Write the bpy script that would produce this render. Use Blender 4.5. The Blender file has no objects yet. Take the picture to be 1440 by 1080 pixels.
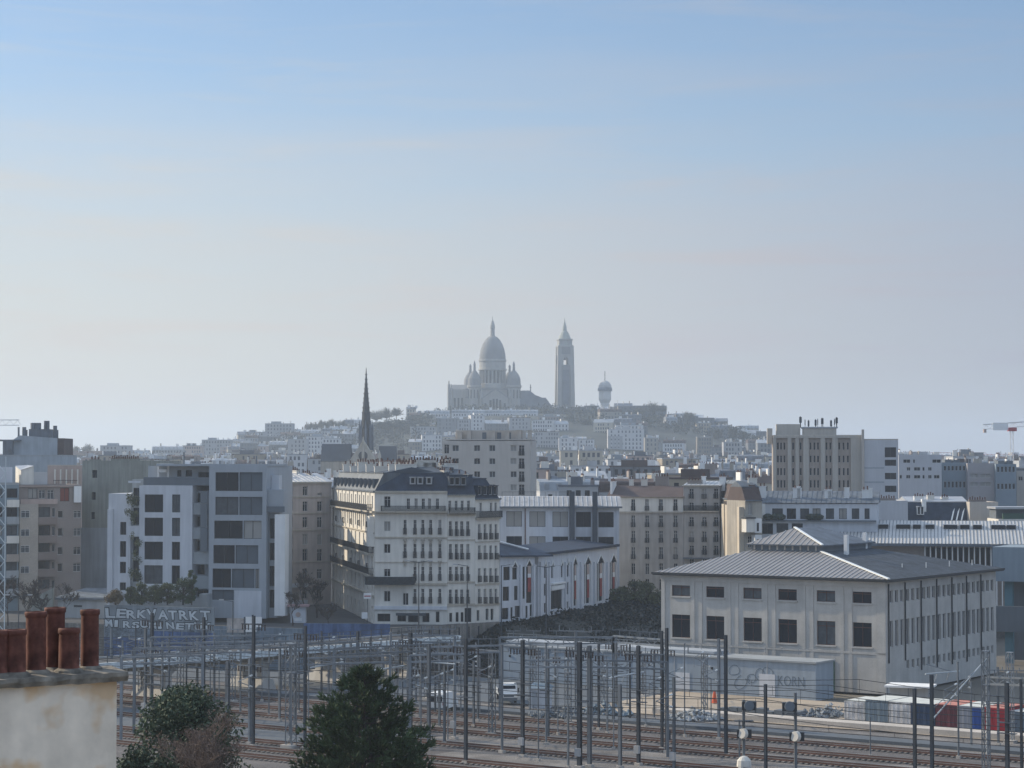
import bpy, math, random
from mathutils import Vector, Matrix, noise as mnoise
R = math.radians
random.seed(7)
SC = bpy.context.scene
COL = SC.collection
# ---------------------------------------------------------------- camera
F, HY, CZ = 3080.0, 655.0, 25.0
PITCH = math.atan((HY - 540.0) / F)
cam_d = bpy.data.cameras.new("camera")
cam_d.sensor_width = 36.0
cam_d.lens = 36.0 * F / 1440.0
cam_d.clip_start = 1.0
cam_d.clip_end = 30000.0
cam = bpy.data.objects.new("camera", cam_d)
cam.location = (0, 0, CZ)
cam.rotation_euler = (math.pi / 2 + PITCH, 0, 0)
COL.objects.link(cam)
SC.camera = cam
# ---------------------------------------------------------------- light
SUN_AZ, SUN_EL = R(-62), R(27)      # azimuth from the view direction (+Y), negative = left
world = bpy.data.worlds.new("World")
SC.world = world
world.use_nodes = True
wn, wl = world.node_tree.nodes, world.node_tree.links
wn.clear()
out = wn.new('ShaderNodeOutputWorld')
bg = wn.new('ShaderNodeBackground')
sky = wn.new('ShaderNodeTexSky')
sky.sky_type = 'NISHITA'
sky.sun_disc = False
sky.sun_elevation = SUN_EL
sky.sun_rotation = SUN_AZ
sky.altitude = 60
sky.air_density = 1.0
sky.dust_density = 0.5
sky.ozone_density = 4.0
bg.inputs['Strength'].default_value = 0.088
# thin high veil of cloud: softly mixed over the sky, thicker low down, broken by stretched noise
tc = wn.new('ShaderNodeTexCoord')
sep = wn.new('ShaderNodeSeparateXYZ')
wl.new(tc.outputs['Generated'], sep.inputs[0])
mp = wn.new('ShaderNodeMapping')
mp.inputs['Rotation'].default_value = (0, R(6), 0)
mp.inputs['Scale'].default_value = (1.6, 1.6, 15.0)
wl.new(tc.outputs['Generated'], mp.inputs[0])
nz = wn.new('ShaderNodeTexNoise')
nz.inputs['Scale'].default_value = 2.2
nz.inputs['Detail'].default_value = 6
nz.inputs['Roughness'].default_value = 0.55
wl.new(mp.outputs[0], nz.inputs['Vector'])
m1 = wn.new('ShaderNodeMath'); m1.operation = 'MULTIPLY_ADD'      # z + noise*0.05
wl.new(nz.outputs['Fac'], m1.inputs[0]); m1.inputs[1].default_value = 0.11
wl.new(sep.outputs['Z'], m1.inputs[2])
mr = wn.new('ShaderNodeMapRange'); mr.interpolation_type = 'SMOOTHSTEP'
mr.inputs['From Min'].default_value = 0.11
mr.inputs['From Max'].default_value = 0.27
mr.inputs['To Min'].default_value = 0.78
mr.inputs['To Max'].default_value = 0.05
wl.new(m1.outputs[0], mr.inputs[0])
mixv = wn.new('ShaderNodeMixRGB')
# the veil glows towards the sun (left) ; the bright part overhead, out of frame, is added fill light for the facades
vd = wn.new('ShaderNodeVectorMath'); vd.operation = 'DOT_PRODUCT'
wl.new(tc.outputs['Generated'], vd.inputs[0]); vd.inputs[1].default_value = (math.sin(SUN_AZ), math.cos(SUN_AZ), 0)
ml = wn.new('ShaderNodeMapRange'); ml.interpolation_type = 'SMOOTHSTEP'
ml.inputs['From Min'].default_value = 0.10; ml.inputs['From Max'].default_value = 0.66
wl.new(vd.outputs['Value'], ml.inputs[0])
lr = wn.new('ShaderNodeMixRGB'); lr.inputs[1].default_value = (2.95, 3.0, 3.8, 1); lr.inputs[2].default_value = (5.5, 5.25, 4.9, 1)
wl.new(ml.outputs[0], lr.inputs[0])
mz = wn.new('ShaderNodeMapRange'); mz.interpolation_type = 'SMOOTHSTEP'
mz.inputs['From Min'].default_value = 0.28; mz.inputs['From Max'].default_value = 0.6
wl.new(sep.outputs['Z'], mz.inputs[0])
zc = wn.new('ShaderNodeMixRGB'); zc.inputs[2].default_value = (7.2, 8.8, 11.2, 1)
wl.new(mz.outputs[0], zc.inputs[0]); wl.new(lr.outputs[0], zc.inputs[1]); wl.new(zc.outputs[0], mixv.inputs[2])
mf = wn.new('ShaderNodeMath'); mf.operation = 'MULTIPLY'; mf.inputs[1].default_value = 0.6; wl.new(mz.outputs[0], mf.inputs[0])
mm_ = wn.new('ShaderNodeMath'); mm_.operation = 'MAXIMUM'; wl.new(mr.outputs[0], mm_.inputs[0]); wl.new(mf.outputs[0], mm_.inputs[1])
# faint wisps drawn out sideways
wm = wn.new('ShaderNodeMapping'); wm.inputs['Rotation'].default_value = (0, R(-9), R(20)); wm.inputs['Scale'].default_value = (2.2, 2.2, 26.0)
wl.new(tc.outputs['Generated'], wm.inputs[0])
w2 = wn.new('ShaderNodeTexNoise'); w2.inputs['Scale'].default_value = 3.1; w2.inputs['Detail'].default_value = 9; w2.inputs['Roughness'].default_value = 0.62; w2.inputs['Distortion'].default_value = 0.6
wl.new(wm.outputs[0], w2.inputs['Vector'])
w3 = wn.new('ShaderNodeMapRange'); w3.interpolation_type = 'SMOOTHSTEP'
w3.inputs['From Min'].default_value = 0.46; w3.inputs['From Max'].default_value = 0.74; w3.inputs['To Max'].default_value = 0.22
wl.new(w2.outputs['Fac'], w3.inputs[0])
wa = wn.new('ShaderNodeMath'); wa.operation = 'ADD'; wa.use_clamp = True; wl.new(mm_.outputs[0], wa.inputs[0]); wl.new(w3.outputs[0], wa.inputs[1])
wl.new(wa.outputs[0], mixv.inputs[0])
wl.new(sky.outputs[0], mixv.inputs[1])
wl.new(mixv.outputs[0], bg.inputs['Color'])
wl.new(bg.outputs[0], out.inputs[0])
sun_d = bpy.data.lights.new("sun", 'SUN')
sun_d.energy = 3.6
sun_d.angle = R(0.6)
sun_d.color = (1.0, 0.86, 0.66)
sun = bpy.data.objects.new("sun", sun_d)
sdir = Vector((math.sin(SUN_AZ) * math.cos(SUN_EL), math.cos(SUN_AZ) * math.cos(SUN_EL), math.sin(SUN_EL)))
sun.rotation_euler = sdir.to_track_quat('Z', 'Y').to_euler()
sun.location = (-100, 0, 200)
COL.objects.link(sun)
SC.view_settings.view_transform = 'Standard'
SC.view_settings.look = 'None'
SC.view_settings.gamma = 1.0
SC.view_settings.exposure = 0.48
SC.cycles.use_denoising = True
SC.cycles.max_bounces = 5
SC.cycles.volume_bounces = 1
# ---------------------------------------------------------------- projection helpers
def rayk(px, py=760.0):
    """X/Y slope of the line of sight through picture column px"""
    eta = (540.0 - py) / F
    return (px - 720.0) / F / (math.cos(PITCH) - eta * math.sin(PITCH))
def zk(py):
    return math.tan(PITCH + math.atan((540.0 - py) / F))
def XW(px, Y, py=760.0): return rayk(px, py) * Y
def ZW(py, Y): return CZ + zk(py) * Y
# ---------------------------------------------------------------- materials
MATS = {}
def mat(name, col, rough=0.85, var=0.12, scale=0.35, metal=0.0, streak=0.0, fine=0.0, rnd=0.0, spec=0.3, bump=0.0):
    """principled with large soft blotches, vertical run-off streaks and fine grain"""
    if name in MATS: return MATS[name]
    m = bpy.data.materials.new(name); m.use_nodes = True
    n, l = m.node_tree.nodes, m.node_tree.links
    b = n['Principled BSDF']
    b.inputs['Roughness'].default_value = rough
    b.inputs['Metallic'].default_value = metal
    b.inputs['Specular IOR Level'].default_value = spec
    t = n.new('ShaderNodeTexCoord')
    cur = None
    def val(noise_scale, amp, mapping=None, detail=4):
        nonlocal cur
        src = t.outputs['Object']
        if mapping:
            mm = n.new('ShaderNodeMapping'); mm.inputs['Scale'].default_value = mapping
            l.new(src, mm.inputs[0]); src = mm.outputs[0]
        nn = n.new('ShaderNodeTexNoise'); nn.inputs['Scale'].default_value = noise_scale
        nn.inputs['Detail'].default_value = detail
        l.new(src, nn.inputs['Vector'])
        r = n.new('ShaderNodeMapRange')
        r.inputs['From Min'].default_value = 0.3; r.inputs['From Max'].default_value = 0.7
        r.inputs['To Min'].default_value = 1 - amp; r.inputs['To Max'].default_value = 1 + amp
        l.new(nn.outputs['Fac'], r.inputs[0])
        if cur is None: cur = r.outputs[0]
        else:
            mu = n.new('ShaderNodeMath'); mu.operation = 'MULTIPLY'
            l.new(cur, mu.inputs[0]); l.new(r.outputs[0], mu.inputs[1]); cur = mu.outputs[0]
        return nn
    if var: val(scale, var)
    if streak: val(1.0, streak, (1.6, 1.6, 0.12))
    if fine: fn = val(6.0, fine, None, 2)
    if rnd:
        oi = n.new('ShaderNodeObjectInfo')
        r = n.new('ShaderNodeMapRange'); r.inputs['To Min'].default_value = 1 - rnd; r.inputs['To Max'].default_value = 1 + rnd
        l.new(oi.outputs['Random'], r.inputs[0])
        mu = n.new('ShaderNodeMath'); mu.operation = 'MULTIPLY'
        l.new(cur, mu.inputs[0]); l.new(r.outputs[0], mu.inputs[1]); cur = mu.outputs[0]
    if cur is not None:
        v = n.new('ShaderNodeVectorMath'); v.operation = 'SCALE'
        v.inputs[0].default_value = col[:3]
        l.new(cur, v.inputs['Scale']); l.new(v.outputs[0], b.inputs['Base Color'])
    else:
        b.inputs['Base Color'].default_value = (*col[:3], 1)
    if bump and fine:
        bp = n.new('ShaderNodeBump'); bp.inputs['Strength'].default_value = bump; bp.inputs['Distance'].default_value = 0.05
        l.new(fn.outputs['Fac'], bp.inputs['Height']); l.new(bp.outputs[0], b.inputs['Normal'])
    MATS[name] = m
    return m
STONE = mat('limestone', (.44, .40, .33), var=.10, streak=.12, fine=.05)
STONE2 = mat('weathered_limestone', (.36, .33, .28), var=.14, streak=.15, fine=.05)
CREAM = mat('cream_render', (.67, .64, .575), var=.08, streak=.1)
WHITE = mat('white_render', (.55, .57, .60), var=.06, streak=.08)
WHITEB = mat('bright_white_paint', (.75, .75, .73), var=.05, streak=.06)
GREYR = mat('grey_render', (.33, .35, .36), var=.08, streak=.12)
MIDG = mat('mid_grey_cladding', (.34, .37, .40), var=.05, streak=.05)
DARKG = mat('dark_grey_cladding', (.13, .15, .17), var=.08, streak=.05)
BLINDW = mat('blind_gable_render', (.24, .25, .225), var=.12, streak=.2)
BEIGE = mat('beige_concrete', (.46, .42, .37), var=.06, streak=.08)
TAN = mat('tan_brick', (.34, .29, .25), var=.12, streak=.1, fine=.1)
PINK = mat('pink_render', (.42, .33, .29), var=.1, streak=.1)
BROWN = mat('brown_brick', (.26, .225, .205), var=.12, fine=.1)
CONC = mat('raw_concrete', (.45, .435, .405), var=.12, streak=.07, fine=.06)
ZINC = mat('zinc_roof', (.12, .14, .165), rough=.7, var=.2, scale=.5, metal=.05, streak=.15, spec=.2)
ZINCL = mat('light_zinc_roof', (.42, .43, .44), rough=.45, var=.08, scale=.5, metal=.3, spec=.5)
SLATE = mat('slate_roof', (.032, .045, .07), rough=.65, var=.3, scale=.8, fine=.2, spec=.2)
TILE = mat('clay_tile_roof', (.085, .062, .058), rough=.8, var=.2, fine=.15)
ROOFW = mat('warehouse_roof_lit_tone', (.25, .235, .225), rough=.5, var=.08, metal=.2, streak=.08)
FELT = mat('flat_roof_felt', (.22, .23, .24), var=.2)
GLASS = mat('dark_window_glass', (.012, .016, .024), rough=.15, var=0, spec=.22)
GLASSB = mat('window_glass_with_net_curtain', (.07, .08, .09), rough=.3, var=.25, scale=1.5, spec=.25)
BLIND = mat('drawn_blind', (.32, .31, .29), rough=.7, var=.06)
FRAMEW = mat('white_window_frame', (.5, .5, .49), rough=.5, var=0.04)
FRAMED = mat('dark_window_frame', (.05, .055, .06), rough=.5, var=0.04)
FRAMER = mat('rusty_window_frame', (.10, .045, .035), rough=.7, var=.2)
IRON = mat('black_ironwork', (.025, .028, .032), rough=.5, var=.1)
TERRA = mat('terracotta', (.13, .050, .036), rough=.8, var=.45, scale=5, streak=.3, fine=.3, bump=.4)
STEEL = mat('galvanised_mast_steel', (.185, .205, .225), rough=.55, var=.15, metal=.3, streak=.2, rnd=.25)
STEELD = mat('dark_mast_steel', (.055, .065, .078), rough=.6, var=.2, metal=.2, streak=.2)
PORCE = mat('brown_porcelain', (.04, .025, .022), rough=.3, var=.1)
PORCW = mat('white_glass_insulator', (.7, .72, .70), rough=.25, var=.05)
RUST = mat('rusty_rail_steel', (.16, .085, .06), rough=.7, var=.25, fine=.2, metal=.2)
RAILTOP = mat('worn_rail_head', (.42, .38, .35), rough=.35, var=.1, metal=.6)
SLEEPER = mat('concrete_sleeper', (.22, .20, .18), var=.2, fine=.1)
HILLST = mat('pale_travertine', (.33, .325, .30), var=.1, streak=.12, scale=.1)
HILLST2 = mat('grey_travertine_roof', (.21, .215, .215), var=.1, scale=.1)
LEAD = mat('blue_grey_lead', (.14, .16, .19), var=.2, scale=.2)
VERDI = mat('dark_spire_lead', (.045, .05, .055), var=.2, scale=.5)
BLUEW = mat('blue_painted_wall', (.06, .10, .20), var=.35, scale=.5, streak=.3, fine=.1)
DARKM = mat('dark_opening', (.02, .022, .026), rough=.6, var=0)
GREEN = mat('green_painted_metal', (.04, .09, .065), rough=.6, var=.1)
# ---------------------------------------------------------------- mesh builder
class MB:
    def __init__(s): s.v, s.f, s.m, s.k = [], [], [], 0
    def add(s, vs, fs, k=None):
        b = len(s.v); s.v += [tuple(p) for p in vs]
        for f in fs: s.f.append(tuple(b + i for i in f)); s.m.append(s.k if k is None else k)
        return s
    def quad(s, a, b, c, d, k=None): return s.add([a, b, c, d], [(0, 1, 2, 3)], k)
    def tri(s, a, b, c, k=None): return s.add([a, b, c], [(0, 1, 2)], k)
    def box(s, x0, y0, z0, x1, y1, z1, k=None):
        if x0 > x1: x0, x1 = x1, x0
        if y0 > y1: y0, y1 = y1, y0
        if z0 > z1: z0, z1 = z1, z0
        return s.add([(x0, y0, z0), (x1, y0, z0), (x1, y1, z0), (x0, y1, z0), (x0, y0, z1), (x1, y0, z1), (x1, y1, z1), (x0, y1, z1)],
                     [(3, 2, 1, 0), (4, 5, 6, 7), (0, 1, 5, 4), (1, 2, 6, 5), (2, 3, 7, 6), (3, 0, 4, 7)], k)
    def beam(s, p, q, w, h=None, k=None, up=(0, 0, 1)):
        p, q = Vector(p), Vector(q); h = h or w
        d = (q - p).normalized(); u = Vector(up)
        if abs(d.dot(u)) > .98: u = Vector((0, 1, 0))
        a = d.cross(u).normalized() * (w / 2); b = a.cross(d).normalized() * (h / 2)
        vs = [p - a - b, p + a - b, p + a + b, p - a + b, q - a - b, q + a - b, q + a + b, q - a + b]
        return s.add(vs, [(0, 1, 2, 3), (7, 6, 5, 4), (0, 4, 5, 1), (1, 5, 6, 2), (2, 6, 7, 3), (3, 7, 4, 0)], k)
    def tube(s, p, q, r0, r1=None, n=8, k=None, cap=True):
        p, q = Vector(p), Vector(q); r1 = r0 if r1 is None else r1
        d = (q - p).normalized(); u = Vector((0, 0, 1)) if abs(d.z) < .95 else Vector((1, 0, 0))
        a = d.cross(u).normalized(); b = d.cross(a)
        vs = []
        for c, r in ((p, r0), (q, r1)):
            for i in range(n):
                t = 2 * math.pi * i / n; vs.append(c + a * (math.cos(t) * r) + b * (math.sin(t) * r))
        fs = [(i, (i + 1) % n, n + (i + 1) % n, n + i) for i in range(n)]
        if cap: fs += [tuple(range(n - 1, -1, -1)), tuple(range(n, 2 * n))]
        return s.add(vs, fs, k)
    def lathe(s, cx, cy, prof, n=16, k=None, ph=0.0):
        vs, fs = [], []
        for r, z in prof:
            for i in range(n):
                t = 2 * math.pi * i / n + ph; vs.append((cx + math.cos(t) * r, cy + math.sin(t) * r, z))
        for j in range(len(prof) - 1):
            for i in range(n):
                fs.append((j * n + i, j * n + (i + 1) % n, (j + 1) * n + (i + 1) % n, (j + 1) * n + i))
        fs.append(tuple((len(prof) - 1) * n + i for i in range(n)))
        return s.add(vs, fs, k)
    def prism(s, pts, z0, z1, k=None):
        n = len(pts)
        return s.add([(x, y, z0) for x, y in pts] + [(x, y, z1) for x, y in pts],
                     [(i, (i + 1) % n, n + (i + 1) % n, n + i) for i in range(n)] + [tuple(range(n - 1, -1, -1)), tuple(range(n, 2 * n))], k)
    def face(s, o, ax, nin, w, h, ops, dep, k=None, kr=None):
        """wall sheet w x h with real recessed openings (u0,z0,u1,z1)"""
        o, ax, nin = Vector(o), Vector(ax), Vector(nin)
        P = lambda u, z, d=0: o + ax * u + nin * d + Vector((0, 0, z))
        us = sorted(set([0, w] + [min(max(c, 0), w) for a in ops for c in (a[0], a[2])]))
        zs = sorted(set([0, h] + [min(max(c, 0), h) for a in ops for c in (a[1], a[3])]))
        for j in range(len(zs) - 1):
            run = None
            zm = (zs[j] + zs[j + 1]) / 2
            for i in range(len(us) - 1):
                um = (us[i] + us[i + 1]) / 2
                hole = any(a[0] < um < a[2] and a[1] < zm < a[3] for a in ops)
                if not hole and run is None: run = us[i]
                if hole and run is not None:
                    s.quad(P(run, zs[j]), P(us[i], zs[j]), P(us[i], zs[j + 1]), P(run, zs[j + 1]), k); run = None
            if run is not None: s.quad(P(run, zs[j]), P(us[-1], zs[j]), P(us[-1], zs[j + 1]), P(run, zs[j + 1]), k)
        for a in ops:
            u0, z0, u1, z1 = a[:4]
            r = k if kr is None else kr
            s.quad(P(u0, z0), P(u1, z0), P(u1, z0, dep), P(u0, z0, dep), r)
            s.quad(P(u0, z1), P(u1, z1), P(u1, z1, dep), P(u0, z1, dep), r)
            s.quad(P(u0, z0), P(u0, z1), P(u0, z1, dep), P(u0, z0, dep), r)
            s.quad(P(u1, z0), P(u1, z1), P(u1, z1, dep), P(u1, z0, dep), r)
        return s
    def mesh(s, name, mats):
        me = bpy.data.meshes.new(name); me.from_pydata(s.v, [], s.f); 
        for m in (mats if isinstance(mats, (list, tuple)) else [mats]): me.materials.append(m)
        me.polygons.foreach_set('material_index', s.m); me.update()
        return me
    def build(s, name, mats, parent=None, loc=None, rz=0.0):
        return put(name, s.mesh(name, mats), parent, loc, rz)
def put(name, me, parent=None, loc=None, rz=0.0):
    o = bpy.data.objects.new(name, me); COL.objects.link(o)
    if parent: o.parent = parent
    if loc is not None: o.location = loc
    if rz: o.rotation_euler = (0, 0, rz)
    return o
def smooth(o):
    o.data.polygons.foreach_set('use_smooth', [True] * len(o.data.polygons)); return o
def tag(o, label, cat, group=None, kind=None):
    if label: o['label'] = label
    if cat: o['category'] = cat
    if group: o['group'] = group
    if kind: o['kind'] = kind
    return o
def struct(o): o['kind'] = 'structure'; return o
def thing(name, label, cat, loc=(0, 0, 0), rz=0.0, group=None):
    o = bpy.data.objects.new(name, None); COL.objects.link(o)
    o.empty_display_size = .5
    o.location = loc; o.rotation_euler = (0, 0, rz)
    return tag(o, label, cat, group)
def copy_tree(o, parent=None):
    c = o.copy(); COL.objects.link(c); c.parent = parent
    for ch in o.children: copy_tree(ch, c)
    return c
# ---------------------------------------------------------------- window library
WCACHE = {}
def window_meshes(w, h, style, pane):
    key = (round(w, 2), round(h, 2), style, pane.name)
    if key in WCACHE: return WCACHE[key]
    d = .26
    p = MB().box(0.0, d, 0.0, w, d + .03, h)
    fr = MB(); t = .07 if w > .6 else .05
    fm = FRAMEW
    if style in ('wide', 'dark', 'slit'): fm = FRAMED
    if style == 'rust': fm = FRAMER
    y0, y1 = d - .07, d - .002
    fr.box(0, y0, 0, t, y1, h); fr.box(w - t, y0, 0, w, y1, h)
    fr.box(t, y0, 0, w - t, y1, t); fr.box(t, y0, h - t, w - t, y1, h)
    if style == 'french':
        fr.box(w / 2 - t / 2, y0, t, w / 2 + t / 2, y1, h - t)
        fr.box(t, y0, h * .72, w / 2 - t / 2, y1, h * .72 + .05); fr.box(w / 2 + t / 2, y0, h * .72, w - t, y1, h * .72 + .05)
    elif style in ('wide', 'rust'):
        n = max(2, int(w / 1.6)) if style == 'wide' else 2
        for i in range(1, n): fr.box(w * i / n - t / 2, y0, t, w * i / n + t / 2, y1, h - t)
        if style == 'rust':
            fr.box(t, y0 - .01, h * .78, w - t, y0, h * .78 + .1)
    elif style in ('plain', 'dark'):
        if w > .9: fr.box(w / 2 - t / 2, y0, t, w / 2 + t / 2, y1, h - t)
    pm, fmesh = p.mesh('window', pane), fr.mesh('frame', fm)
    WCACHE[key] = (pm, fmesh)
    return WCACHE[key]
RAILC = {}
def railing_mesh(w, h, dep):
    key = (round(w, 2), round(h, 2), round(dep, 2))
    if key in RAILC: return RAILC[key]
    m = MB()
    m.box(-.05, -dep - .05, h - .06, w + .05, -dep, h); m.box(-.05, -dep - .05, 0.0, w + .05, -dep, .07)
    if dep > .1:
        for x in (-.05, w): 
            m.box(x, -dep, h - .06, x + .05, -.003, h); m.box(x, -dep, 0, x + .05, -.003, .07)
            y = -dep + .1
            while y < -.05: m.box(x + .01, y, .07, x + .04, y + .04, h - .06); y += .14
    n = max(3, int(w / .115))
    for i in range(n + 1):
        x = w * i / n; m.box(x - .03, -dep - .04, .07, x + .03, -dep - .01, h - .06)
    RAILC[key] = m.mesh('balcony_railing', IRON)
    return RAILC[key]
# ---------------------------------------------------------------- building
class Bld:
    """local frame: x along the street front (left to right in the picture), y into the block, z up from z0"""
    def __init__(s, name, label, cat, px1, Y1, px2, Y2, D, z0=0.0, group=None):
        s.P1, s.P2 = Vector((XW(px1, Y1), Y1)), Vector((XW(px2, Y2), Y2))
        d = s.P2 - s.P1; s.W = d.length; s.rz = math.atan2(d.y, d.x); s.D = D; s.z0 = z0
        s.root = thing(name, label, cat, (s.P1.x, s.P1.y, z0), s.rz, group)
        s.ax = d.normalized(); s.ny = Vector((-s.ax.y, s.ax.x))
        s.ops = {'F': [], 'L': [], 'R': []}
        s.nw = 0
    def _line(s, face):
        if face == 'F': return s.P1, s.ax
        if face == 'L': return s.P1, s.ny
        return s.P2, s.ny
    def u(s, px, face='F', py=760):
        o, a = s._line(face); k = rayk(px, py)
        return (k * o.y - o.x) / (a.x - k * a.y)
    def Y(s, px, face='F'):
        o, a = s._line(face); return o.y + a.y * s.u(px, face)
    def z(s, py, px=None, face='F'):
        Y = s.Y(px, face) if px is not None else s.P1.y
        return ZW(py, Y) - s.z0
    def frame(s, face):
        if face == 'F': return Vector((0, 0, 0)), Vector((1, 0, 0)), Vector((0, 1, 0))
        if face == 'L': return Vector((0, 0, 0)), Vector((0, 1, 0)), Vector((1, 0, 0))
        return Vector((s.W, 0, 0)), Vector((0, 1, 0)), Vector((-1, 0, 0))
    def place(s, me, name, face, u0, z0, w, parent=None, off=0.0):
        o, ax, nin = s.frame(face)
        if face == 'L': p = o + ax * (u0 + w) + nin * off; rz = -math.pi / 2
        elif face == 'R': p = o + ax * u0 + nin * off; rz = math.pi / 2
        else: p = o + ax * u0 + nin * off; rz = 0
        p.z = z0
        return put(name, me, parent or s.root, p, rz)
    def win(s, face, u0, z0, w, h, style='plain', pane=None, rail=0.0, raildep=0.0, off=0.0, hole=True):
        if hole: s.ops[face].append((u0, z0, u0 + w, z0 + h))
        if pane is None: pane = random.choices([GLASS, GLASSB, BLIND], [.66, .24, .10])[0]
        pm, fm = window_meshes(w, h, style, pane)
        wo = s.place(pm, 'window', face, u0, z0, w, off=off)
        put('frame', fm, wo)
        if rail: put('balcony_railing', railing_mesh(w, rail, raildep), s.root if False else wo, (0, -.01, 0))
        s.nw += 1
        return wo
    def winpx(s, x0, y0, x1, y1, style='plain', face='F', **k):
        u0, u1 = s.u(x0, face), s.u(x1, face)
        if u0 > u1: u0, u1 = u1, u0
        xm = (x0 + x1) / 2
        z1, z0 = s.z(y0, xm, face), s.z(y1, xm, face)
        return s.win(face, u0, z0, u1 - u0, z1 - z0, style, **k)
    def walls(s, H, mats, dep=.3, name='wall', faces='FLR', HL=None):
        m = MB()
        for fc in faces:
            o, ax, nin = s.frame(fc); w = s.W if fc == 'F' else s.D
            m.face(o, ax, nin, w, H, s.ops[fc], dep)
        m.quad((0, s.D, 0), (s.W, s.D, 0), (s.W, s.D, H), (0, s.D, H))
        m.quad((0, 0, H - .01), (s.W, 0, H - .01), (s.W, s.D, H - .01), (0, s.D, H - .01))
        return m.build(name, mats, s.root)
    def band(s, z, h, out, mats=STONE, name='cornice', u0=0.0, u1=None, faces='F'):
        u1 = s.W if u1 is None else u1
        m = MB()
        if 'F' in faces: m.box(u0 - (out if 'L' in faces else 0), -out, z, u1 + (out if 'R' in faces else 0), -.002, z + h)
        if 'L' in faces: m.box(-out, -.002, z, -.002, s.D, z + h)
        if 'R' in faces: m.box(s.W + .002, -.002, z, s.W + out, s.D, z + h)
        return m.build(name, mats, s.root)
    def part(s, name, mats, fn, parent=None):
        m = MB(); fn(m); return m.build(name, mats, parent or s.root)
    def flatroof(s, H, mats, par=.5, th=.25, roofmat=None):
        m = MB(); W, D = s.W, s.D
        m.box(0, 0, H, W, th, H + par); m.box(0, D - th, H, W, D, H + par)
        m.box(0, th, H, th, D - th, H + par); m.box(W - th, th, H, W, D - th, H + par)
        m.build('parapet', mats, s.root)
        MB().box(th, th, H, W - th, D - th, H + .05).build('roof', roofmat or FELT, s.root)
    def chimney(s, x, y, z, w, d, h, pots=4, mats=None, potmat=None):
        c = MB().box(0, 0, -1.0, w, d, h).box(-.08, -.08, h, w + .08, d + .08, h + .12).build('chimney', mats or CREAM, s.root, (x, y, z))
        if pots:
            along = w >= d
            for i in range(pots):
                t = (i + .5) / pots
                px_, py_ = (w * t, d / 2) if along else (w / 2, d * t)
                put('pot', POTM[i % 3], c, (px_, py_, h + .12))
        return c
POTM = []
OLDT = mat('sooty_terracotta', (.10, .055, .045), var=.3, scale=3)
for hh, rr in ((.5, .14), (.66, .13), (.42, .15)):
    POTM.append(MB().lathe(0, 0, [(rr * 1.15, 0), (rr, .08), (rr * .85, hh - .1), (rr * 1.05, hh - .08), (rr * 1.05, hh), (rr * .8, hh), (rr * .8, hh - .15)], 8).mesh('pot', OLDT))
# ================================================================ TERRAIN
YZ = -6.0                                   # railway yard level
TD = Vector((math.cos(R(-35)), math.sin(R(-35)), 0)); TN = Vector((-TD.y, TD.x, 0))
def tv(u, v, z=YZ): p = TD * u + TN * v; return Vector((p.x, p.y, z))
def hill_h(x, y):
    """the butte: a long ridge rising behind the low town"""
    k = x / y * F + 720
    pts = [(-400, 648), (0, 648), (100, 645), (200, 643), (300, 636), (345, 628), (400, 618), (440, 616), (500, 608), (560, 600), (600, 592), (640, 584), (700, 582),
           (860, 586), (930, 594), (1000, 606), (1060, 618), (1120, 632), (1200, 643), (1300, 650), (1900, 652)]
    for a, b in zip(pts, pts[1:]):
        if a[0] <= k <= b[0]: py = a[1] + (b[1] - a[1]) * (k - a[0]) / (b[0] - a[0]); break
    else: py = 650
    top = 25 + (655 - py) * 2100 / F
    t = min(1, max(0, (y - 1300) / 760)); t = t * t * (3 - 2 * t)
    back = min(1, max(0, (3300 - y) / 900)); 
    return -.5 + (top + .5) * t * back
MB().quad((-9000, -400, YZ - .3), (9000, -400, YZ - .3), (9000, 13000, YZ - .3), (-9000, 13000, YZ - .3)).build('ground', mat('ground_dust', (.16, .145, .12), var=.3, scale=.02, fine=.1)); struct(bpy.data.objects['ground'])
# street level slab behind the yard, with its edge wall
edge = [(-420, 360), (XW(60, 352), 352), (XW(150, 347), 347), (XW(430, 334), 334), (XW(560, 332), 332), (XW(700, 345), 345), (XW(865, 392), 392), (XW(930, 400), 400),
        (XW(1440, 400), 400), (900, 400)]
m = MB()
n = len(edge)
m.add([(x, y, YZ - .3) for x, y in edge] + [(x, y, -.02) for x, y in edge], [(i, i + 1, n + i + 1, n + i) for i in range(n - 1)], 1)
m.add([(x, y, -.02) for x, y in edge] + [(3000, 400, -.02), (3000, 1320, -.02), (-3000, 1320, -.02), (-3000, 360, -.02)], [tuple(range(n + 4))], 0)
struct(m.build('street_level', [mat('asphalt', (.06, .062, .065), var=.2, fine=.1), mat('rubble_retaining_stone', (.16, .15, .135), var=.25, scale=.8, streak=.3, fine=.2)]))
# the hill
m = MB(); nx, ny = 90, 40
vs = []
for j in range(ny + 1):
    y = 1300 + (3600 - 1300) * (j / ny)
    for i in range(nx + 1):
        x = (-1700 + 3400 * i / nx) * y / 2100
        vs.append((x, y, hill_h(x, y) + 1.5 * mnoise.noise(Vector((x * .01, y * .01, 0)))))
m.add(vs, [(j * (nx + 1) + i, j * (nx + 1) + i + 1, (j + 1) * (nx + 1) + i + 1, (j + 1) * (nx + 1) + i) for j in range(ny) for i in range(nx)])
struct(smooth(m.build('hill', mat('hill_scrub', (.035, .042, .038), var=.4, scale=.03, fine=.2))))
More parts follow.
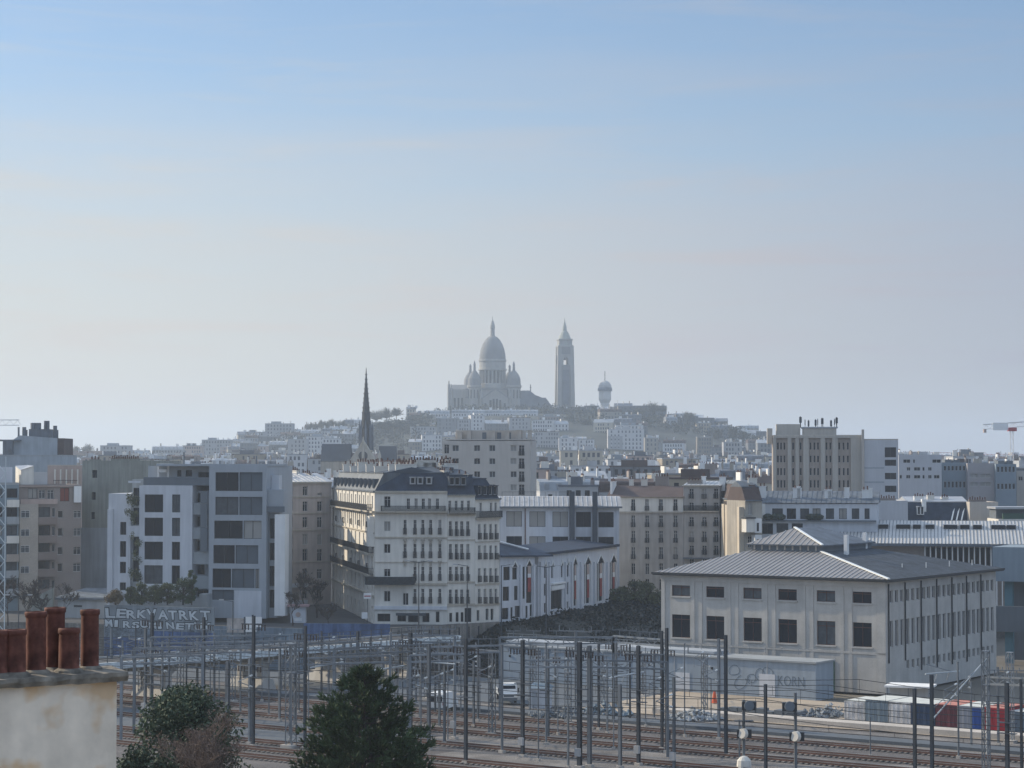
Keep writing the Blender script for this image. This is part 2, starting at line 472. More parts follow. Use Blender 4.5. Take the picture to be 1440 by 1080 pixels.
# ================================================================ HAUSSMANN CORNER BLOCK (three houses)
DKZ = mat('dark_zinc_top', (.06, .075, .095), rough=.6, var=.2, metal=.1, spec=.2)
def bracket_row(B, z, us, name='console'):
    m = MB()
    for u in us: m.prism([(u - .15, -.35), (u + .15, -.35), (u + .15, -.004), (u - .15, -.004)], z - .5, z)
    return m.build(name, STONE, B.root)
def mansard(B, z, h, inset, mats=SLATE, faces='FLR', topmat=ZINC, top=1.6):
    """steep lower slope, shallow zinc top, zinc curb between"""
    W, D = B.W, B.D; i = inset
    l = i if 'L' in faces else 0.0; r = i if 'R' in faces else 0.0
    m = MB(); b = [(0, 0), (W, 0), (W, D), (0, D)]; t = [(l, i), (W - r, i), (W - r, D - i), (l, D - i)]
    m.add([(x, y, z) for x, y in b] + [(x, y, z + h) for x, y in t], [(0, 1, 5, 4), (1, 2, 6, 5), (2, 3, 7, 6), (3, 0, 4, 7)])
    o = m.build('mansard_roof', mats, B.root)
    m = MB(); my = D / 2
    m.add([(x, y, z + h) for x, y in t] + [(l + (2.5 if l else 0), my, z + h + top), (W - r - (2.5 if r else 0), my, z + h + top)], [(0, 1, 5, 4), (2, 3, 4, 5), (1, 2, 5), (3, 0, 4)])
    m.box(l - .1, i - .15, z + h - .1, W - r + .1, i + .05, z + h + .08)
    m.build('zinc_top', topmat, B.root)
    m = MB().box(-.2 if l else 0, -.25, z - .12, W + (.2 if r else 0), -.01, z + .12)
    if l: m.box(-.25, -.01, z - .12, -.01, D, z + .12)
    m.build('gutter', ZINC, B.root)
    return o
def dormer(B, u, z, w, h, dep, mats=ZINC, face='F', style='plain'):
    m = MB()
    m.box(0, .05, 0, .12, dep, h); m.box(w - .12, .05, 0, w, dep, h); m.box(-.08, -.1, h, w + .08, dep, h + .12); m.box(.12, .05, 0, w - .12, dep, .1)
    d = B.place(m.mesh('dormer', mats), 'dormer', face, u, z, w)
    pm, fm = window_meshes(w - .24, h - .1, style, GLASS)
    put('window', pm, d, (.12, .0, .1)); put('frame', fm, d, (.12, 0, .1))
    return d
A = Bld('apartment_house', 'long cream corner house with a rounded dark balcony, facing the railway', 'apartment house', 527, 347, 629, 346, 16, 0, None)
z = lambda py: A.z(py)
# corner bay windows (left column) and five columns on the right
for (y0, y1, st) in ((698, 714, 'french'), (733, 747, 'plain'), (765, 778, 'plain'), (800, 811, 'french'), (831, 846, 'plain')):
    A.winpx(540, y0, 549, y1, st, pane=BLIND if y0 == 733 else GLASS)
A.winpx(531, 863, 549, 874, 'wide')
A.winpx(559, 863, 571, 874, 'dark'); A.winpx(574, 862, 590, 875, 'wide'); A.winpx(594, 862, 604, 875, 'wide'); A.winpx(613, 860, 618, 875, 'dark')
cols = (569.5, 583.5, 594.5, 605.5, 618.5)
for c in cols:
    for (y0, y1) in ((731, 752), (765, 785), (797, 817), (828, 849)):
        if c == 569.5 and y0 > 790: 
            if y0 > 820: A.winpx(c - 3, y0 + 6, c + 5, y1 + 2, 'plain'); 
            continue
        w = A.winpx(c - 2.1, y0, c + 2.1, y1 - .5, 'french', rail=1.0, raildep=.22)
for c, st in ((574, 'french'), (585, 'french'), (595, 'french'), (604, 'french'), (615, 'french')):
    A.winpx(c - 2.2, 701, c + 2.2, 716, st, pane=random.choice([GLASS, GLASSB, BLIND]))
# side street front (left face) in sun above, shade below
for i in range(9):
    u = 3.2 + i * 5.2 if i else 2.0
Ls = 48.0
A.D = 15
A.walls(z(691), CREAM, faces='FR')
A.band(z(722), .35, .45); A.band(z(756.5), .2, .2); A.band(z(822), .3, .3); A.band(z(857), .55, .3, WHITE, 'shop_cornice'); A.band(z(791), .12, .12)
A.band(z(693), .3, .3)
rl = railing_mesh(A.W - 1.4, 1.05, .75); put('balcony_railing', rl, A.root, (1.1, -.02, z(720.5)))
A.part('balcony_slab', STONE, lambda m: m.box(0.3, -.95, z(722) + .36, A.W, -.46, z(720.5)))
# the big curved balcony wrapping the corner at the second floor
def curved(m):
    z0, z1 = z(822), z(811); pts = []
    u0, u1 = -1.6, A.u(585)
    for i in range(0, 25):
        t = i / 24; u = u0 + (u1 - u0) * t
        pts.append((u, -1.25 * math.sin(math.pi * min(1, max(0.0, t))) ** .35 - .05))
    for a, b in zip(pts, pts[1:]):
        m.quad((a[0], a[1], z0), (b[0], b[1], z0), (b[0], b[1], z1), (a[0], a[1], z1), 0)
        m.beam((a[0], a[1], z1), (b[0], b[1], z1), .1, .1, 0); m.beam((a[0], a[1] - .04, (z0 + z1) / 2), (b[0], b[1] - .04, (z0 + z1) / 2), .05, .05, 0)
    m.add([(p[0], p[1], z0 - .004) for p in pts], [tuple(range(len(pts)))], 1)
A.part('curved_balcony', [mat('balcony_ironwork', (.035, .042, .05), var=.3, scale=3, fine=.2), STONE], curved)
def shades(m):
    u0, u1 = A.u(558), A.u(600); m.box(u0, -.9, z(863), u1, -.31, z(861.5))
    m.box(u0, -.9, z(865), u1, -.86, z(863))
A.part('shop_awning', mat('dark_awning', (.06, .075, .09), var=.2), shades)
def sconsole(m):
    for c in cols:
        u = A.u(c)
        for dz in (z(758), z(788)):
            m.prism([(u - .3, -.3), (u + .3, -.3), (u + .3, -.005), (u - .3, -.005)], dz - .25, dz)
            m.prism([(u - .15, -.2), (u + .15, -.2), (u + .15, -.005), (u - .15, -.005)], dz - .8, dz - .25)
A.part('console', STONE2, sconsole)
mansard(A, z(691), z(665) - z(691), 1.5, SLATE, 'FL', DKZ, top=.9)
for c in (580, 590.5, 603): dormer(A, A.u(c) - .45, z(681), .9, 1.05, 1.6, ZINCL)
A.chimney(A.u(546), 7.5, z(662) , 3.5, .8, 1.2, 7, CREAM)
A.chimney(A.u(566), 8.5, z(662), 4.3, .8, 1.6, 9, CREAM); A.chimney(A.u(585), 8.5, z(662), 3.6, .8, 1.3, 7, CREAM)
A.chimney(A.u(608), 9.5, z(664), 2.0, .8, 1.9, 3, CREAM)
A.chimney(A.u(626), 4, z(684), .5, 5, 2.2, 5, CREAM)
def tagwall(B, px, name, mats, w=.35, top=688):
    B.part(name, mats, lambda m: m.box(B.u(px) - w / 2, -.12, 0, B.u(px) + w / 2, -.004, B.z(top)))
B2 = Bld('apartment_house', 'narrow middle cream house, four window columns, right of the long corner house', 'apartment house', 629.3, 346, 668, 347.5, 15)
z2 = lambda py: B2.z(py)
for i, c in enumerate((633.5, 642, 649.5, 658)):
    for (y0, y1) in ((733, 754), (765, 787), (797, 817), (829, 849)):
        if y0 == 829 and i in (1,): pass
        B2.winpx(c - 2.1, y0, c + 2.1, y1 - .5, 'french', rail=1.0, raildep=.22)
for c in (631.7 + .8, 641.5, 650, 659): B2.winpx(c - 1.9, 704, c + 1.9, 718, 'french')
for c, y0 in ((634, 862), (643, 861), (650, 861)): B2.winpx(c - 2, y0, c + 2, 874.5, 'dark')
B2.winpx(653.5, 855, 663, 875, 'dark', pane=DARKM)
B2.walls(z2(696), CREAM)
B2.band(z2(725), .35, .4); B2.band(z2(760), .15, .15); B2.band(z2(820), .2, .2); B2.band(z2(852), .3, .2); B2.band(z2(698), .25, .25)
put('balcony_railing', railing_mesh(B2.W - .4, 1.05, .7), B2.root, (.2, -.02, z2(724) + .1))
B2.part('balcony_slab', STONE, lambda m: m.box(0.05, -.85, z2(725) + .36, B2.W - .05, -.42, z2(725) + .44))
mansard(B2, z2(696), z2(668) - z2(696), 1.5, SLATE, 'F', DKZ, top=.9)
for c in (636, 643.5, 652): dormer(B2, B2.u(c) - .5, z2(683), 1.0, 1.3, 1.6, ZINC)
B2.chimney(.05, 2.0, z2(670) - 2.4, .45, 8, 3.2, 7, CREAM); B2.chimney(B2.W * .25, 8, z2(664), 3.2, .7, 1.3, 6, CREAM)
B3 = Bld('apartment_house', 'lowest cream house, lumpy rounded slate mansard, beside the white pointed hall', 'apartment house', 668.3, 347.5, 702.5, 352, 14)
z3 = lambda py: B3.z(py)
for c in (674, 682, 690, 697.5):
    for (y0, y1) in ((737, 759), (767, 787), (799, 819), (828, 849)):
        B3.winpx(c - 1.9, y0, c + 1.9, y1 - .5, 'french', rail=1.0, raildep=.22)
for c in (676, 690.5, 697): B3.winpx(c - 1.6, 707, c + 1.6, 719, 'french')
for c in (685, 692): B3.winpx(c - 2, 856, c + 2, 872, 'dark')
B3.winpx(670.5, 858, 674.5, 873, 'dark')
B3.walls(z3(702), CREAM)
B3.band(z3(731), .35, .4); B3.band(z3(763), .15, .15); B3.band(z3(823), .2, .2); B3.band(z3(852), .25, .2); B3.band(z3(704), .25, .25)
put('balcony_railing', railing_mesh(B3.W - .3, 1.05, .7), B3.root, (.15, -.02, z3(729) + .1))
mansard(B3, z3(702), z3(673) - z3(702), 1.6, SLATE, 'FR', DKZ, top=1.0)
for c in (675.5, 683, 690.5, 697): dormer(B3, B3.u(c) - .55, z3(697), 1.1, 1.5, 1.5, SLATE)
B3.chimney(.0, 1.6, z3(675) - 2.6, .45, 8, 3.4, 6, CREAM); B3.chimney(B3.W * .15, 8, z3(668), 3, .7, 1.5, 6, CREAM)
# ---- house running back along the side street: its front faces LEFT towards the sun
S = Bld('apartment_house', 'cream house front receding along the side street, top floors in yellow sun', 'apartment house', 466.5, 402, 526.6, 347.2, 12)
zs = lambda py, px: S.z(py, px)
Hs = ZW(691, 347.2)
nb = 11; pitch_ = S.W / nb
fl = [0.0, 4.4, 7.9, 11.3, 14.6, 17.7]
for i in range(nb):
    u = (i + .5) * pitch_ - .6
    for j, zz in enumerate(fl):
        hh = 2.2 if j < 5 else 2.0
        S.win('F', u, zz + .5, 1.2, hh, 'french', rail=0.9 if j in (2, 4) and i % 2 else 0, raildep=.2)
S.walls(Hs, CREAM)
for zz, hh, oo in ((4.2, .3, .25), (7.6, .2, .15), (14.25, .2, .2), (17.5, .35, .45)): S.band(zz, hh, oo)
for zz, u0_, u1_ in ((7.8, 0.3, S.W - 1), (11.2, .3, S.W - 1), (17.85, .5, S.W - 3)):
    put('balcony_railing', railing_mesh(u1_ - u0_, 1.0, .75), S.root, (u0_, -.02, zz)); S.part('balcony_slab', STONE, lambda m: m.box(u0_, -.85, zz - .25, u1_, -.46, zz - .02))
S.part('pilaster', CREAM, lambda m: [m.box(i * pitch_ - .2, -.14, 14.5, i * pitch_ + .2, -.004, Hs - .1) for i in range(1, nb)])
S.part('corner_oriel', CREAM, lambda m: m.prism([(S.W - 3.2, 0), (S.W - 2.9, -.75), (S.W - .6, -.75), (S.W - .2, 0)], 12.2, 17.0))
mansard(S, Hs, z(665) - z(691), 1.5, mat('sunlit_zinc_slope', (.10, .115, .13), rough=.6, metal=.1, var=.15, streak=.2), 'F', DKZ, .9)
for i in range(nb):
    dormer(S, (i + .5) * pitch_ - .55, Hs + .5, 1.1, 1.35, 1.5, ZINC)
for i in range(1, nb): 
    S.chimney(i * pitch_ - .25, 1.4 if i % 2 else 3, Hs + 1.8, .5, 4.5, 2.1 + .35 * (i % 3), 5, CREAM)
S.chimney(S.W - 1.5, 3.5, Hs + 2, .5, 3.0, 2.2, 5, CREAM)
# ================================================================ PALE HOUSE LEFT OF THE SIDE STREET
P = Bld('apartment_house', 'pale pinkish house between the modern white block and the side street', 'apartment house', 386, 392, 466, 398, 13)
zp = lambda py: P.z(py)
for ci, c in enumerate((408.5, 429, 449.5)):
    for j, (y0, y1) in enumerate(((684, 697), (705, 719), (727, 742), (751, 766), (772, 789), (800, 814), (826, 842))):
        if j == 0 and ci == 2: P.winpx(c - 3, 693, c + 3, 697, 'plain'); continue
        P.winpx(c - 3.4, y0, c + 3.4, y1, 'french', pane=GLASS if j < 3 else (BLIND if j == 3 else None))
P.winpx(388.5, 702, 391.5, 717, 'plain'); P.winpx(388.5, 727, 391.5, 742, 'plain')
P.walls(zp(678), mat('pale_pink_stone', (.46, .40, .36), var=.1, streak=.12))
for py in (700, 723, 747, 792, 820): P.band(zp(py), .18, .14)
P.band(zp(680), .3, .3)
def shed_roof(B, z, h, mats, seams=True, over=.3, name='roof'):
    m = MB(); W, D = B.W, B.D
    m.add([(-over, -over, z), (W + over, -over, z), (W + over, D / 2, z + h), (-over, D / 2, z + h), (W + over, D + over, z), (-over, D + over, z)],
          [(0, 1, 2, 3), (3, 2, 4, 5), (1, 4, 2), (0, 3, 5)])
    if seams:
        for i in range(int(W / .9)):
            x = .3 + i * .9; m.beam((x, -over, z + .03), (x, D / 2, z + h + .03), .07, .07)
    return m.build(name, mats, B.root)
shed_roof(P, zp(678), 1.6, ZINCL)
P.chimney(1.5, 5, zp(676), 3, .6, 1.6, 6, CREAM); P.chimney(7.3, 6, zp(676), .5, 3, 1.7, 4, CREAM); P.chimney(9.3, 5, zp(676), .5, 3, 1.2, 4, BROWN)
P.part('shop_front', WHITE, lambda m: (m.box(1.6, -.35, .2, 6.5, -.004, .9), m.box(1.6, -.5, 3.2, 6.5, -.004, 3.9)))
# ================================================================ MODERN WHITE BLOCK
M = Bld('apartment_building', 'modern grey and white stepped block with wide dark windows above the graffiti wall', 'apartment building', 150, 356, 403, 350, 15, -1.0)
zm = lambda py: M.z(py)
um = lambda px: M.u(px)
def vol(name, x0, x1, ytop, ybot, proj, mats, wins, dep=.3, back=18, style='wide'):
    """projecting volume: a box standing `proj` in front of the base plane, with openings"""
    u0, u1 = um(x0), um(x1); zt, zb = zm(ytop), max(0.0, zm(ybot))
    m = MB(); ops = []
    for w in wins: ops.append((um(w[0]) - u0, zm(w[3]) - zb, um(w[2]) - u0, zm(w[1]) - zb))
    m.face((u0, -proj, zb), (1, 0, 0), (0, 1, 0), u1 - u0, zt - zb, ops, dep)
    m.quad((u0, -proj, zb), (u0, back, zb), (u0, back, zt), (u0, -proj, zt)); m.quad((u1, -proj, zb), (u1, back, zb), (u1, back, zt), (u1, -proj, zt))
    m.quad((u0, -proj, zt), (u1, -proj, zt), (u1, back, zt), (u0, back, zt)); m.quad((u0, -proj, zb), (u1, -proj, zb), (u1, back, zb), (u0, back, zb))
    m.quad((u0, back, zb), (u1, back, zb), (u1, back, zt), (u0, back, zt))
    o = m.build(name, mats, M.root)
    for w, op in zip(wins, ops):
        pane = w[4] if len(w) > 4 else GLASS
        pm, fm = window_meshes(op[2] - op[0], op[3] - op[1], style, pane)
        wo = put('window', pm, M.root, (u0 + op[0], -proj, zb + op[1])); put('frame', fm, wo)
    return o
RW = [(664, 690), (698, 723), (731, 756), (765, 790.5), (797.5, 824)]
SCREEN = mat('perforated_shutter', (.10, .12, .14), var=.1)
wins = []
for i, (a, b) in enumerate(RW):
    xs = [(305.5, 338, GLASS if i != 1 else GLASSB), (339, 371.5, SCREEN)]
    if i == 2: xs = [(304, 344, GLASS), (345, 370.5, BLIND)]
    if i == 3: xs = [(303, 333, GLASS), (334, 366, SCREEN)]
    if i == 4: xs = [(302, 328, GLASS), (329, 361, SCREEN), (362, 367.5, BLIND)]
    for x0, x1, pn in xs: wins.append((x0, a, x1, b, pn))
wins.append((301.5, 827, 332, 841, SCREEN))
vol('right_wing_wall', 296.5, 377, 655, 866, 1.0, MIDG, wins, back=13)
M.part('added_shade_block', MIDG, lambda m: m.box(5, 18.5, 0, 20.5, 34, 21.5))  # hidden block added behind to cast shade on the side street front
M.part('ground_floor_panel', WHITE, lambda m: m.box(um(333), -1.12, zm(866), um(371), -1.004, zm(828)))
CW = [(695, 720), (727.5, 753), (761, 786), (794, 820)]
wins = [(x0, a, x1, b, random.choice([GLASS, GLASS, GLASSB])) for a, b in CW for x0, x1 in ((205.5, 231.5), (244, 255.5))]
vol('white_wing_wall', 198, 272.5, 682.5, 866, .8, WHITE, wins)
vol('penthouse_wall', 203, 296, 655, 682.6, -1.5, MIDG, [(244, 661, 250, 670), (256, 661, 265, 670), (274, 664, 292, 672)], style='dark')
M.part('penthouse_parapet', DARKG, lambda m: m.box(um(203), -.55, zm(682), um(296), -.45, zm(671)))
M.part('roof_slab', MIDG, lambda m: (m.box(um(222), -.9, zm(655.5) + .01, um(378), 10, zm(652.5)),))
# recessed loggias
for a, b in ((707, 723), (741, 757), (774.5, 792), (808, 826)):
    M.part('loggia_parapet', mat('frosted_glass_parapet', (.26, .29, .31), rough=.4, var=.1), lambda m: m.box(um(272.6), -.5, zm(b), um(296.4), -.4, zm(a)))
wins = [(273.5, a, 284, b) for a, b in ((693, 706), (726, 740), (760, 774), (793, 807))] + [(274, 828, 290, 838)]
vol('recess_wall', 272.6, 296.4, 690, 866, -1.3, MIDG, wins, style='dark')
M.part('folding_screen', DARKG, lambda m: [m.box(um(284.5), -1.0, zm(b), um(294), -.9, zm(a)) for a, b in ((690, 707), (708, 740), (741, 774))])
wins = [(167.5, a, 176, b) for a, b in ((734, 752), (761, 783), (790, 806), (819, 830))]
vol('left_wing_wall', 151, 182, 694, 866, -.4, WHITE, wins, style='dark')
vol('left_step_wall', 145.5 + 5, 158, 716, 866, -.1, WHITE, [])
vol('planted_bay_wall', 182.2, 197.6, 674, 866, -1.0, GREYR, [(184, 686, 195, 711), (184, 714, 195, 738), (184, 755, 195, 780), (184, 788, 195, 818)], style='dark')
M.part('bay_parapet', WHITE, lambda m: [m.box(um(181), -.4, zm(b), um(198), -.3, zm(a)) for a, b in ((676, 679), (739, 754))])
wins = [(377.6, a, 387, b) for a, b in ((728, 756), (762, 786), (794, 822), (827, 852))]
vol('right_end_wall', 377.2, 388.6, 720, 866, -.6, MIDG, wins, style='dark', back=4)
M.part('white_pier', WHITEB, lambda m: m.box(um(388.6), -.9, zm(862), um(403), 1.2, zm(722)))
vol('upper_step_wall', 377.2, 399, 688, 720, .3, MIDG, [], back=2)
M.part('glass_parapet', DARKG, lambda m: m.box(um(377.2), -.8, zm(719), um(402), -.7, zm(711)))
vol('upper_box_wall', 377.2, 388, 668, 688, -1.5, WHITE, [], back=3)
M.part('rooftop_pergola', WHITEB, lambda m: (m.box(um(218), .5, zm(655), um(236), 2.5, zm(652)), m.box(um(219), .6, zm(671), um(221), .9, zm(655)), m.box(um(233), .6, zm(671), um(235), .9, zm(655)), m.box(um(220), .4, zm(664), um(232), .6, zm(660))))
M.part('roof_vent', DARKG, lambda m: [m.tube((um(p), 3, zm(655)), (um(p), 3, zm(q)), .12, n=8) for p, q in ((249, 636), (262, 651), (300, 648), (352, 641))])
M.part('terrace_wall', GREYR, lambda m: (m.box(um(165), -3.2, zm(852), um(290), -2.9, zm(838)), m.box(um(290), -3.2, zm(852), um(301), -.9, zm(832))))
# ================================================================ BLIND GABLE HOUSE
G = Bld('apartment_house', 'tall house showing a blank olive-grey gable with two tiny windows, left of the modern block', 'apartment house', 115, 392, 202, 388, 14)
zg = lambda py: G.z(py)
for a in ((128.5, 692, 134, 703), (128, 720, 133, 730), (129, 661, 136, 672)): G.winpx(*a, 'dark', pane=GLASS)
G.walls(zg(650), BLINDW)
G.flatroof(zg(650), BLINDW, par=.3)
G.part('pale_render_patch', mat('pale_grey_render_patch', (.30, .33, .36), var=.1, streak=.15), lambda m: m.box(G.u(113), -.06, 0, G.u(151), -.004, zg(742)))
G.chimney(G.u(151), 1, zg(650), 5.5, .6, .5, 13, BLINDW); G.chimney(G.u(121), 1, zg(650), 2, .6, .4, 3, BLINDW)
# ================================================================ LEFT APARTMENTS
L1 = Bld('apartment_building', 'brown brick flats with a beige stair tower and stacked balconies, far left', 'apartment building', 26, 380, 114, 384, 14)
z1 = lambda py: L1.z(py)
for y0, y1 in ((718, 728.5), (742.5, 754), (769, 780), (792, 804)): L1.winpx(81, y0, 88, y1, 'plain', pane=GLASS); L1.winpx(103, y0, 114 - .4, y1, 'french', pane=random.choice([GLASSB, GLASS]))
for y0, y1 in ((713, 727), (739, 753), (764, 776), (789, 800), (815, 828)): L1.winpx(54, y0, 70, y1, 'wide'); L1.winpx(73, y0 + 1, 77, y1, 'plain', pane=GLASSB)
L1.winpx(39, 687, 52, 701, 'wide', pane=BLIND); L1.winpx(54, 689, 63, 701, 'french', pane=GLASSB); L1.winpx(66, 689, 75, 702, 'french', pane=GLASSB)
L1.winpx(84, 686, 97, 705, 'wide', pane=mat('red_curtain', (.22, .07, .05), var=.1))
L1.walls(z1(683), BROWN)
L1.part('stair_tower', mat('beige_brick', (.38, .34, .29), var=.1, fine=.1), lambda m: m.box(L1.u(26), -1.1, 0, L1.u(52), -.004, z1(709)))
for i, (y0, y1) in enumerate(((717, 728), (743, 754), (769, 777), (797, 806))):
    pm, fm = window_meshes(1.5, 1.25, 'french', GLASSB); wo = put('window', pm, L1.root, (L1.u(27.5), -1.38, z1(y1))); put('frame', fm, wo)
for y0 in (728, 754, 778, 802, 829):
    L1.part('balcony', mat('brown_balcony_panel', (.22, .18, .16), var=.1), lambda m: (m.box(L1.u(52.5), -1.0, z1(y0 + 8), L1.u(79), -.9, z1(y0)), m.box(L1.u(52.5), -1.0, z1(y0 + 9.5), L1.u(79), -.004, z1(y0 + 8))))
L1.part('top_terrace', PINK, lambda m: (m.box(L1.u(28), -.5, z1(709), L1.u(80), -.35, z1(702)), m.box(0, -.3, z1(684.5), L1.u(104), -.004, z1(683))))
L1.part('white_end_gable', WHITEB, lambda m: m.prism([(L1.u(103), -.6), (L1.u(113), -.6), (L1.u(113), -.01), (L1.u(103), -.01)], z1(707), z1(684)))
L1.flatroof(z1(683), BROWN, par=.2)
L1.part('rooftop_studio', [CREAM, ZINCL], lambda m: (m.add([(x, y, q) for x in (L1.u(30), L1.u(48)) for y, q in ((1, z1(683)), (1, z1(661 if x < 2 else 655)), (7, z1(655)), (7, z1(683)))], [(0, 1, 2, 3), (4, 5, 6, 7), (0, 4, 5, 1), (3, 7, 6, 2)], 0),
    m.quad((L1.u(29), .8, z1(661)), (L1.u(48), .8, z1(655)), (L1.u(48), 7, z1(654)), (L1.u(29), 7, z1(655)), 1), m.box(L1.u(48), 1.5, z1(683), L1.u(68), 7, z1(664), 1)))
L1.part('railing', IRON, lambda m: ([m.box(L1.u(75) + i * .3, .5, z1(683), L1.u(75) + i * .3 + .04, .54, z1(676)) for i in range(14)], m.box(L1.u(75), .5, z1(676), L1.u(75) + 4.2, .55, z1(675.3))))
L0 = Bld('apartment_building', 'darker balcony flats cut off by the left edge of the picture', 'apartment building', -40, 376, 26, 379, 14)
z0_ = lambda py: L0.z(py)
for y0, y1 in ((687, 700), (713, 727), (739, 753), (765, 780), (790, 803), (815, 828)): L0.winpx(9, y0, 24, y1, 'wide'); L0.winpx(-14, y0, 3, y1, 'wide')
L0.walls(z0_(682), mat('slate_blue_cladding', (.20, .25, .28), var=.1))
for i, y0 in enumerate((703, 727, 754, 780, 803, 829)):
    L0.part('balcony', [CREAM, GREYR, CREAM, TAN, GREYR, GREYR][i], lambda m: (m.box(L0.u(8), -1.0, z0_(y0 + 9), L0.u(25.5), -.9, z0_(y0)), m.box(L0.u(8), -1.0, z0_(y0 + 10.5), L0.u(25.5), -.004, z0_(y0 + 9))))
L0.flatroof(z0_(682), GREYR, par=.4)
L0.part('rooftop_box', WHITE, lambda m: m.box(L0.u(-10), 1, z0_(682), L0.u(18), 6, z0_(657)))
K = Bld('service_building', 'low flat-roofed grey service building with a slanting end below the blank gable', 'service building', 82, 362, 152, 360, 8)
K.winpx(104, 851, 116, 854, 'dark', pane=GLASSB)
K.walls(K.z(838), GREYR)
K.part('slanting_roof', ZINC, lambda m: (m.add([(-.3, -.4, K.z(840)), (K.W, -.4, K.z(840)), (K.W, 6, K.z(829)), (2.2, 6, K.z(829))], [(0, 1, 2, 3)]), m.box(-.3, -.42, K.z(843), K.W, -.004, K.z(840))))
K.part('sloping_wing_wall', BLINDW, lambda m: m.add([(-4.2, -1, 0), (-.35, -1, 0), (-.35, -1, K.z(826)), (-4.2, -1, K.z(842)), (-4.2, -.7, 0), (-.35, -.7, 0), (-.35, -.7, K.z(826)), (-4.2, -.7, K.z(842))], [(0, 1, 2, 3), (7, 6, 5, 4), (3, 2, 6, 7), (0, 3, 7, 4), (1, 5, 6, 2)]))
# ================================================================ WHITE POINTED-ARCH HALL
H1 = Bld('depot_hall', 'lower white hall with tall pointed bays and red banners, receding to the right', 'hall', 757, 358, 868, 400, 14)
def arch(B, px, y0, y1, halfw, face='F'):
    return B.winpx(px - halfw, y0, px + halfw, y1, 'slit', pane=GLASS)
# left frontal wing of it
H0 = Bld('depot_hall', 'white hall wing with black slate roof, squeezed against the lowest cream house', 'hall', 703, 352, 752, 356, 14)
h0 = lambda py: H0.z(py)
for a in ((708, 797, 717, 816), (707, 825, 716, 845), (723, 824, 728, 844), (706, 855, 715, 871), (718, 854, 721, 870), (724, 852, 735, 868)): H0.winpx(*a, 'wide')
H0.winpx(720.5, 798, 727, 815, 'slit', pane=GLASS); 
for x0, x1, a, b in ((735, 738, 797, 842), (740, 747.5, 797, 848)): H0.winpx(x0, a, x1, b, 'slit', pane=GLASS)
H0.winpx(739, 852, 742, 869, 'slit', pane=GLASS); H0.winpx(745, 850, 748, 867, 'slit', pane=GLASS)
H0.walls(h0(782), WHITE, dep=.5)
# gabled (pointed) heads above the bays, dark triangular recess
PTM = {}
def point_head(B, u, z, w, h):
    B.part('pointed_head', GLASS, lambda m: m.prism([(0, 0)], 0, 0) if 0 else m.add([(u, -.02, z), (u + w, -.02, z), (u + w / 2, -.02, z + h), (u, .1, z), (u + w, .1, z), (u + w / 2, .1, z + h)], [(0, 1, 2), (3, 5, 4), (0, 2, 5, 3), (1, 4, 5, 2)]))
    B.part('hood_moulding', WHITEB, lambda m: (m.beam((u - .12, -.12, z), (u + w / 2, -.12, z + h + .15), .14, .2), m.beam((u + w + .12, -.12, z), (u + w / 2, -.12, z + h + .15), .14, .2)))
point_head(H0, H0.u(740), h0(797), H0.u(747.5) - H0.u(740), .95); point_head(H0, H0.u(720.5), h0(798), H0.u(727) - H0.u(720.5), .9)
RED = mat('red_banner', (.26, .055, .05), rough=.8, var=.15, scale=1); BANW = mat('white_banner', (.66, .66, .66), var=.05)
def banner(B, u, ztop, h, w=.62):
    B.part('banner', [RED, BANW, PINK], lambda m: (m.box(u - w / 2, -.14, ztop - h, u + w / 2, -.1, ztop - h * .45, 0), m.box(u - w / 2, -.14, ztop - h * .45, u + w / 2, -.1, ztop - h * .3, 1), m.box(u - w / 2, -.14, ztop - h * .3, u + w / 2, -.1, ztop, 2)))
banner(H0, H0.u(743.7), h0(797), 4.2)
H0.part('pilaster', WHITE, lambda m: [m.box(H0.u(a) - .2, -.25, 0, H0.u(a) + .2, -.004, h0(795)) for a in (732, 750.5)])
H0.part('roof', SLATE, lambda m: m.add([(-.3, -.6, h0(781)), (H0.W + 3.3, -.6, h0(782.5)), (H0.W - 2.6, 9, h0(763)), (-.3, 9, h0(763)), (-.3, -.6, h0(783.5)), (H0.W + 3.3, -.6, h0(784.5))], [(0, 1, 2, 3), (0, 4, 5, 1)]))
H0.part('white_roof_flashing', WHITEB, lambda m: m.beam((H0.u(735.5), 8.6, h0(763) + .15), (H0.u(750), 1.5, h0(776) + .25), .5, .15))
h1 = lambda py, px: H1.z(py, px)
for x, y0, y1 in ((766.5, 796, 813), (776.5, 796, 813), (790, 795, 812), (798.5, 794, 811)): 
    H1.winpx(x - 1.3, y0, x + 1.3, y1, 'slit', pane=GLASS)
    u = H1.u(x); point_head(H1, H1.u(x - 1.3), h1(y0, x), H1.u(x + 1.3) - H1.u(x - 1.3), .8)
for x, y0, y1 in ((766.5, 821, 838), (798, 819, 836), (766.5, 848, 862), (798, 846, 856)): H1.winpx(x - 1.4, y0, x + 1.4, y1, 'slit', pane=GLASS)
H1.winpx(774.5, 830, 790.5, 856, 'wide', pane=DARKM)
H1.part('name_sign', WHITEB, lambda m: (m.box(H1.u(774), -.3, h1(829, 782), H1.u(792), -.004, h1(823, 782)), m.box(H1.u(774), -.5, h1(821, 782), H1.u(792), -.004, h1(819, 782))))
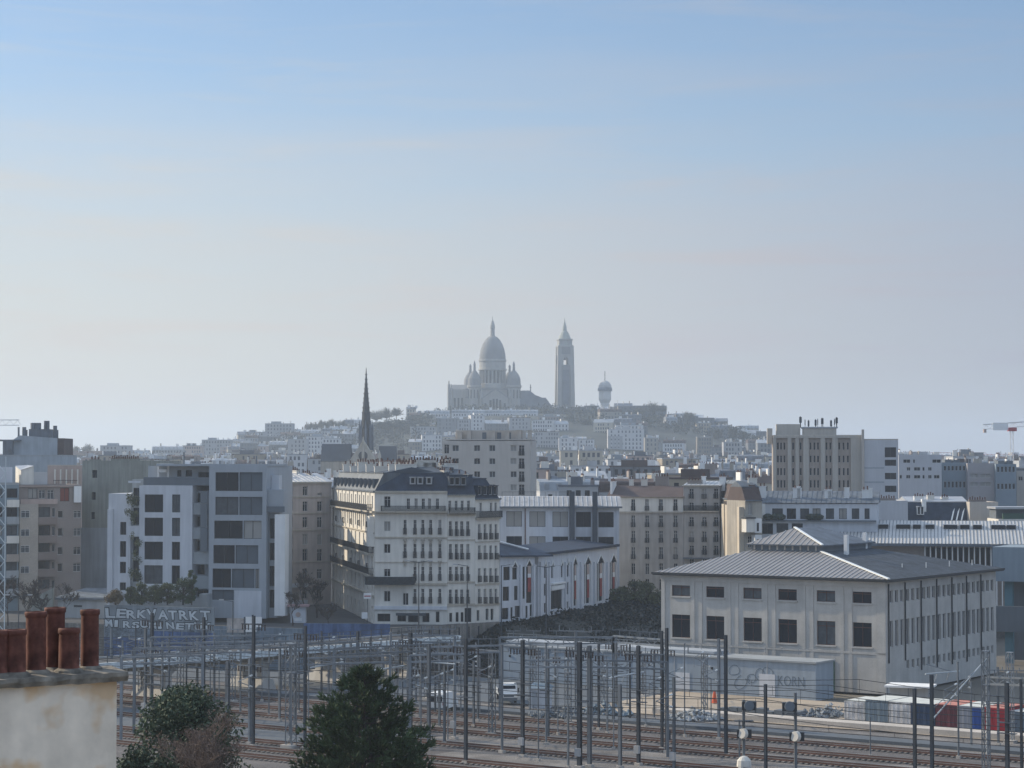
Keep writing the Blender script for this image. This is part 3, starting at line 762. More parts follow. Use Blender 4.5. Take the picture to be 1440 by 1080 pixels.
for x, hw in ((808, 3.2), (826, 4.3), (844, 4.6), (862, 4.3)):
    y0 = 794 - (x - 808) * .07; y1 = 852 - (x - 808) * .19
    H1.winpx(x - hw, y0, x + hw, y1, 'slit', pane=GLASS)
    w = H1.u(x + hw) - H1.u(x - hw); point_head(H1, H1.u(x - hw), h1(y0, x), w, 1.3)
    u = H1.u(x)
    banner(H1, u, h1(y0, x) - .1, 5.8, w * .34)
    H1.part('white_mullion', WHITEB, lambda m: [m.box(u + s * w * .31 - .07, -.06, h1(y1, x), u + s * w * .31 + .07, .1, h1(y0, x)) for s in (-1, 1)])
    H1.winpx(x - hw * .8, y1 + 3, x + hw * .8, y1 + 13, 'wide', pane=DARKM)
H1.walls(h1(781, 757), WHITE, dep=.5)
H1.part('pilaster', WHITE, lambda m: [m.box(H1.u(a) - .25, -.3, 0, H1.u(a) + .25, -.004, h1(790, a)) for a in (759, 771.5, 794, 803, 816, 835, 853)])
H1.band(h1(781, 757) - .1, .45, .5, SLATE, 'roof_edge')
H1.part('roof', SLATE, lambda m: m.add([(-.8, -.55, h1(780, 757)), (H1.W, -.55, h1(780, 757)), (H1.W, 8, h1(780, 757) + 1.0), (-4, 8, h1(771, 757))], [(0, 1, 2, 3)]))
# upper block behind
H2 = Bld('depot_building', 'white upper workshop with square dark windows and two dark flues, behind the pointed hall', 'workshop', 702, 404, 871, 404, 12)
for x0, x1 in ((712, 734), (744.5, 767), (777, 799), (810, 831), (841.5, 863)):
    for k, (y0, y1) in enumerate(((719, 740.5), (754, 776))):
        dy = (x0 - 712) * .008
        H2.winpx(x0, y0 + dy, x1, y1 + dy, 'wide')
H2.walls(ZW(712, 404), WHITE)
H2.part('roof', [mat('ribbed_grey_white_sheet', (.33, .335, .34), rough=.8, var=.15, streak=.1), WHITE], lambda m: (m.add([(-.4, -.8, H2.z(712)), (H2.W + .4, -.8, H2.z(712)), (H2.W + .4, 4.5, H2.z(698.5)), (-.4, 4.5, H2.z(698.5))], [(0, 1, 2, 3)], 0),
    m.box(-.4, 4.5, H2.z(712), H2.W + .4, H2.D, H2.z(699), 1), [m.beam((i * .9, -.8, H2.z(712) + .04), (i * .9, 4.5, H2.z(698.5) + .04), .09, .09, 1) for i in range(int(H2.W / .9) + 1)]))
H2.part('gutter', DARKG, lambda m: m.box(-.5, -1.0, H2.z(714.5), H2.W + .5, -.81, H2.z(712)))
H2.part('flue_stack', mat('dark_flue_cladding', (.07, .08, .095), var=.15), lambda m: m.box(H2.u(800.5), -1.1, 3, H2.u(808), -.004, ZW(691, 404)))
H2.part('flue_stack', MATS['dark_flue_cladding'], lambda m: m.box(H2.u(833), -1.1, 3, H2.u(840), -.004, ZW(691.5, 401)))
H2.part('downpipe', FRAMER, lambda m: m.box(H2.u(738), -.2, 2, H2.u(739.3), -.004, H2.z(715)))
H2.part('pilaster', WHITE, lambda m: [m.box(H2.u(a), -.18, 0, H2.u(a) + .4, -.004, H2.z(716)) for a in (704, 770, 803, 835, 867)])
H2.part('roof_handrail', IRON, lambda m: (m.beam((.5, 3, H2.z(692)), (H2.W * .62, 3, H2.z(692)), .05), [m.box(.5 + i * 2, 2.98, H2.z(700), .55 + i * 2, 3.03, H2.z(692)) for i in range(7)]))
# ================================================================ GREY-BROWN HAUSSMANN HOUSES
GY = mat('smoky_grey_stone', (.36, .345, .325), var=.12, streak=.15)
Q = Bld('apartment_house', 'grey-brown apartment house with pale attic storey and long brown tiled roof', 'apartment house', 856, 424, 961, 421, 13)
zq = lambda py: Q.z(py)
for c in (890.5, 910, 929.5, 950):
    for j, (y0, y1) in enumerate(((702, 718), (724.5, 741), (746, 763), (769, 786), (792, 808), (814, 830))):
        Q.winpx(c - 2.8, y0, c + 2.8, y1, 'french', rail=.85 if j < 4 else 0, raildep=.25, pane=GLASSB if j in (1, 2, 3) and random.random() < .6 else None)
Q.walls(zq(698.5), GY)
Q.part('attic_render', CREAM, lambda m: m.face((0, -.05, zq(719.5)), (1, 0, 0), (0, 1, 0), Q.W, zq(699) - zq(719.5), [(o[0], o[1] - zq(719.5), o[2], o[3] - zq(719.5)) for o in Q.ops['F'] if o[1] > zq(720)], .05))
Q.band(zq(721), .25, .3, STONE2); Q.band(zq(700), .2, .25)
Q.part('roof', TILE, lambda m: (m.add([(-.3, -.5, zq(698.5)), (Q.W + .3, -.5, zq(698.5)), (Q.W - .3, 6, zq(684)), (-.3, 6, zq(683)), (-.3, 12, zq(698)), (Q.W, 12, zq(698))], [(0, 1, 2, 3), (3, 2, 5, 4), (0, 3, 4), (1, 5, 2)])))
Q.chimney(Q.u(857), 1.0, zq(694), .4, 5, 2.2, 3, WHITEB); Q.chimney(Q.u(878), 6, zq(686), .8, .8, 1.5, 2, CREAM); Q.chimney(Q.u(915), 6.5, zq(684), 2.6, .7, 1.8, 5, BROWN); Q.chimney(Q.u(893), 8, zq(684), 1.2, .6, 1.2, 2, CREAM)
Q2 = Bld('apartment_house', 'taller grey-brown apartment house with two window columns, right of the brown tiled roof', 'apartment house', 961.3, 421, 1012, 419, 13)
zq2 = lambda py: Q2.z(py)
for ci, c in enumerate((972.5, 990.5, 1007)):
    for j, (y0, y1) in enumerate(((687, 701), (706.5, 719), (727, 740), (747, 762), (767, 780), (786, 800))):
        Q2.winpx(c - 3.2, y0, min(c + 3.2, 1011), y1, 'french', rail=.85, raildep=.25)
Q2.walls(zq2(683), GY)
Q2.band(zq2(719.5), .2, .5); Q2.band(zq2(786), .3, .7, ZINC); Q2.band(zq2(684), .25, .3)
put('balcony_railing', railing_mesh(Q2.W - .3, 1.0, .45), Q2.root, (.15, -.02, zq2(719.5) + .2))
shed_roof(Q2, zq2(683), .9, ZINCL, over=.2)
Q2.chimney(Q2.u(963), 2.5, zq2(683), 3, .8, .9, 5, BROWN); Q2.chimney(Q2.u(983), 2.5, zq2(683), .5, 2.0, 1.7, 2, WHITEB); Q2.chimney(Q2.u(1009), 2, zq2(683), 1.1, 1, 1.6, 2, WHITEB)
# side street house fronts catching sun
T = Bld('apartment_house', 'narrow gold-lit house under a brown mansard, left of the white terraced flats', 'apartment house', 1013, 424, 1047, 386, 3)
for i in range(13):
    for j in range(6): T.win('F', 1.0 + i * (T.W - 2) / 13, .6 + j * 3.1, 1.3, 2.1, 'french', pane=GLASS)
T.part('window_surround', BROWN, lambda m: [m.box(.6 + i * (T.W - 2) / 13, -.22, .3, .85 + i * (T.W - 2) / 13, -.004, 18.4) for i in range(13)])
HT = ZW(705, 385)
T.walls(HT, mat('golden_cream_render', (.50, .44, .35), var=.1, streak=.1))
T.part('projecting_bay', MATS['golden_cream_render'], lambda m: [m.box(a, -b, 0, a + 4.5, -.004, HT - 1.0) for a, b in ((6, .5), (16, .9), (26, 1.2), (34, 1.0))])
T.part('bay_window', DARKM, lambda m: [m.box(a + 4.5, -b * .8, 1 + j * 3.1, a + 4.55, -b * .25, 3 + j * 3.1) for a, b in ((26, 1.2), (16, .9)) for j in range(5)])
mansard(T, HT, 2.9, 1.0, TILE, 'FR', top=.6)
T.chimney(T.W - 3, 1.0, HT + 1, .5, 1.6, 3.0, 3, CREAM)
T2 = Bld('apartment_house', 'slim pinkish house with a white box oriel, touching the white terraced flats', 'apartment house', 1048, 385, 1072, 386, 8)
for y0, y1 in ((707, 724), (731, 747), (754, 770), (777, 792)): T2.winpx(1052, y0, 1058, y1, 'french')
T2.walls(ZW(704, 385), STONE2)
T2.part('box_oriel', [CREAM, FRAMED], lambda m: (m.box(T2.u(1043), -2.0, T2.z(748), T2.u(1055), -.003, T2.z(729)), m.box(T2.u(1042), -2.2, T2.z(729), T2.u(1056), -.003, T2.z(727), 1)))
T2.part('white_loggia', [WHITEB, DARKM], lambda m: [(m.box(T2.u(1056.5), -1.6, T2.z(b), T2.u(1066), -.003, T2.z(a)), m.box(T2.u(1059), -1.62, T2.z(b - 2), T2.u(1062), -1.603, T2.z(a + 6), 1)) for a, b in ((729, 749), (752, 770))])
mansard(T2, ZW(704, 385), 2.4, 1.5, TILE, 'F', top=1)
# ================================================================ WHITE TERRACED FLATS
U = Bld('apartment_building', 'long white terraced flats with sunlit white chimneys, behind the warehouse', 'apartment building', 1068, 400, 1234, 396, 12)
zu = lambda py: U.z(py)
for x0, x1 in ((1086, 1101), (1106.5, 1119.5), (1125.5, 1138), (1143, 1154), (1161.5, 1173), (1180, 1191), (1198, 1208.5), (1216, 1223)): U.winpx(x0, 715, x1, 730, 'wide', pane=random.choice([BLIND, GLASS, GLASSB]))
for x0, x1 in ((1071, 1087), (1092, 1108.5), (1113.5, 1129)): U.winpx(x0, 736, x1, 751, 'wide', pane=random.choice([GLASS, GLASSB]))
for x0, x1 in ((1071, 1087), (1092, 1108.5)): U.winpx(x0, 757, x1, 770, 'wide')
U.walls(zu(708), WHITE)
U.part('terrace_slab', DARKG, lambda m: m.box(.2, -.7, zu(733), U.W - .2, -.004, zu(731)))
U.part('terrace_planting', mat('dark_terrace_plants', (.03, .04, .03), var=.3), lambda m: [m.lathe(U.u(p), -.4, [(.1, zu(732)), (.9, zu(732) + .4), (1.0, zu(732) + .9), (.3, zu(732) + 1.3)], 7) for p in (1080, 1090, 1098, 1140, 1146, 1151)])
shed_roof(U, zu(707), 2.1, ZINC, over=.3)
for p, w, h in ((1066, 1.3, 2.2), (1114, 1.6, 1.9), (1120, .6, 2.2), (1159, 1.3, 1.6), (1164, .6, 1.4), (1187, .9, 2.0), (1212, 1.3, 1.6), (1222, .6, 1.9)):
    U.chimney(U.u(p), 2.2, zu(704) + .6, w, .7, h - .3, 0 if w < 1 else 2, WHITEB)
U.part('white_gable', WHITEB, lambda m: m.box(.0 - .3, -.35, zu(729), U.u(1078) - .2, -.004, zu(708)))
# ================================================================ BROWN PILASTERED TOWER
V = Bld('office_tower', 'tan tower with vertical pale piers and many roof masts, right of the hill', 'tower', 1088, 522, 1213, 520, 16)
zv = lambda py: V.z(py)
for (y0, y1) in ((622, 632.5), (640.5, 650.5), (658, 668.5), (675, 686), (693, 704)):
    for grp in ((1094.5, 1099, 1103.7), (1116,), (1126.5,), (1140.5, 1146, 1151), (1163, 1168.5), (1181, 1187, 1193)):
        for c in grp: V.winpx(c - 1.5, y0, c + 1.5, y1, 'plain', pane=GLASS)
V.walls(zv(615), TAN)
V.part('pier', mat('pale_beige_stone', (.44, .41, .36), var=.06, streak=.08), lambda m: [m.box(V.u(a), -.45, 0, V.u(b), -.004, zv(616)) for a, b in ((1087.5, 1092), (1108, 1113.5), (1119, 1124), (1130, 1138), (1154.5, 1161), (1171, 1179), (1197, 1213))])
V.band(zv(616), .5, .5, MATS['pale_beige_stone'], 'cornice')
V.flatroof(zv(614), MATS['pale_beige_stone'], par=.4)
V.part('rooftop_screen', [MATS['pale_beige_stone'], MIDG], lambda m: (m.box(V.u(1080), 3, zv(624), V.u(1087.3), 9, zv(602)), m.box(V.u(1093), 4, zv(613), V.u(1127), 10, zv(596)), m.box(V.u(1131), 3, zv(613), V.u(1178), 9, zv(601)), m.box(V.u(1129), 2.8, zv(602), V.u(1180), 9.2, zv(600), 1)))
rr = random.Random(4)
for p, yt, w in ((1127.5, 585, .45), (1134, 589, .15), (1139, 590, .3), (1149, 589, .35), (1152, 588, .15), (1158, 587, .3), (1159.5, 587, .2), (1171, 590, .35), (1176, 588, .18), (1179, 586, .4)):
    V.part('antenna_mast', STEELD, lambda m: (m.tube((V.u(p), 5, zv(601)), (V.u(p), 5, zv(yt)), w * .35, n=6), m.box(V.u(p) - w * .7, 4.7, zv(yt + 9), V.u(p) + w * .7, 5.0, zv(yt + 1))))
V2 = Bld('office_building', 'plain white block with four dark windows at its right edge, joined to the tan tower', 'office building', 1213.5, 519, 1264, 518, 16)
for y0, y1 in ((629, 643), (646.5, 655), (665, 674), (683, 692)): V2.winpx(1245, y0, 1261, y1, 'wide', pane=GLASS)
V2.walls(V2.z(619), mat('pale_grey_panels', (.50, .51, .53), var=.04, streak=.05))
V2.flatroof(V2.z(619), BEIGE, par=.3)
V2.part('string_course', MIDG, lambda m: [m.box(0, -.05, V2.z(b), V2.u(1244), -.004, V2.z(a)) for a, b in ((657, 659), (677, 679))])
V2.part('corner_pier', BEIGE, lambda m: (m.box(-.2, -.5, 0, V2.u(1216), -.004, V2.z(604)),))
# ================================================================ BEIGE SLAB BEHIND THE CORNER BLOCK
W_ = Bld('apartment_tower', 'plain beige slab block with small square windows rising behind the slate mansards', 'apartment block', 622, 492, 746, 490, 15)
zw = lambda py: W_.z(py)
for k in range(7):
    dy = k * 18.4
    for x0, x1 in ((636, 645), (666.5, 675), (688, 696.5), (718, 726.5)):
        W_.winpx(x0, 626 + dy, x1, 634.5 + dy, 'plain', pane=random.choice([GLASS, GLASSB, GLASSB, BLIND]))
    W_.winpx(624.5, 625 + dy, 631.5, 638 + dy, 'french', pane=GLASS); W_.winpx(729.5, 626 + dy, 737.5, 640.5 + dy, 'french', pane=GLASS, rail=.9)
W_.walls(zw(620), mat('pale_beige_concrete', (.50, .465, .42), var=.05, streak=.06))
W_.flatroof(zw(619), MATS['pale_beige_concrete'], par=.25)
W_.part('rooftop_room', BEIGE, lambda m: (m.box(W_.u(638), 3, zw(619), W_.u(733), 11, zw(605)),))
W_.part('rooftop_door', DARKG, lambda m: [m.box(W_.u(a), 2.9, zw(619), W_.u(a) + .9, 2.996, zw(608)) for a in (676, 697, 711)])
for p, h in ((642, 2.6), (655, 2.9), (689, 2.7), (709, 2.7), (726, 3.0), (741, 2.9)): W_.chimney(W_.u(p), 2.0, zw(619), .9, .8, h - .8, 0, BEIGE)
# ================================================================ RAILWAY WAREHOUSE
WH = Bld('railway_warehouse', 'big concrete railway warehouse with a hipped metal roof and raised lantern', 'warehouse', 930, 318, 1245, 298, 38.8, YZ)
zh = lambda py, px=1240: WH.z(py, px)
for i, (x0, x1) in enumerate(((944.6, 970), (992.8, 1018), (1045, 1070.6), (1094, 1120), (1148, 1174), (1198.5, 1225))):
    xm = (x0 + x1) / 2
    u0, u1 = WH.u(x0), WH.u(x1)
    WH.win('F', u0, 12.25, u1 - u0, 1.55, 'rust', GLASS if i % 2 else GLASSB); WH.win('F', u0, 6.3, u1 - u0, 3.3, 'rust', GLASS if i != 4 else GLASSB)
HH = 15.35
for b in range(7):
    for k in range(3):
        u = 1.2 + b * 5.35 + k * 1.72
        WH.win('R', u, 12.3, 1.05, 1.7, 'plain', GLASS); WH.win('R', u, 6.3, 1.05, 3.6, 'plain', GLASS)
        if b > 0: WH.win('R', u + .1, 3.0 , .8, 1.2, 'plain', GLASS)
WH.walls(HH, CONC, faces='FLR', dep=.35)
def whp(m):
    for i in range(1, 6):
        u = WH.W * i / 6.0
        m.box(u - .9, -.08, 0, u - .35, -.004, HH - .6); m.box(u + .35, -.08, 0, u + .9, -.004, HH - .6)
    m.box(0, -.16, HH - .9, WH.W + .0, -.004, HH - .1); m.box(0, -.1, 5.3, WH.W, -.004, 5.6); m.box(0, -.1, 0, .6, -.004, HH - .9); m.box(WH.W - 1.4, -.1, 0, WH.W, -.004, HH - .9)
WH.part('pilaster', CONC, whp)
def sills(m):
    for o in WH.ops['F']: m.box(o[0] - .15, -.14, o[1] - .22, o[2] + .15, -.005, o[1] - .02)
WH.part('window_sill', CONC, sills)
for b in range(1, 8): 
    WH.part('downpipe', IRON, lambda m: m.tube((WH.W + .13, 0.7 + (b - 1) * 5.35, 4.2 if b < 3 else 2.5), (WH.W + .13, 0.7 + (b - 1) * 5.35, HH - .4), .1, n=6))
WH.part('service_door', GREEN, lambda m: m.box(WH.u(1165.5), -.1, 0, WH.u(1173), -.004, 4.2))
def eave(m):
    o = .95; W, D = WH.W, WH.D
    m.box(-o, -o, HH - .12, W + o, D + o, HH + .22)
    m.box(-o - .12, -o - .12, HH - .02, W + o + .12, -o - .003, HH + .3); m.box(W + o + .003, -o, HH - .02, W + o + .12, D + o, HH + .3)
WH.part('eaves', IRON, eave)
EZ = HH + .26; TZ = HH + 3.25
a0, a1, b0, b1 = 8.6, 20.0, 11.2, 28.0     # lantern footprint
o_ = .9
def lowroof(m):
    W, D = WH.W, WH.D
    lo = [(-o_, -o_), (W + o_, -o_), (W + o_, D + o_), (-o_, D + o_)]; hi = [(a0, b0), (a1, b0), (a1, b1), (a0, b1)]
    m.add([(x, y, EZ) for x, y in lo] + [(x, y, TZ) for x, y in hi], [(0, 1, 5, 4), (2, 3, 7, 6), (3, 0, 4, 7)], 0)
    m.add([(lo[1][0], lo[1][1], EZ), (lo[2][0], lo[2][1], EZ), (a1, b1, TZ), (a1, b0, TZ)], [(0, 1, 2, 3)], 1)  # right slope in darker zinc: its shade is put into the colour
    n = 46
    for i in range(n + 1):                       # standing seams on the front hip
        x = -o_ + (W + 2 * o_) * i / n
        t = min(1.0, (x + o_) / (a0 + o_), (W + o_ - x) / (W + o_ - a1))
        m.beam((x, -o_, EZ + .05), (x, -o_ + (b0 + o_) * t, EZ + .05 + (TZ - EZ) * t), .09, .09, 2)
    n = 52
    for i in range(n + 1):
        y = -o_ + (D + 2 * o_) * i / n
        t = min(1.0, (y + o_) / (b0 + o_), (D + o_ - y) / (D + o_ - b1))
        m.beam((W + o_, y, EZ + .04), (W + o_ - (W + o_ - a1) * t, y, EZ + .04 + (TZ - EZ) * t), .06, .06, 1)
WH.part('roof', [ROOFW, ZINC, ZINCL], lowroof)
LZ = TZ + .95
def lantern(m):
    m.box(a0, b0, TZ - .3, a1, b1, LZ, 0)
    for i in range(9):
        x = a0 + .5 + i * 1.25; m.box(x, b0 - .08, TZ + .15, x + .25, b0 - .003, LZ - .05, 1)
WH.part('lantern_wall', [DARKG, BEIGE], lantern)
PZ = LZ + 2.3
def toproof(m):
    q0, q1, r0, r1 = a0 - .5, a1 + .5, b0 - .5, b1 + .5; xm = (a0 + a1) / 2
    m.add([(q0, r0, LZ + .02), (q1, r0, LZ + .02), (q1, r1, LZ + .02), (q0, r1, LZ + .02), (xm - .8, r0 + 5, PZ), (xm - .8, r1 - 5, PZ)], [(0, 1, 4), (2, 3, 5), (3, 0, 4, 5)], 0)
    m.add([(q1, r0, LZ + .02), (q1, r1, LZ + .02), (xm - .8, r1 - 5, PZ), (xm - .8, r0 + 5, PZ)], [(0, 1, 2, 3)], 1)  # right side of the lantern roof darkened the same way, as shade
    m.box(q0, r0, LZ - .15, q1, r1, LZ + .0, 1)
    for i in range(1, 14):
        x = q0 + (q1 - q0) * i / 14; t = 1 - abs(x - xm + .8) / ((q1 - q0) / 2 + .8 * (1 if x > xm else -1)); t = max(0, min(1, t))
        m.beam((x, r0, LZ + .06), (x, r0 + 5 * t, LZ + .06 + (PZ - LZ) * t), .08, .08, 2)
WH.part('lantern_roof', [ROOFW, ZINC, ZINCL], toproof)
FL = mat('glint_white_flashing', (.85, .86, .82), rough=.25, var=.03, metal=0.0, spec=.9)  # sun glint on the metal put into a near-white base colour
WH.part('hip_flashing', FL, lambda m: m.beam((WH.W + o_, -o_, EZ + .12), (a1, b0, TZ + .12), .42, .14))
WH.part('hip_flashing', FL, lambda m: m.beam((a1 + .5, b0 - .5, LZ + .12), ((a0 + a1) / 2 - .8, b0 + 4.5, PZ + .12), .4, .14))
for x, y in ((22, 14.5), (19.5, 26)): WH.part('white_vent', WHITEB, lambda m: m.box(x, y, TZ - .8, x + .55, y + .6, TZ + 2.4))
WH.part('snow_guard', WHITEB, lambda m: [m.box(WH.W - 4 + i, 14 + i * 6, EZ + .7, WH.W - 3.9 + i, 14.1 + i * 6, EZ + 1.5) for i in range(4)])
# side canopy by the containers
CP = Bld('canopy_shelter', 'flat white-roofed canopy standing against the right side of the warehouse', 'shelter', 1245, 283, 1306, 281, 4, YZ)
CP.part('roof', WHITEB, lambda m: m.box(-.2, -.3, 2.55, CP.W + .2, 4, 2.8)); CP.part('wall', GREYR, lambda m: m.box(.3, .6, 0, CP.W - .3, 3.6, 2.547))
for u in (.1, CP.W / 2, CP.W - .2): CP.part('post', STEEL, lambda m: m.box(u, -.1, 0, u + .12, .02, 2.547))
# ================================================================ LONG SAWTOOTH HALL BEHIND THE WAREHOUSE
X = Bld('station_hall', 'long hall with a pale ribbed roof full of dark skylights, behind the warehouse', 'hall', 1135, 392, 1470, 384, 18)
zx = lambda py: X.z(py, 1300)
XE, XR = zx(764), zx(735)
X.part('roof', [mat('pale_ribbed_roof', (.50, .49, .47), rough=.5, var=.05, streak=.05), ZINC], lambda m: (m.add([(-6, -1, XE), (X.W, -1, XE), (X.W, 15, XR), (1, 15, XR), (-6, 15, XE)], [(0, 1, 2, 3), (0, 3, 4)], 0),
    [m.beam((i * .62, -1, XE + .05), (i * .62, 15, XR + .05), .1, .1, 1) for i in range(2, int(X.W / .62))], m.box(-6, -1.1, XE - .5, X.W, -.9, XE - .02, 1)))
for x0, x1 in ((1154, 1163), (1167, 1180), (1192, 1211), (1216, 1230), (1234, 1247), (1259, 1279), (1283, 1294), (1301, 1313), (1327, 1347), (1351, 1364), (1370, 1382), (1396, 1416), (1418, 1431)):
    u0, u1 = X.u(x0), X.u(x1); yy = 9.0
    zb = XE + (XR - XE) * (yy + 1) / 16
    sk = X.part('skylight', [DARKM, ZINCL], lambda m: (m.box(u0, yy, zb - .3, u1, yy + 2.2, zb + .75, 0), m.box(u0 - .08, yy - .1, zb + .75, u1 + .08, yy + 2.6, zb + .85, 1)))
def fins(m):
    for i in range(26):
        x = X.u(1300) + i * .95
        m.box(x, -.4, 0, x + .16, 0, XE - .5, 0)
X.part('white_post', WHITEB, fins)
X.part('wall', [BROWN, DARKM], lambda m: (m.face((0, .6, 0), (1, 0, 0), (0, 1, 0), X.W, XE - .4, [(X.u(1300) + i * .95 + .25, zx(800), X.u(1300) + i * .95 + .85, zx(770)) for i in range(25)], .4, 0), m.quad((0, 1.02, 0), (X.W, 1.02, 0), (X.W, 1.02, XE - .4), (0, 1.02, XE - .4), 1)))
Y1 = Bld('covered_dock', 'dark open dock under a plain blue-grey fascia at the right edge, beyond the warehouse', 'loading dock', 1396, 345, 1500, 340, 12, YZ)
zy = lambda py: Y1.z(py)
Y1.part('fascia', mat('blue_grey_sheet', (.22, .27, .31), var=.06, streak=.08), lambda m: m.box(0, -.3, zy(817), Y1.W, 12, zy(769)))
Y1.part('back_wall', DARKG, lambda m: m.box(0, 8, 0, Y1.W, 8.4, zy(817) - .01))
Y1.part('column', mat('blue_green_column', (.10, .20, .24), var=.1), lambda m: m.box(Y1.u(1410), 1, 0, Y1.u(1421), 2, zy(817) - .01))
Y1.part('lower_beam', DARKG, lambda m: m.box(0, 0, zy(888), Y1.W, .6, zy(852)))
# ---- roofs further back on the right
for (nm, lb, x0, x1, yt, Yd, ms, par) in (('apartment_building', 'blank pale grey side wall standing left of the slate mansard with sunlit ribs', 1235, 1277, 706, 436, MATS['pale_grey_panels'], .3),
        ('apartment_building', 'blank grey-beige side wall standing right of the slate mansard with sunlit ribs', 1364, 1404, 708, 436, BEIGE, .3)):
    Z = Bld(nm, lb, 'apartment building', x0, Yd, x1, Yd, 12); Z.walls(Z.z(yt), ms); Z.flatroof(Z.z(yt), ms, par)
    Z.chimney(.5, 3, Z.z(yt), 3.5, .6, .6, 7, BROWN)
Z = Bld('apartment_building', 'low slate mansard with white sunlit ribs between two blank grey side walls', 'apartment building', 1277.3, 438, 1363.7, 438, 14)
Z.walls(Z.z(734), CREAM); mansard(Z, Z.z(734), 4.0, 1.6, SLATE, 'F', ZINCL, 1.0)
Z.part('lit_rib', FL, lambda m: [m.beam((Z.u(a), -.2, Z.z(732)), (Z.u(a + 8), 1.7, Z.z(709)), .25, .15) for a in (1338, 1345, 1352)])  # same glint white stands for sun on the ribs
Z.part('white_flue', WHITEB, lambda m: m.box(Z.u(1298), .8, Z.z(722), Z.u(1304), 2.0, Z.z(702)))
Z.chimney(Z.u(1290), 3, Z.z(706), 2, .8, 1, 4, WHITEB); Z.chimney(Z.u(1310), 4, Z.z(706), 1.4, .8, 1.2, 3, CREAM); Z.chimney(Z.u(1330), 4, Z.z(706), 1.4, .8, .8, 3, CREAM)
for c in (1293, 1297): dormer(Z, Z.u(c) - .4, Z.z(724), .8, 1.6, 1.2, WHITEB)
Z = Bld('apartment_building', 'pale building with a dark plant-filled roof terrace above the sawtooth hall at the right edge', 'apartment building', 1404.3, 424, 1490, 424, 10)
for i in range(7): Z.winpx(1406 + i * 9, 735.5, 1412 + i * 9, 738.5, 'slit')
Z.walls(Z.z(730), CREAM); Z.part('terrace_room', [DARKG, GREEN], lambda m: (m.box(0, 2, Z.z(730), Z.W, 8, Z.z(716)), m.box(1, .5, Z.z(730), 5, 1.2, Z.z(722), 1))); Z.part('awning', ZINCL, lambda m: m.box(-.5, .2, Z.z(716), Z.W, 8, Z.z(713)))
for (lb, x0, x1, yt, Yd, ms, rows) in (('white flats with small square windows immediately right of the plain white block', 1264.5, 1325, 641, 560, MATS['pale_grey_panels'], ((646, 651, ((1271, 1281), (1285, 1287.5), (1312, 1324))), (657, 662, ((1276, 1281), (1286, 1295), (1298, 1301), (1306, 1311))), (668, 673, ((1266, 1269), (1275, 1281), (1286, 1295), (1298, 1301), (1306, 1311), (1314, 1322))))),
        ('blue-grey glassy flats with dark roof huts, far right', 1326, 1361, 652, 570, mat('blue_grey_cladding', (.22, .27, .31), var=.06), ((655, 662, tuple((1328 + i * 5.4, 1331.6 + i * 5.4) for i in range(6))), (677, 686, tuple((1328 + i * 5.4, 1331.6 + i * 5.4) for i in range(6))))),
        ('pinkish grey flats with two pale window bands, far right', 1361.3, 1401, 653, 568, mat('pinkish_grey_render', (.36, .34, .34), var=.06), ((666, 672, ((1365, 1376), (1379, 1394))), (678, 684, ((1365, 1376), (1379, 1394))))),
        ('glass-fronted flats with dark roof huts at the far right edge', 1401.3, 1430, 654, 566, MATS['blue_grey_cladding'], ((656, 664, tuple((1403 + i * 5.4, 1406.6 + i * 5.4) for i in range(5))), (680, 688, tuple((1403 + i * 5.4, 1406.6 + i * 5.4) for i in range(5))))),
        ('low beige flats touching the right edge of the picture', 1430.3, 1500, 664, 572, BEIGE, ((670, 676, ((1433, 1439), (1445, 1452))),))):
    Z = Bld('apartment_building', lb, 'apartment building', x0, Yd, x1, Yd, 14)
    for a, b, xs in rows:
        for p, q in xs: Z.winpx(p, a, q, b, 'plain', pane=GLASS if 'pinkish' not in lb else BLIND)
    Z.walls(Z.z(yt), ms); Z.flatroof(Z.z(yt), ms, .3)
    if 'hut' in lb: 
        for p in (x0 + 8, x0 + 20): Z.part('roof_hut', DARKG, lambda m: m.box(Z.u(p), 4, Z.z(yt), Z.u(p + 9), 9, Z.z(yt - 6)))
# ================================================================ ROOFSCAPE AT THE FAR LEFT
Z = Bld('apartment_building', 'bulky blue-grey rooftop cluster bristling with vents on the left skyline', 'apartment building', -20, 520, 86, 520, 18)
Z.walls(Z.z(642), mat('pale_blue_grey_zinc', (.34, .38, .41), var=.12, streak=.1))
Z.part('rooftop_volume', [mat('pale_blue_grey_zinc', (.34, .38, .41), var=.12, streak=.1), TILE, ZINC], lambda m: (m.add([(Z.u(x), y, Z.z(p)) for y in (3, 14) for x, p in ((12, 642), (12, 619), (22, 612), (76, 616), (76, 642))], [(0, 1, 2, 3, 4), (9, 8, 7, 6, 5), (1, 6, 7, 2), (2, 7, 8, 3), (3, 8, 9, 4), (0, 5, 6, 1)], 0), m.box(Z.u(76), 3, Z.z(642), Z.u(85), 14, Z.z(616), 1),
    m.box(Z.u(34), 4, Z.z(616), Z.u(62), 10, Z.z(603), 2), m.box(Z.u(0), 2, Z.z(642), Z.u(14), 9, Z.z(620), 2), m.box(Z.u(-15), 2, Z.z(620), Z.u(25), 9, Z.z(618), 2)))
for p, a, w in ((17, 600, .25), (25, 600, .5), (28, 604, .3), (38, 594, .7), (44, 594, .9), (55, 591, .35), (59, 591, .35), (69, 598, .5), (72, 604, .3)):
    Z.part('vent_stack', ZINC, lambda m: m.tube((Z.u(p), 6, Z.z(622)), (Z.u(p), 6, Z.z(a)), w, n=7))
Z.flatroof(Z.z(642), GREYR, .4)
Z = Bld('apartment_building', 'grey-brown roof with a frail rooftop frame between the lit studio and the blank gable', 'apartment building', 66, 430, 114.5, 430, 10)
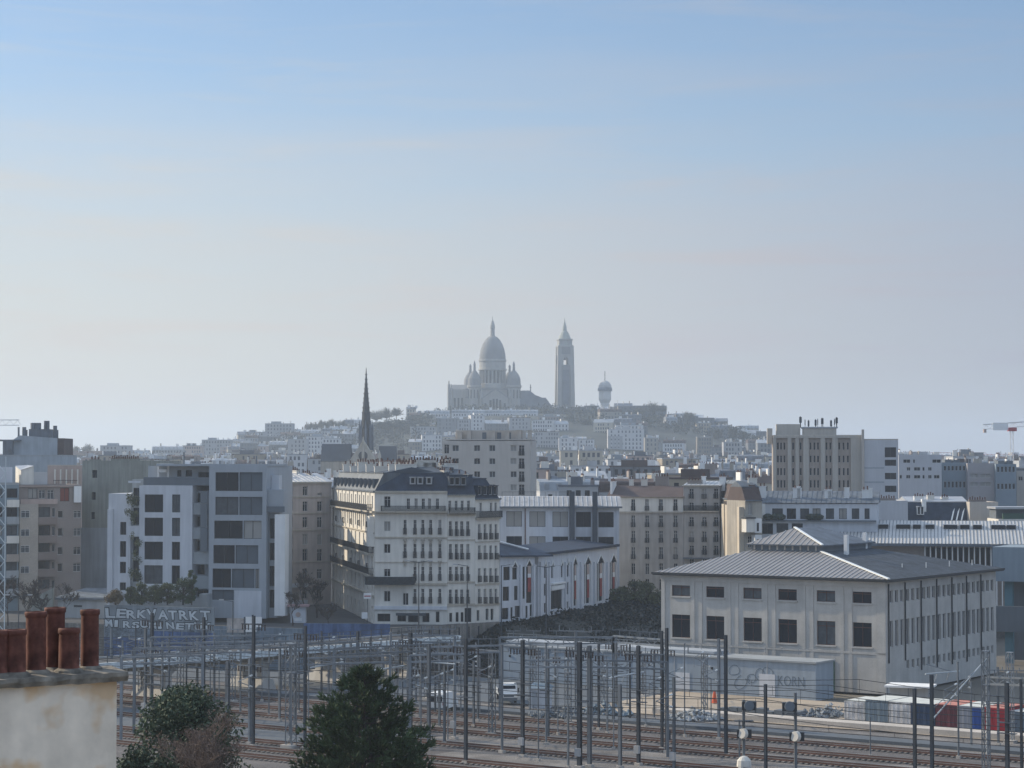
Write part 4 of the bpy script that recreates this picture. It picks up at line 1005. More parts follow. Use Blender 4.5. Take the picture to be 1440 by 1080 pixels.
Z.walls(Z.z(655), PINK); Z.flatroof(Z.z(655), BEIGE, .2)
Z.part('rooftop_frame', CREAM, lambda m: [m.box(Z.u(a), -.3, Z.z(684), Z.u(a) + .25, -.004, Z.z(660)) for a in (76, 84, 92, 100, 108)])
# ================================================================ ST BERNARD-LIKE CHURCH WITH THE THIN SPIRE
CY = 900.0
c = thing('gothic_church', 'dark gothic church with a needle-thin spire and stone transept gable, left of the hilltop', 'church', (XW(513, CY), CY, 0))
k = CY / F
def cx(px): return (px - 513) * k
def cz(py): return ZW(py, CY)
MB().box(-8.6 * k, -1.5, 0, 8.6 * k, 9, cz(634)).box(-9.6 * k, -2, cz(635), 9.6 * k, 9.2, cz(633)).build('tower_base', STONE, c)
MB().lathe(0, 6, [(5.2 * k * 1.15, cz(632)), (6.8 * k, cz(622)), (6.8 * k, cz(604)), (7.0 * k, cz(603)), (6.0 * k, cz(580)), (5.4 * k, cz(578)), (3.7 * k, cz(560)), (2.1 * k, cz(541)), (1.0 * k, cz(527)), (.35 * k, cz(516))], 8, ph=R(22.5)).build('spire', VERDI, c)
m = MB()
for i in range(8):
    t = i * math.pi / 4; r = 7.2 * k
    m.lathe(math.cos(t) * r * 1.25, 6 + math.sin(t) * r * 1.25, [(.5, cz(634)), (.45, cz(604)), (.05, cz(590))], 5)
    m.beam((math.cos(t) * r * 1.2, 6 + math.sin(t) * r * 1.2, cz(606)), (math.cos(t) * r * .8, 6 + math.sin(t) * r * .8, cz(598)), .3)
m.build('pinnacle', LEAD, c)
m = MB()
for i in range(8):
    t = i * math.pi / 4 + R(22.5)
    for q in range(9):
        f = q / 9; r = (6.0 - 5.2 * f) * k; z_ = cz(580) + (cz(520) - cz(580)) * f
        m.box(math.cos(t) * r - .14, 6 + math.sin(t) * r - .14, z_, math.cos(t) * r + .14, 6 + math.sin(t) * r + .14, z_ + .35)
m.build('crocket', VERDI, c)
m = MB()
ops_ = [(cx(508) + 12, cz(648), cx(518) + 12, cz(640))]
m.add([(cx(x), y, cz(p)) for y in (-3, 9) for x, p in ((489, 700), (489, 652), (511, 619), (533, 655), (533, 700))], [(0, 1, 2, 3, 4), (9, 8, 7, 6, 5), (1, 6, 7, 2), (2, 7, 8, 3), (3, 8, 9, 4), (0, 5, 6, 1)])
for x, a in ((487, 656), (490, 646), (534, 633), (499, 640), (524, 640), (511, 614)): m.lathe(cx(x), -3, [(.7, cz(700)), (.7, cz(a + 8)), (.05, cz(a))], 5)
m.build('transept_gable', STONE, c)
m = MB(); n = 14
m.add([(cx(511) + math.cos(i * 6.283 / n) * 1.9, -3.15, cz(641) + math.sin(i * 6.283 / n) * 1.9) for i in range(n)], [tuple(range(n))]); m.build('rose_window', DARKM, c)
m = MB(); m.add([(cx(x), y, cz(p)) for x in (450, 492) for y, p in ((2, 649), (8, 624), (14, 649))], [(0, 3, 4, 1), (1, 4, 5, 2), (0, 1, 2)])
m.add([(cx(x), y, cz(p)) for x in (531, 556) for y, p in ((2, 647), (8, 627), (14, 647))], [(0, 3, 4, 1), (1, 4, 5, 2), (3, 5, 4)])
m.build('nave_roof', mat('church_slate', (.05, .06, .075), var=.15), c)
MB().box(cx(450), 2.2, 0, cx(556), 13.8, cz(648)).build('nave_wall', STONE2, c)
# ================================================================ HILLTOP BASILICA
BY = 2100.0; k = BY / F
b = thing('basilica', 'white domed basilica with a tall egg-shaped dome and four small domes crowning the hill', 'basilica', (XW(692.5, BY), BY, 0))
X0 = 692.5
def bx(px): return (px - X0) * k
def bz(py): return ZW(py, BY)
GB = bz(600)
def ring(prof, x=0, y=0, n=24, name='dome', mats=HILLST, sm=True):
    o = MB().lathe(x, y, [(r * k, bz(p)) for r, p in prof], n).build(name, mats, b)
    if sm: smooth(o)
    return o
ring([(18.2, 521), (18.4, 513), (18.6, 507), (18.2, 499), (16.6, 491), (14, 484), (10.5, 478), (6.6, 474), (4.2, 473)], name='main_dome', mats=HILLST2)
o = ring([(20.2, 521), (20.2, 519), (18.6, 518.5), (18.6, 509), (19.6, 508.5), (19.6, 506), (18, 505.5)], name='dome_gallery', sm=False)
ring([(19.0, 545), (19.0, 540), (15.6, 539.5), (15.6, 522)], name='drum_wall', mats=DARKM, sm=False)
m = MB()
for i in range(20):
    t = i * 2 * math.pi / 20; r = 17.4 * k
    m.tube((math.cos(t) * r, math.sin(t) * r, bz(540)), (math.cos(t) * r, math.sin(t) * r, bz(521)), 1.0, n=6)
m.build('drum_colonnade', HILLST, b)
ring([(20.4, 546), (20.4, 540), (18.8, 539.6)], name='drum_base', sm=False)
ring([(3.6, 474), (3.2, 470), (2.9, 463), (3.5, 461), (3.1, 457), (1.3, 451), (.5, 450.4), (.3, 445)], n=10, name='lantern', sm=False)
for x, dy, tip, w in ((667.5, -14, 508, 9.2), (661, 12, 511, 9.2), (722.5, -14, 509, 9.6), (716.5, 12, 512, 9.2)):
    xx = x - X0
    sd = MB().lathe(bx(x), dy, [(w * k, bz(543)), (w * 1.0 * k, bz(538)), (w * .95 * k, bz(533)), (w * .7 * k, bz(527.5)), (w * .33 * k, bz(523)), (1.9 * k, bz(522)), (1.5 * k, bz(515)), (1.8 * k, bz(514)), (.3 * k, bz(tip))], 16).build('small_dome', HILLST2, b)
    m = MB().lathe(bx(x), dy, [(w * 1.0 * k, GB), (w * 1.0 * k, bz(546)), (w * 1.12 * k, bz(545.5)), (w * 1.12 * k, bz(542.5))], 12)
    t_ = m.build('turret', HILLST, b)
    m = MB()
    for q in range(5):
        t = R(-150 + q * 30); r = w * k * .99
        px_, py_ = bx(x) + math.cos(t) * r, dy + math.sin(t) * r
        m.box(px_ - .5, py_ - .25, bz(561), px_ + .5, py_ + .25, bz(549))
    m.build('window', DARKM, t_)
# body
m = MB()
m.box(bx(655), -16, GB, bx(730), 16, bz(547)); m.box(bx(630), -9, GB, bx(656), 9, bz(548))
m.build('body_wall', HILLST, b)
m = MB(); m.add([(bx(x), y, bz(p)) for x in (634, 662) for y, p in ((-9, 548), (0, 541), (9, 548))], [(0, 3, 4, 1), (1, 4, 5, 2), (0, 1, 2)]); m.build('apse_roof', HILLST2, b)
m = MB()
for x, a in ((631.5, 536), (635, 541)): m.lathe(bx(x), -9, [(2.2 * k * 1.0, GB), (2.0 * k, bz(a + 5)), (.8 * k, bz(a + 4)), (.8 * k, bz(a))], 6)
m.build('pinnacle', HILLST, b)
m = MB(); m.add([(bx(x), y, bz(p)) for y in (-24, -12) for x, p in ((679, 600), (679, 561), (697, 547), (715, 561), (715, 600))], [(0, 1, 2, 3, 4), (1, 6, 7, 2), (2, 7, 8, 3), (3, 8, 9, 4), (0, 5, 6, 1)]); m.build('transept', HILLST, b)
for x in (690, 694.5, 699, 703.5): MB().box(bx(x) - 1.0, -24.3, bz(577), bx(x) + 1.0, -24.02, bz(561 + abs(x - 697) * .4)).build('window', DARKM, b)
for x in (683, 710): MB().box(bx(x) - 1.0, -24.3, bz(577), bx(x) + 1.0, -24.02, bz(568)).build('window', DARKM, b)
for x in (640, 645, 650): MB().box(bx(x) - .8, -9.3, bz(575), bx(x) + .8, -9.02, bz(560)).build('window', DARKM, b)
m = MB()
for x in (677, 717): m.lathe(bx(x), -20, [(2.4 * k, GB), (2.2 * k, bz(557)), (1.6 * k, bz(553)), (.3 * k, bz(547))], 8)
m.build('corner_turret', HILLST, b)
MB().box(bx(655), -17.5, bz(560.5), bx(730), -16.02, bz(558.5)).box(bx(655), -17.2, bz(548.8), bx(730), -16.02, bz(547.2)).build('string_course', HILLST2, b)
m = MB(); m.add([(bx(679) - 1, -24.6, bz(561) - .2), (bx(697), -24.6, bz(546.4)), (bx(715) + 1, -24.6, bz(561) - .2), (bx(715) + 1, -24.6, bz(562.6)), (bx(697), -24.6, bz(549)), (bx(679) - 1, -24.6, bz(562.6))], [(0, 1, 4, 5), (1, 2, 3, 4)]); m.build('gable_coping', HILLST2, b)
m = MB()
m.add([(bx(x), y, bz(p)) for y in (-16, 4) for x, p in ((708, 600), (708, 575), (722, 560), (733, 550), (745, 550), (752, 556), (762, 560), (767, 560), (776, 572), (776, 600))], [(tuple(range(10)))] + [tuple(range(19, 9, -1))] + [(i, i + 1, i + 11, i + 10) for i in range(9)])
m.build('nave_roof', LEAD, b)
MB().tube((bx(746), -6, bz(552)), (bx(746), -6, bz(541)), .45, n=5).box(bx(744.8), -6.3, bz(545.5), bx(747.2), -5.7, bz(544.6)).build('cross', STEELD, b)
# campanile
t = thing('bell_tower', 'tall square stone bell tower with an open arch, right of the big dome', 'bell tower', (XW(794.5, BY), BY + 6, 0), R(8))
h = lambda p: bz(p)
m = MB()
s0, s1 = 13.0 * k, 11.2 * k
for sx in (-1, 1):
    for sy in (-1, 1):
        a = [(sx * s0, sy * s0), (sx * s0 * .52, sy * s0), (sx * s0 * .52, sy * s0 * .52), (sx * s0, sy * s0 * .52)]
        c2 = [(sx * s1, sy * s1), (sx * s1 * .55, sy * s1), (sx * s1 * .55, sy * s1 * .55), (sx * s1, sy * s1 * .55)]
        m.add([(x, y, h(590)) for x, y in a] + [(x, y, h(487)) for x, y in c2], [(0, 1, 5, 4), (1, 2, 6, 5), (2, 3, 7, 6), (3, 0, 4, 7), (4, 5, 6, 7)])
m.build('corner_pier', HILLST, t)
m = MB(); q = 10.4 * k
m.box(-q, -q, h(590), q, q, h(513)); m.box(-q, -q, h(499), q, q, h(487))
m.build('shaft', HILLST2, t)
m = MB()
for x in (-3.2, 0, 3.2): m.box(x * k - 1.0, -q - .35, h(569), x * k + 1.0, -q - .01, h(520))
m.build('blind_arcade', LEAD, t)
# arch head of the belfry opening
m = MB(); n = 10
for i in range(n):
    a0_, a1_ = math.pi * i / n, math.pi * (i + 1) / n; r = 3.4 * k; zc = h(506)
    p = [(math.cos(a_) * r, zc + math.sin(a_) * r) for a_ in (a0_, a1_)]
    m.add([(p[0][0], -s1, p[0][1]), (p[1][0], -s1, p[1][1]), (p[1][0], -s1, h(498)), (p[0][0], -s1, h(498)), (p[0][0], s1, p[0][1]), (p[1][0], s1, p[1][1]), (p[1][0], s1, h(498)), (p[0][0], s1, h(498))], [(0, 1, 2, 3), (4, 5, 6, 7), (0, 1, 5, 4)])
for sx in (-1, 1): m.box(sx * 3.4 * k, -s1, h(514), sx * 6.4 * k, s1, h(498))
m.build('belfry_arch', HILLST, t)
MB().lathe(0, 0, [(1.3, h(506)), (1.1, h(504)), (.5, h(502)), (.2, h(500))], 10).build('bell', STEELD, t)
MB().box(-13.8 * k, -13.8 * k, h(588), 13.8 * k, 13.8 * k, h(573)).build('plinth', HILLST2, t)
MB().lathe(0, 0, [(15.6 * k, h(488)), (15.6 * k, h(486)), (13.0 * k, h(485)), (13.0 * k, h(479)), (14.2 * k, h(478)), (14.2 * k, h(476.5))], 4, ph=R(45)).build('cornice', HILLST, t)
MB().lathe(0, 0, [(9.8 * k, h(486)), (9.8 * k, h(483)), (9.3 * k, h(477)), (7.2 * k, h(471)), (4.6 * k, h(466)), (3.2 * k, h(465)), (2.9 * k, h(460)), (2.2 * k, h(457)), (.5 * k, h(451)), (.3 * k, h(447))], 12).build('domed_top', mat('green_grey_stone', (.34, .36, .32), var=.1, scale=.1), t)
# water tower
wt = thing('water_tower', 'round white water tower with a whip mast, right of the bell tower', 'water tower', (XW(851, 2050), 2050, 0))
k2 = 2050 / F; g = lambda p: ZW(p, 2050)
PALE = mat('pale_tower_stone', (.58, .57, .54), var=.06, scale=.1)
MB().lathe(0, 0, [(8.4 * k2, g(600)), (6.6 * k2, g(572)), (6.6 * k2, g(567)), (9.2 * k2, g(562)), (9.4 * k2, g(559))], 8, ph=R(22)).build('stem', PALE, wt)
MB().lathe(0, 0, [(8.6 * k2, g(560)), (8.6 * k2, g(549))], 16).build('tank', PALE, wt)
MB().lathe(0, 0, [(10.2 * k2, g(550)), (10.2 * k2, g(547)), (9.4 * k2, g(545))], 16).build('gallery', LEAD, wt)
MB().lathe(0, 0, [(9.4 * k2, g(546)), (9.0 * k2, g(542)), (6.8 * k2, g(538)), (3 * k2, g(535.5)), (.5 * k2, g(535))], 16).build('dome_roof', mat('pale_tower_roof', (.42, .42, .41), var=.1, scale=.1), wt)
MB().tube((0, 0, g(536)), (0, 0, g(522)), .35, n=5).build('mast', STEELD, wt)
# ================================================================ HOUSES OF THE HILL AND THE TOWN
TONES = {'white': mat('far_white', (.58, .58, .58), var=.06, scale=.1, streak=.05), 'pale grey': mat('far_grey', (.36, .37, .38), var=.08, scale=.1), 'cream': mat('far_cream', (.50, .46, .38), var=.08, scale=.1),
         'pinkish': mat('far_pink', (.44, .34, .30), var=.08, scale=.1), 'dark grey': mat('far_dark', (.15, .16, .175), var=.1, scale=.1), 'tan': mat('far_tan', (.34, .29, .22), var=.1, scale=.1)}
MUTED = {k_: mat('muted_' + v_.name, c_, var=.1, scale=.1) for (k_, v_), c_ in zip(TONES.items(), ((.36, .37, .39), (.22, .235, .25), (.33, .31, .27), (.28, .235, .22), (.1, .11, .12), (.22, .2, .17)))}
FARWIN = mat('far_window_recess', (.09, .10, .12), var=0)
ROOFS = {'zinc': mat('far_zinc_roof', (.27, .30, .33), rough=.55, var=.15, scale=.4, metal=.2, rnd=.2), 'slate': mat('far_slate_roof', (.12, .135, .16), rough=.6, var=.15, scale=.4, rnd=.2), 'pale metal': ZINCL, 'brown tile': TILE}
LM = [(20, 'vented left rooftops'), (120, 'blank olive gable'), (190, 'planted bay'), (250, 'modern white wing'), (335, 'wide-windowed wing'), (425, 'pale pinkish house'),
      (470, 'church nave'), (513, 'thin spire'), (560, 'wooded hill shoulder'), (610, 'basilica side houses'), (645, 'basilica apse'), (692, 'big dome'), (745, 'basilica cross'), (794, 'bell tower'),
      (851, 'water tower'), (905, 'bushy hill crest'), (950, 'brown tiled roof'), (985, 'taller grey-brown house'), (1035, 'gold-lit house'), (1075, 'tan tower edge'), (1110, 'tan tower'), (1150, 'tower masts'), (1240, 'plain white block'),
      (1300, 'ribbed slate mansard'), (1385, 'blank beige wall'), (1440, 'right picture edge')]
USED = set()
rnd = random.Random(11)
def where(px):
    best = min(LM, key=lambda a: abs(a[0] - px)); d = px - best[0]
    side = 'in line with' if abs(d) < 8 else ('left of' if d < 0 else 'right of')
    return side + ' ' + best[1]
def far_house(px0, px1, Y, ytop, band, tone=None, roof=None, style=None, gz=None, D=11, chim=None, group=None, angle=None):
    tones = [tone] if tone else rnd.sample(list(TONES), 6)
    roofs = [roof] if roof else rnd.sample(list(ROOFS), 4)
    chs = [chim] if chim is not None else rnd.sample([1, 2, 3, 4], 4)
    ss = [style] if style else rnd.sample(['flat', 'pitched', 'mansard'], 3)
    pick = None
    wide = 'wide' if (px1 - px0) * Y / F > 22 else ('narrow' if (px1 - px0) * Y / F < 11 else '')
    for tn in tones:
        for rf in roofs:
            for st in ss:
                for ch in chs:
                    rl = {'flat': 'flat ' + rf + ' roof', 'pitched': 'pitched ' + rf + ' roof', 'mansard': rf + ' mansard'}[st]
                    cw = {0: 'no chimney', 1: 'one chimney', 2: 'two chimneys', 3: 'three chimneys', 4: 'four chimneys'}[ch]
                    lb = f"{wide} {tn} house, {rl}, {cw}, {band} {where((px0 + px1) / 2)}".strip()
                    if len(lb.split()) > 16: lb = lb[len(wide):].strip()
                    if len(lb.split()) > 16: lb = lb.replace('in line with', 'near')
                    if lb not in USED: pick = (tn, rf, st, ch, lb); break
                if pick: break
            if pick: break
        if pick: break
    if not pick: return
    tn, rf, st, ch, lb = pick; USED.add(lb)
    X0_, X1_ = XW(px0, Y), XW(px1, Y); W = X1_ - X0_; zt = ZW(ytop, Y)
    base = gz if gz is not None else (hill_h((X0_ + X1_) / 2, Y) - 4 if Y > 1300 else 0.0)
    if zt < base + 4: base = zt - 8
    H = zt - base
    ang = rnd.uniform(-.25, .25) if angle is None else angle
    root = thing('town_house', lb, 'house', (X0_, Y, base), ang, group)
    rh = {'flat': .4, 'pitched': min(3.0, W * .16 + .8), 'mansard': 3.0}[st]
    wh = H - rh * (1 if st != 'flat' else 0)
    near = Y < 800
    m = MB(); ops = []
    pw = rnd.choice([2.0, 2.4, 2.8]); ph_ = 3.1; nwin = int((W - 1) / pw)
    for j in range(2 if near else (5 if Y > 1200 else 3)):
        zb = wh - (j + 1) * ph_ + .5
        if zb < .5: break
        for i in range(nwin):
            if rnd.random() < .12: continue
            u = (W - nwin * pw) / 2 + i * pw + pw / 2 - .55
            ops.append((u, zb, u + 1.1, zb + 1.8))
    m.k = 0
    if near: 
        for o_ in ops:
            pm, fm = window_meshes(1.1, 1.8, 'french', rnd.choice([GLASS, GLASS, GLASSB])); wo = put('window', pm, root, (o_[0], 0, o_[1]))
    m.face((0, 0, 0), (1, 0, 0), (0, 1, 0), W, wh, ops, .3)
    m.quad((0, 0, 0), (0, D, 0), (0, D, wh), (0, 0, wh)); m.quad((W, 0, 0), (W, D, 0), (W, D, wh), (W, 0, wh)); m.quad((0, D, 0), (W, D, 0), (W, D, wh), (0, D, wh)); m.quad((0, 0, wh - .05), (W, 0, wh - .05), (W, D, wh - .05), (0, D, wh - .05))
    if not near: m.quad((.1, .31, .1), (W - .1, .31, .1), (W - .1, .31, wh - .1), (.1, .31, wh - .1), 1)
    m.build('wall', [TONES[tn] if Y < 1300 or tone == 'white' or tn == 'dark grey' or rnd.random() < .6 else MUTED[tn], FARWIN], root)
    m = MB()
    if st == 'flat':
        m.box(-.15, -.15, wh, W + .15, D + .15, wh + rh)
        if rnd.random() < .5: m.box(W * .2, D * .3, wh + rh, W * (.45 + rnd.random() * .3), D * .8, wh + rh + 1.8)
        top = wh + rh
    elif st == 'pitched':
        m.add([(-.2, -.3, wh), (W + .2, -.3, wh), (W + .2, D + .3, wh), (-.2, D + .3, wh), (-.2, D / 2, wh + rh), (W + .2, D / 2, wh + rh)], [(0, 1, 5, 4), (2, 3, 4, 5), (1, 2, 5), (3, 0, 4)]); top = wh + rh
    else:
        i = 1.1; l0, l1 = 0, W
        m.add([(0, 0, wh), (W, 0, wh), (W, D, wh), (0, D, wh), (0, i, wh + rh * .75), (W, i, wh + rh * .75), (W, D - i, wh + rh * .75), (0, D - i, wh + rh * .75), (0, D / 2, wh + rh), (W, D / 2, wh + rh)],
              [(0, 1, 5, 4), (2, 3, 7, 6), (1, 2, 6, 9, 5), (3, 0, 4, 8, 7), (4, 5, 9, 8), (6, 7, 8, 9)]); top = wh + rh
        for q in range(max(1, int(W / 3.2))):
            x = 1.2 + q * 3.2; m.box(x, .1, wh + .4, x + 1.1, 1.3, wh + 1.9)
    m.build('roof', ROOFS[rf], root)
    for q in range(ch):
        x = W * (q + .5) / ch + rnd.uniform(-.5, .5)
        cw_, cd = (.5, rnd.uniform(1.5, 4)) if rnd.random() < .65 else (rnd.uniform(1.2, 3), .6)
        hh = rnd.uniform(.8, 2.2)
        cm = MB().box(0, 0, -1.5, cw_, cd, hh, 0)
        npot = rnd.choice([0, 2, 3, 4]) if cd > 1.4 or cw_ > 1.4 else 1
        for v in range(npot):
            t_ = (v + .5) / npot; xx, yy = (cw_ / 2, cd * t_) if cd > cw_ else (cw_ * t_, .3)
            cm.tube((xx, yy, hh), (xx, yy, hh + rnd.uniform(.25, .6)), .15, n=5, k=1)
        cm.build('chimney', [rnd.choice([WHITEB, WHITEB, CREAM, CREAM, STONE2, BROWN]), OLDT], root, (x, D * rnd.uniform(.15, .45), top))
    if Y < 1000 and rnd.random() < .7:
        x = W * rnd.uniform(.2, .8); m = MB(); m.tube((x, D * .4, top - .5), (x, D * .4, top + 3.2), .05, n=4)
        for q in range(4): m.beam((x - .6 + q * .08, D * .4, top + 2.3 + q * .25), (x + .6 - q * .08, D * .4, top + 2.3 + q * .25), .04)
        m.build('aerial', IRON, root)
    return root
# --- hill silhouette and named slope buildings: (x0, x1, y_top, Y, tone, roof, style)
for r_ in [(372, 412, 596, 1950, 'pale grey', 'zinc', 'flat'), (344, 372, 608, 1950, 'pale grey', 'zinc', 'flat'), (283, 325, 619, 1900, 'pale grey', 'zinc', 'flat'), (326, 344, 617, 1930, 'cream', 'slate', 'pitched'), (213, 256, 627, 1800, 'pale grey', 'pale metal', 'mansard'), (140, 182, 627, 1700, 'pale grey', 'zinc', 'flat'), (183, 208, 633, 1700, 'tan', 'zinc', 'pitched'), (88, 140, 634, 1650, 'tan', 'brown tile', 'pitched'), (256, 284, 627, 1850, 'pinkish', 'slate', 'flat'),
           (571, 584, 572, 2020, 'cream', 'slate', 'pitched'), (585, 596, 581, 2030, 'cream', 'zinc', 'flat'), (596, 632, 577, 1980, 'white', 'zinc', 'mansard'), (592, 612, 584, 1960, 'cream', 'pale metal', 'flat'), (603, 622, 598, 1900, 'cream', 'pale metal', 'flat'),
           (816, 826, 575, 2060, 'dark grey', 'slate', 'flat'), (822, 843, 571, 2080, 'dark grey', 'slate', 'flat'), (800, 818, 573, 2060, 'dark grey', 'slate', 'flat'), (864, 882, 575, 2040, 'dark grey', 'slate', 'pitched'), (885, 938, 571, 2040, 'dark grey', 'slate', 'flat'), (938, 950, 583, 2030, 'dark grey', 'slate', 'flat'), (950, 1005, 588, 1990, 'dark grey', 'slate', 'flat'), (775, 800, 575, 2040, 'dark grey', 'slate', 'flat'),
           (1006, 1030, 600, 1950, 'dark grey', 'slate', 'flat'), (1030, 1052, 603, 1930, 'dark grey', 'zinc', 'pitched'), (1052, 1078, 607, 1900, 'dark grey', 'zinc', 'flat'), (980, 1000, 595, 1900, 'tan', 'zinc', 'flat'), (981, 1003, 615, 1700, 'tan', 'pale metal', 'flat'),
           (757, 791, 586, 1880, 'pinkish', 'zinc', 'flat'), (855, 906, 604, 1700, 'white', 'pale metal', 'flat'), (786, 812, 616, 1650, 'white', 'zinc', 'flat'), (814, 836, 618, 1650, 'white', 'slate', 'flat'), (866, 905, 598, 1750, 'white', 'zinc', 'flat'),
           (788, 812, 634, 900, 'cream', 'pale metal', 'flat'), (815, 848, 634, 905, 'cream', 'pale metal', 'flat'), (907, 926, 616, 1600, 'cream', 'pale metal', 'flat'), (957, 980, 640, 1100, 'white', 'pale metal', 'flat'), (980, 1002, 644, 1100, 'dark grey', 'zinc', 'flat'), (1018, 1044, 622, 1500, 'pale grey', 'pale metal', 'flat'), (1066, 1088, 618, 1480, 'pale grey', 'zinc', 'pitched'),
           (430, 470, 614, 1700, 'white', 'zinc', 'flat'), (404, 432, 618, 1650, 'pale grey', 'zinc', 'flat'), (452, 478, 617, 1600, 'white', 'pale metal', 'flat')]:
    far_house(r_[0], r_[1], r_[3], r_[2], 'midslope' if r_[2] > 584 else 'skyline', *r_[4:7], angle=0.0, D=12)
# terrace row right under the basilica
xs = [635, 658, 682, 705, 729, 757]
for a, c_ in zip(xs, xs[1:]):
    far_house(a, c_ - .4, 1950, 576, 'basilica terrace row', 'white', 'zinc', 'mansard', angle=0.0, D=12, chim=rnd.choice([1, 2, 3]))
# filler rows on the slope
def slope_y(px, Y):
    X_ = XW(px, Y); return HY + (CZ - hill_h(X_, Y) - 9.5) / Y * F
for Y in (2000, 1900, 1800, 1700, 1600, 1500, 1400):
    px = 300 + rnd.uniform(0, 20) if Y > 1550 else 80
    while px < 1085:
        w = rnd.uniform(16, 40) * (1700 / Y)
        yt = slope_y(px + w / 2, Y) - rnd.uniform(-3, 6)
        skip = (Y >= 1990 and 600 < px + w and px < 830) or (Y < 2010 and Y > 1850 and 595 < px + w and px < 795) or yt > 660 or (500 < px < 570 and Y > 1650) or (Y > 1650 and 800 < px < 1080 and rnd.random() < .45)
        if not skip:
            band = {2000: 'hill crest', 1900: 'hill crest', 1800: 'high slope', 1700: 'high slope', 1600: 'middle slope', 1500: 'low slope', 1400: 'hill foot'}[Y]
            tn = rnd.choice(['white', 'white', 'pale grey', 'pale grey', 'cream', 'tan', 'dark grey', 'pinkish']) if rnd.random() < .5 or not (800 < px < 1080 and Y > 1650) else 'dark grey'
            far_house(px, px + w - 1, Y, yt, band, None if rnd.random() < .3 else tn, D=11)
        px += w
# the low town between the railway and the hill
for Y, lo, hi in ((1250, 641, 648), (1080, 643, 651), (940, 646, 655), (820, 650, 660), (710, 654, 666), (620, 658, 672), (545, 664, 682), (480, 672, 692)):
    px = -30 + rnd.uniform(0, 20)
    while px < 1460:
        w = rnd.uniform(9, 20) * F / Y * .85
        x1 = px + w
        yt = rnd.uniform(lo, hi) - (4 if Y > 900 else 0)
        mid = (px + x1) / 2
        vis = True
        if Y < 700 and px < 470: vis = yt < 668 and px > 85 and Y > 600
        if Y < 520 and (px < 745 or 1085 < px < 1270): vis = False
        if Y < 600 and (600 < x1 and px < 750): vis = False
        if Y < 1000 and 440 < x1 and px < 562 and yt < 672: yt = rnd.uniform(666, 676); vis = Y < 880
        if Y < 540 and px > 1225: vis = False
        if Y < 1200 and (1088 < px and x1 < 1264) : vis = False
        if Y < 600 and (x1 > 1086 and px < 1264): vis = False
        if Y < 920 and x1 > 780 and px < 850: yt = max(yt, 656)
        if Y < 1120 and px < 90: vis = False
        if Y < 600 and px > 1264: vis = False
        if vis:
            band = {1250: 'farthest rooftops', 1080: 'far rooftops', 940: 'far rooftops', 820: 'middle rooftops', 710: 'middle rooftops', 620: 'nearer rooftops', 545: 'nearest rooftops', 480: 'nearest rooftops'}[Y]
            far_house(px, x1 - 1.5, Y, yt, band, D=rnd.uniform(9, 13))
        px = x1
# ================================================================ RAILWAY YARD
def tobj(name, label, cat, u, v, z=YZ, group=None, rz=R(-35)):
    p = tv(u, v, z); return thing(name, label, cat, p, rz, group)
def px_on_v(px, v):
    """track coordinate u where picture column px meets the line v"""
    k = rayk(px, 960)
    # X = u cos + v*TN.x ; Y = u*TD.y + v*TN.y ; X = kY
    return v * (k * TN.y - TN.x) / (TD.x - k * TD.y)
def uv_at(px, py, z=YZ):
    Y = (z - CZ) / zk(py); X = rayk(px, py) * Y
    return X * TD.x + Y * TD.y, X * TN.x + Y * TN.y
BALL = mat('pale_ballast', (.165, .152, .14), var=.4, scale=.25, fine=.45, bump=.6)
DIRT = mat('rusty_brown_ballast', (.105, .096, .092), var=.3, scale=.3, fine=.4)
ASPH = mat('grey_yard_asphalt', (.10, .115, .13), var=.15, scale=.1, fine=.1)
SAND = mat('sandy_yard', (.36, .30, .23), var=.2, scale=.1, fine=.15)
PLAT = mat('pale_platform_concrete', (.46, .42, .37), var=.12, streak=.0, fine=.1)
def strip(name, v0, v1, u0, u1, z, mats, thick=0.0, rag=0.0):
    m = MB(); n = 60; a, b_ = [], []
    for i in range(n + 1):
        u = u0 + (u1 - u0) * i / n
        a.append(tv(u, v0 + rag * mnoise.noise(Vector((u * .12, v0, 0))), z)); b_.append(tv(u, v1 + rag * mnoise.noise(Vector((u * .13, v1, 3))), z))
    m.add(a + b_, [(i, i + 1, n + 2 + i, n + 1 + i) for i in range(n)])
    if thick: m.add([p - Vector((0, 0, thick)) for p in a] + a, [(i, i + 1, n + 2 + i, n + 1 + i) for i in range(n)])
    return struct(m.build(name, mats))
strip('ballast_bed', 150, 236, -420, 200, YZ - .2, DIRT)
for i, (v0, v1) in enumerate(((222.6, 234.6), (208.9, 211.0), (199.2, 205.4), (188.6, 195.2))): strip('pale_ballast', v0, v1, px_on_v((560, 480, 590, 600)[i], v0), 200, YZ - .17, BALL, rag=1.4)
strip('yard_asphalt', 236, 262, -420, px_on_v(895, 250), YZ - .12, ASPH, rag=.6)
strip('sandy_yard', 236, 262, px_on_v(890, 250), 200, YZ - .1, SAND, rag=.8)
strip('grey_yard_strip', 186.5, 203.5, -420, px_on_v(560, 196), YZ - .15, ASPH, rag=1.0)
strip('platform', 236.6, 239.6, px_on_v(925, 238), 200, YZ + .55, PLAT, thick=.75)
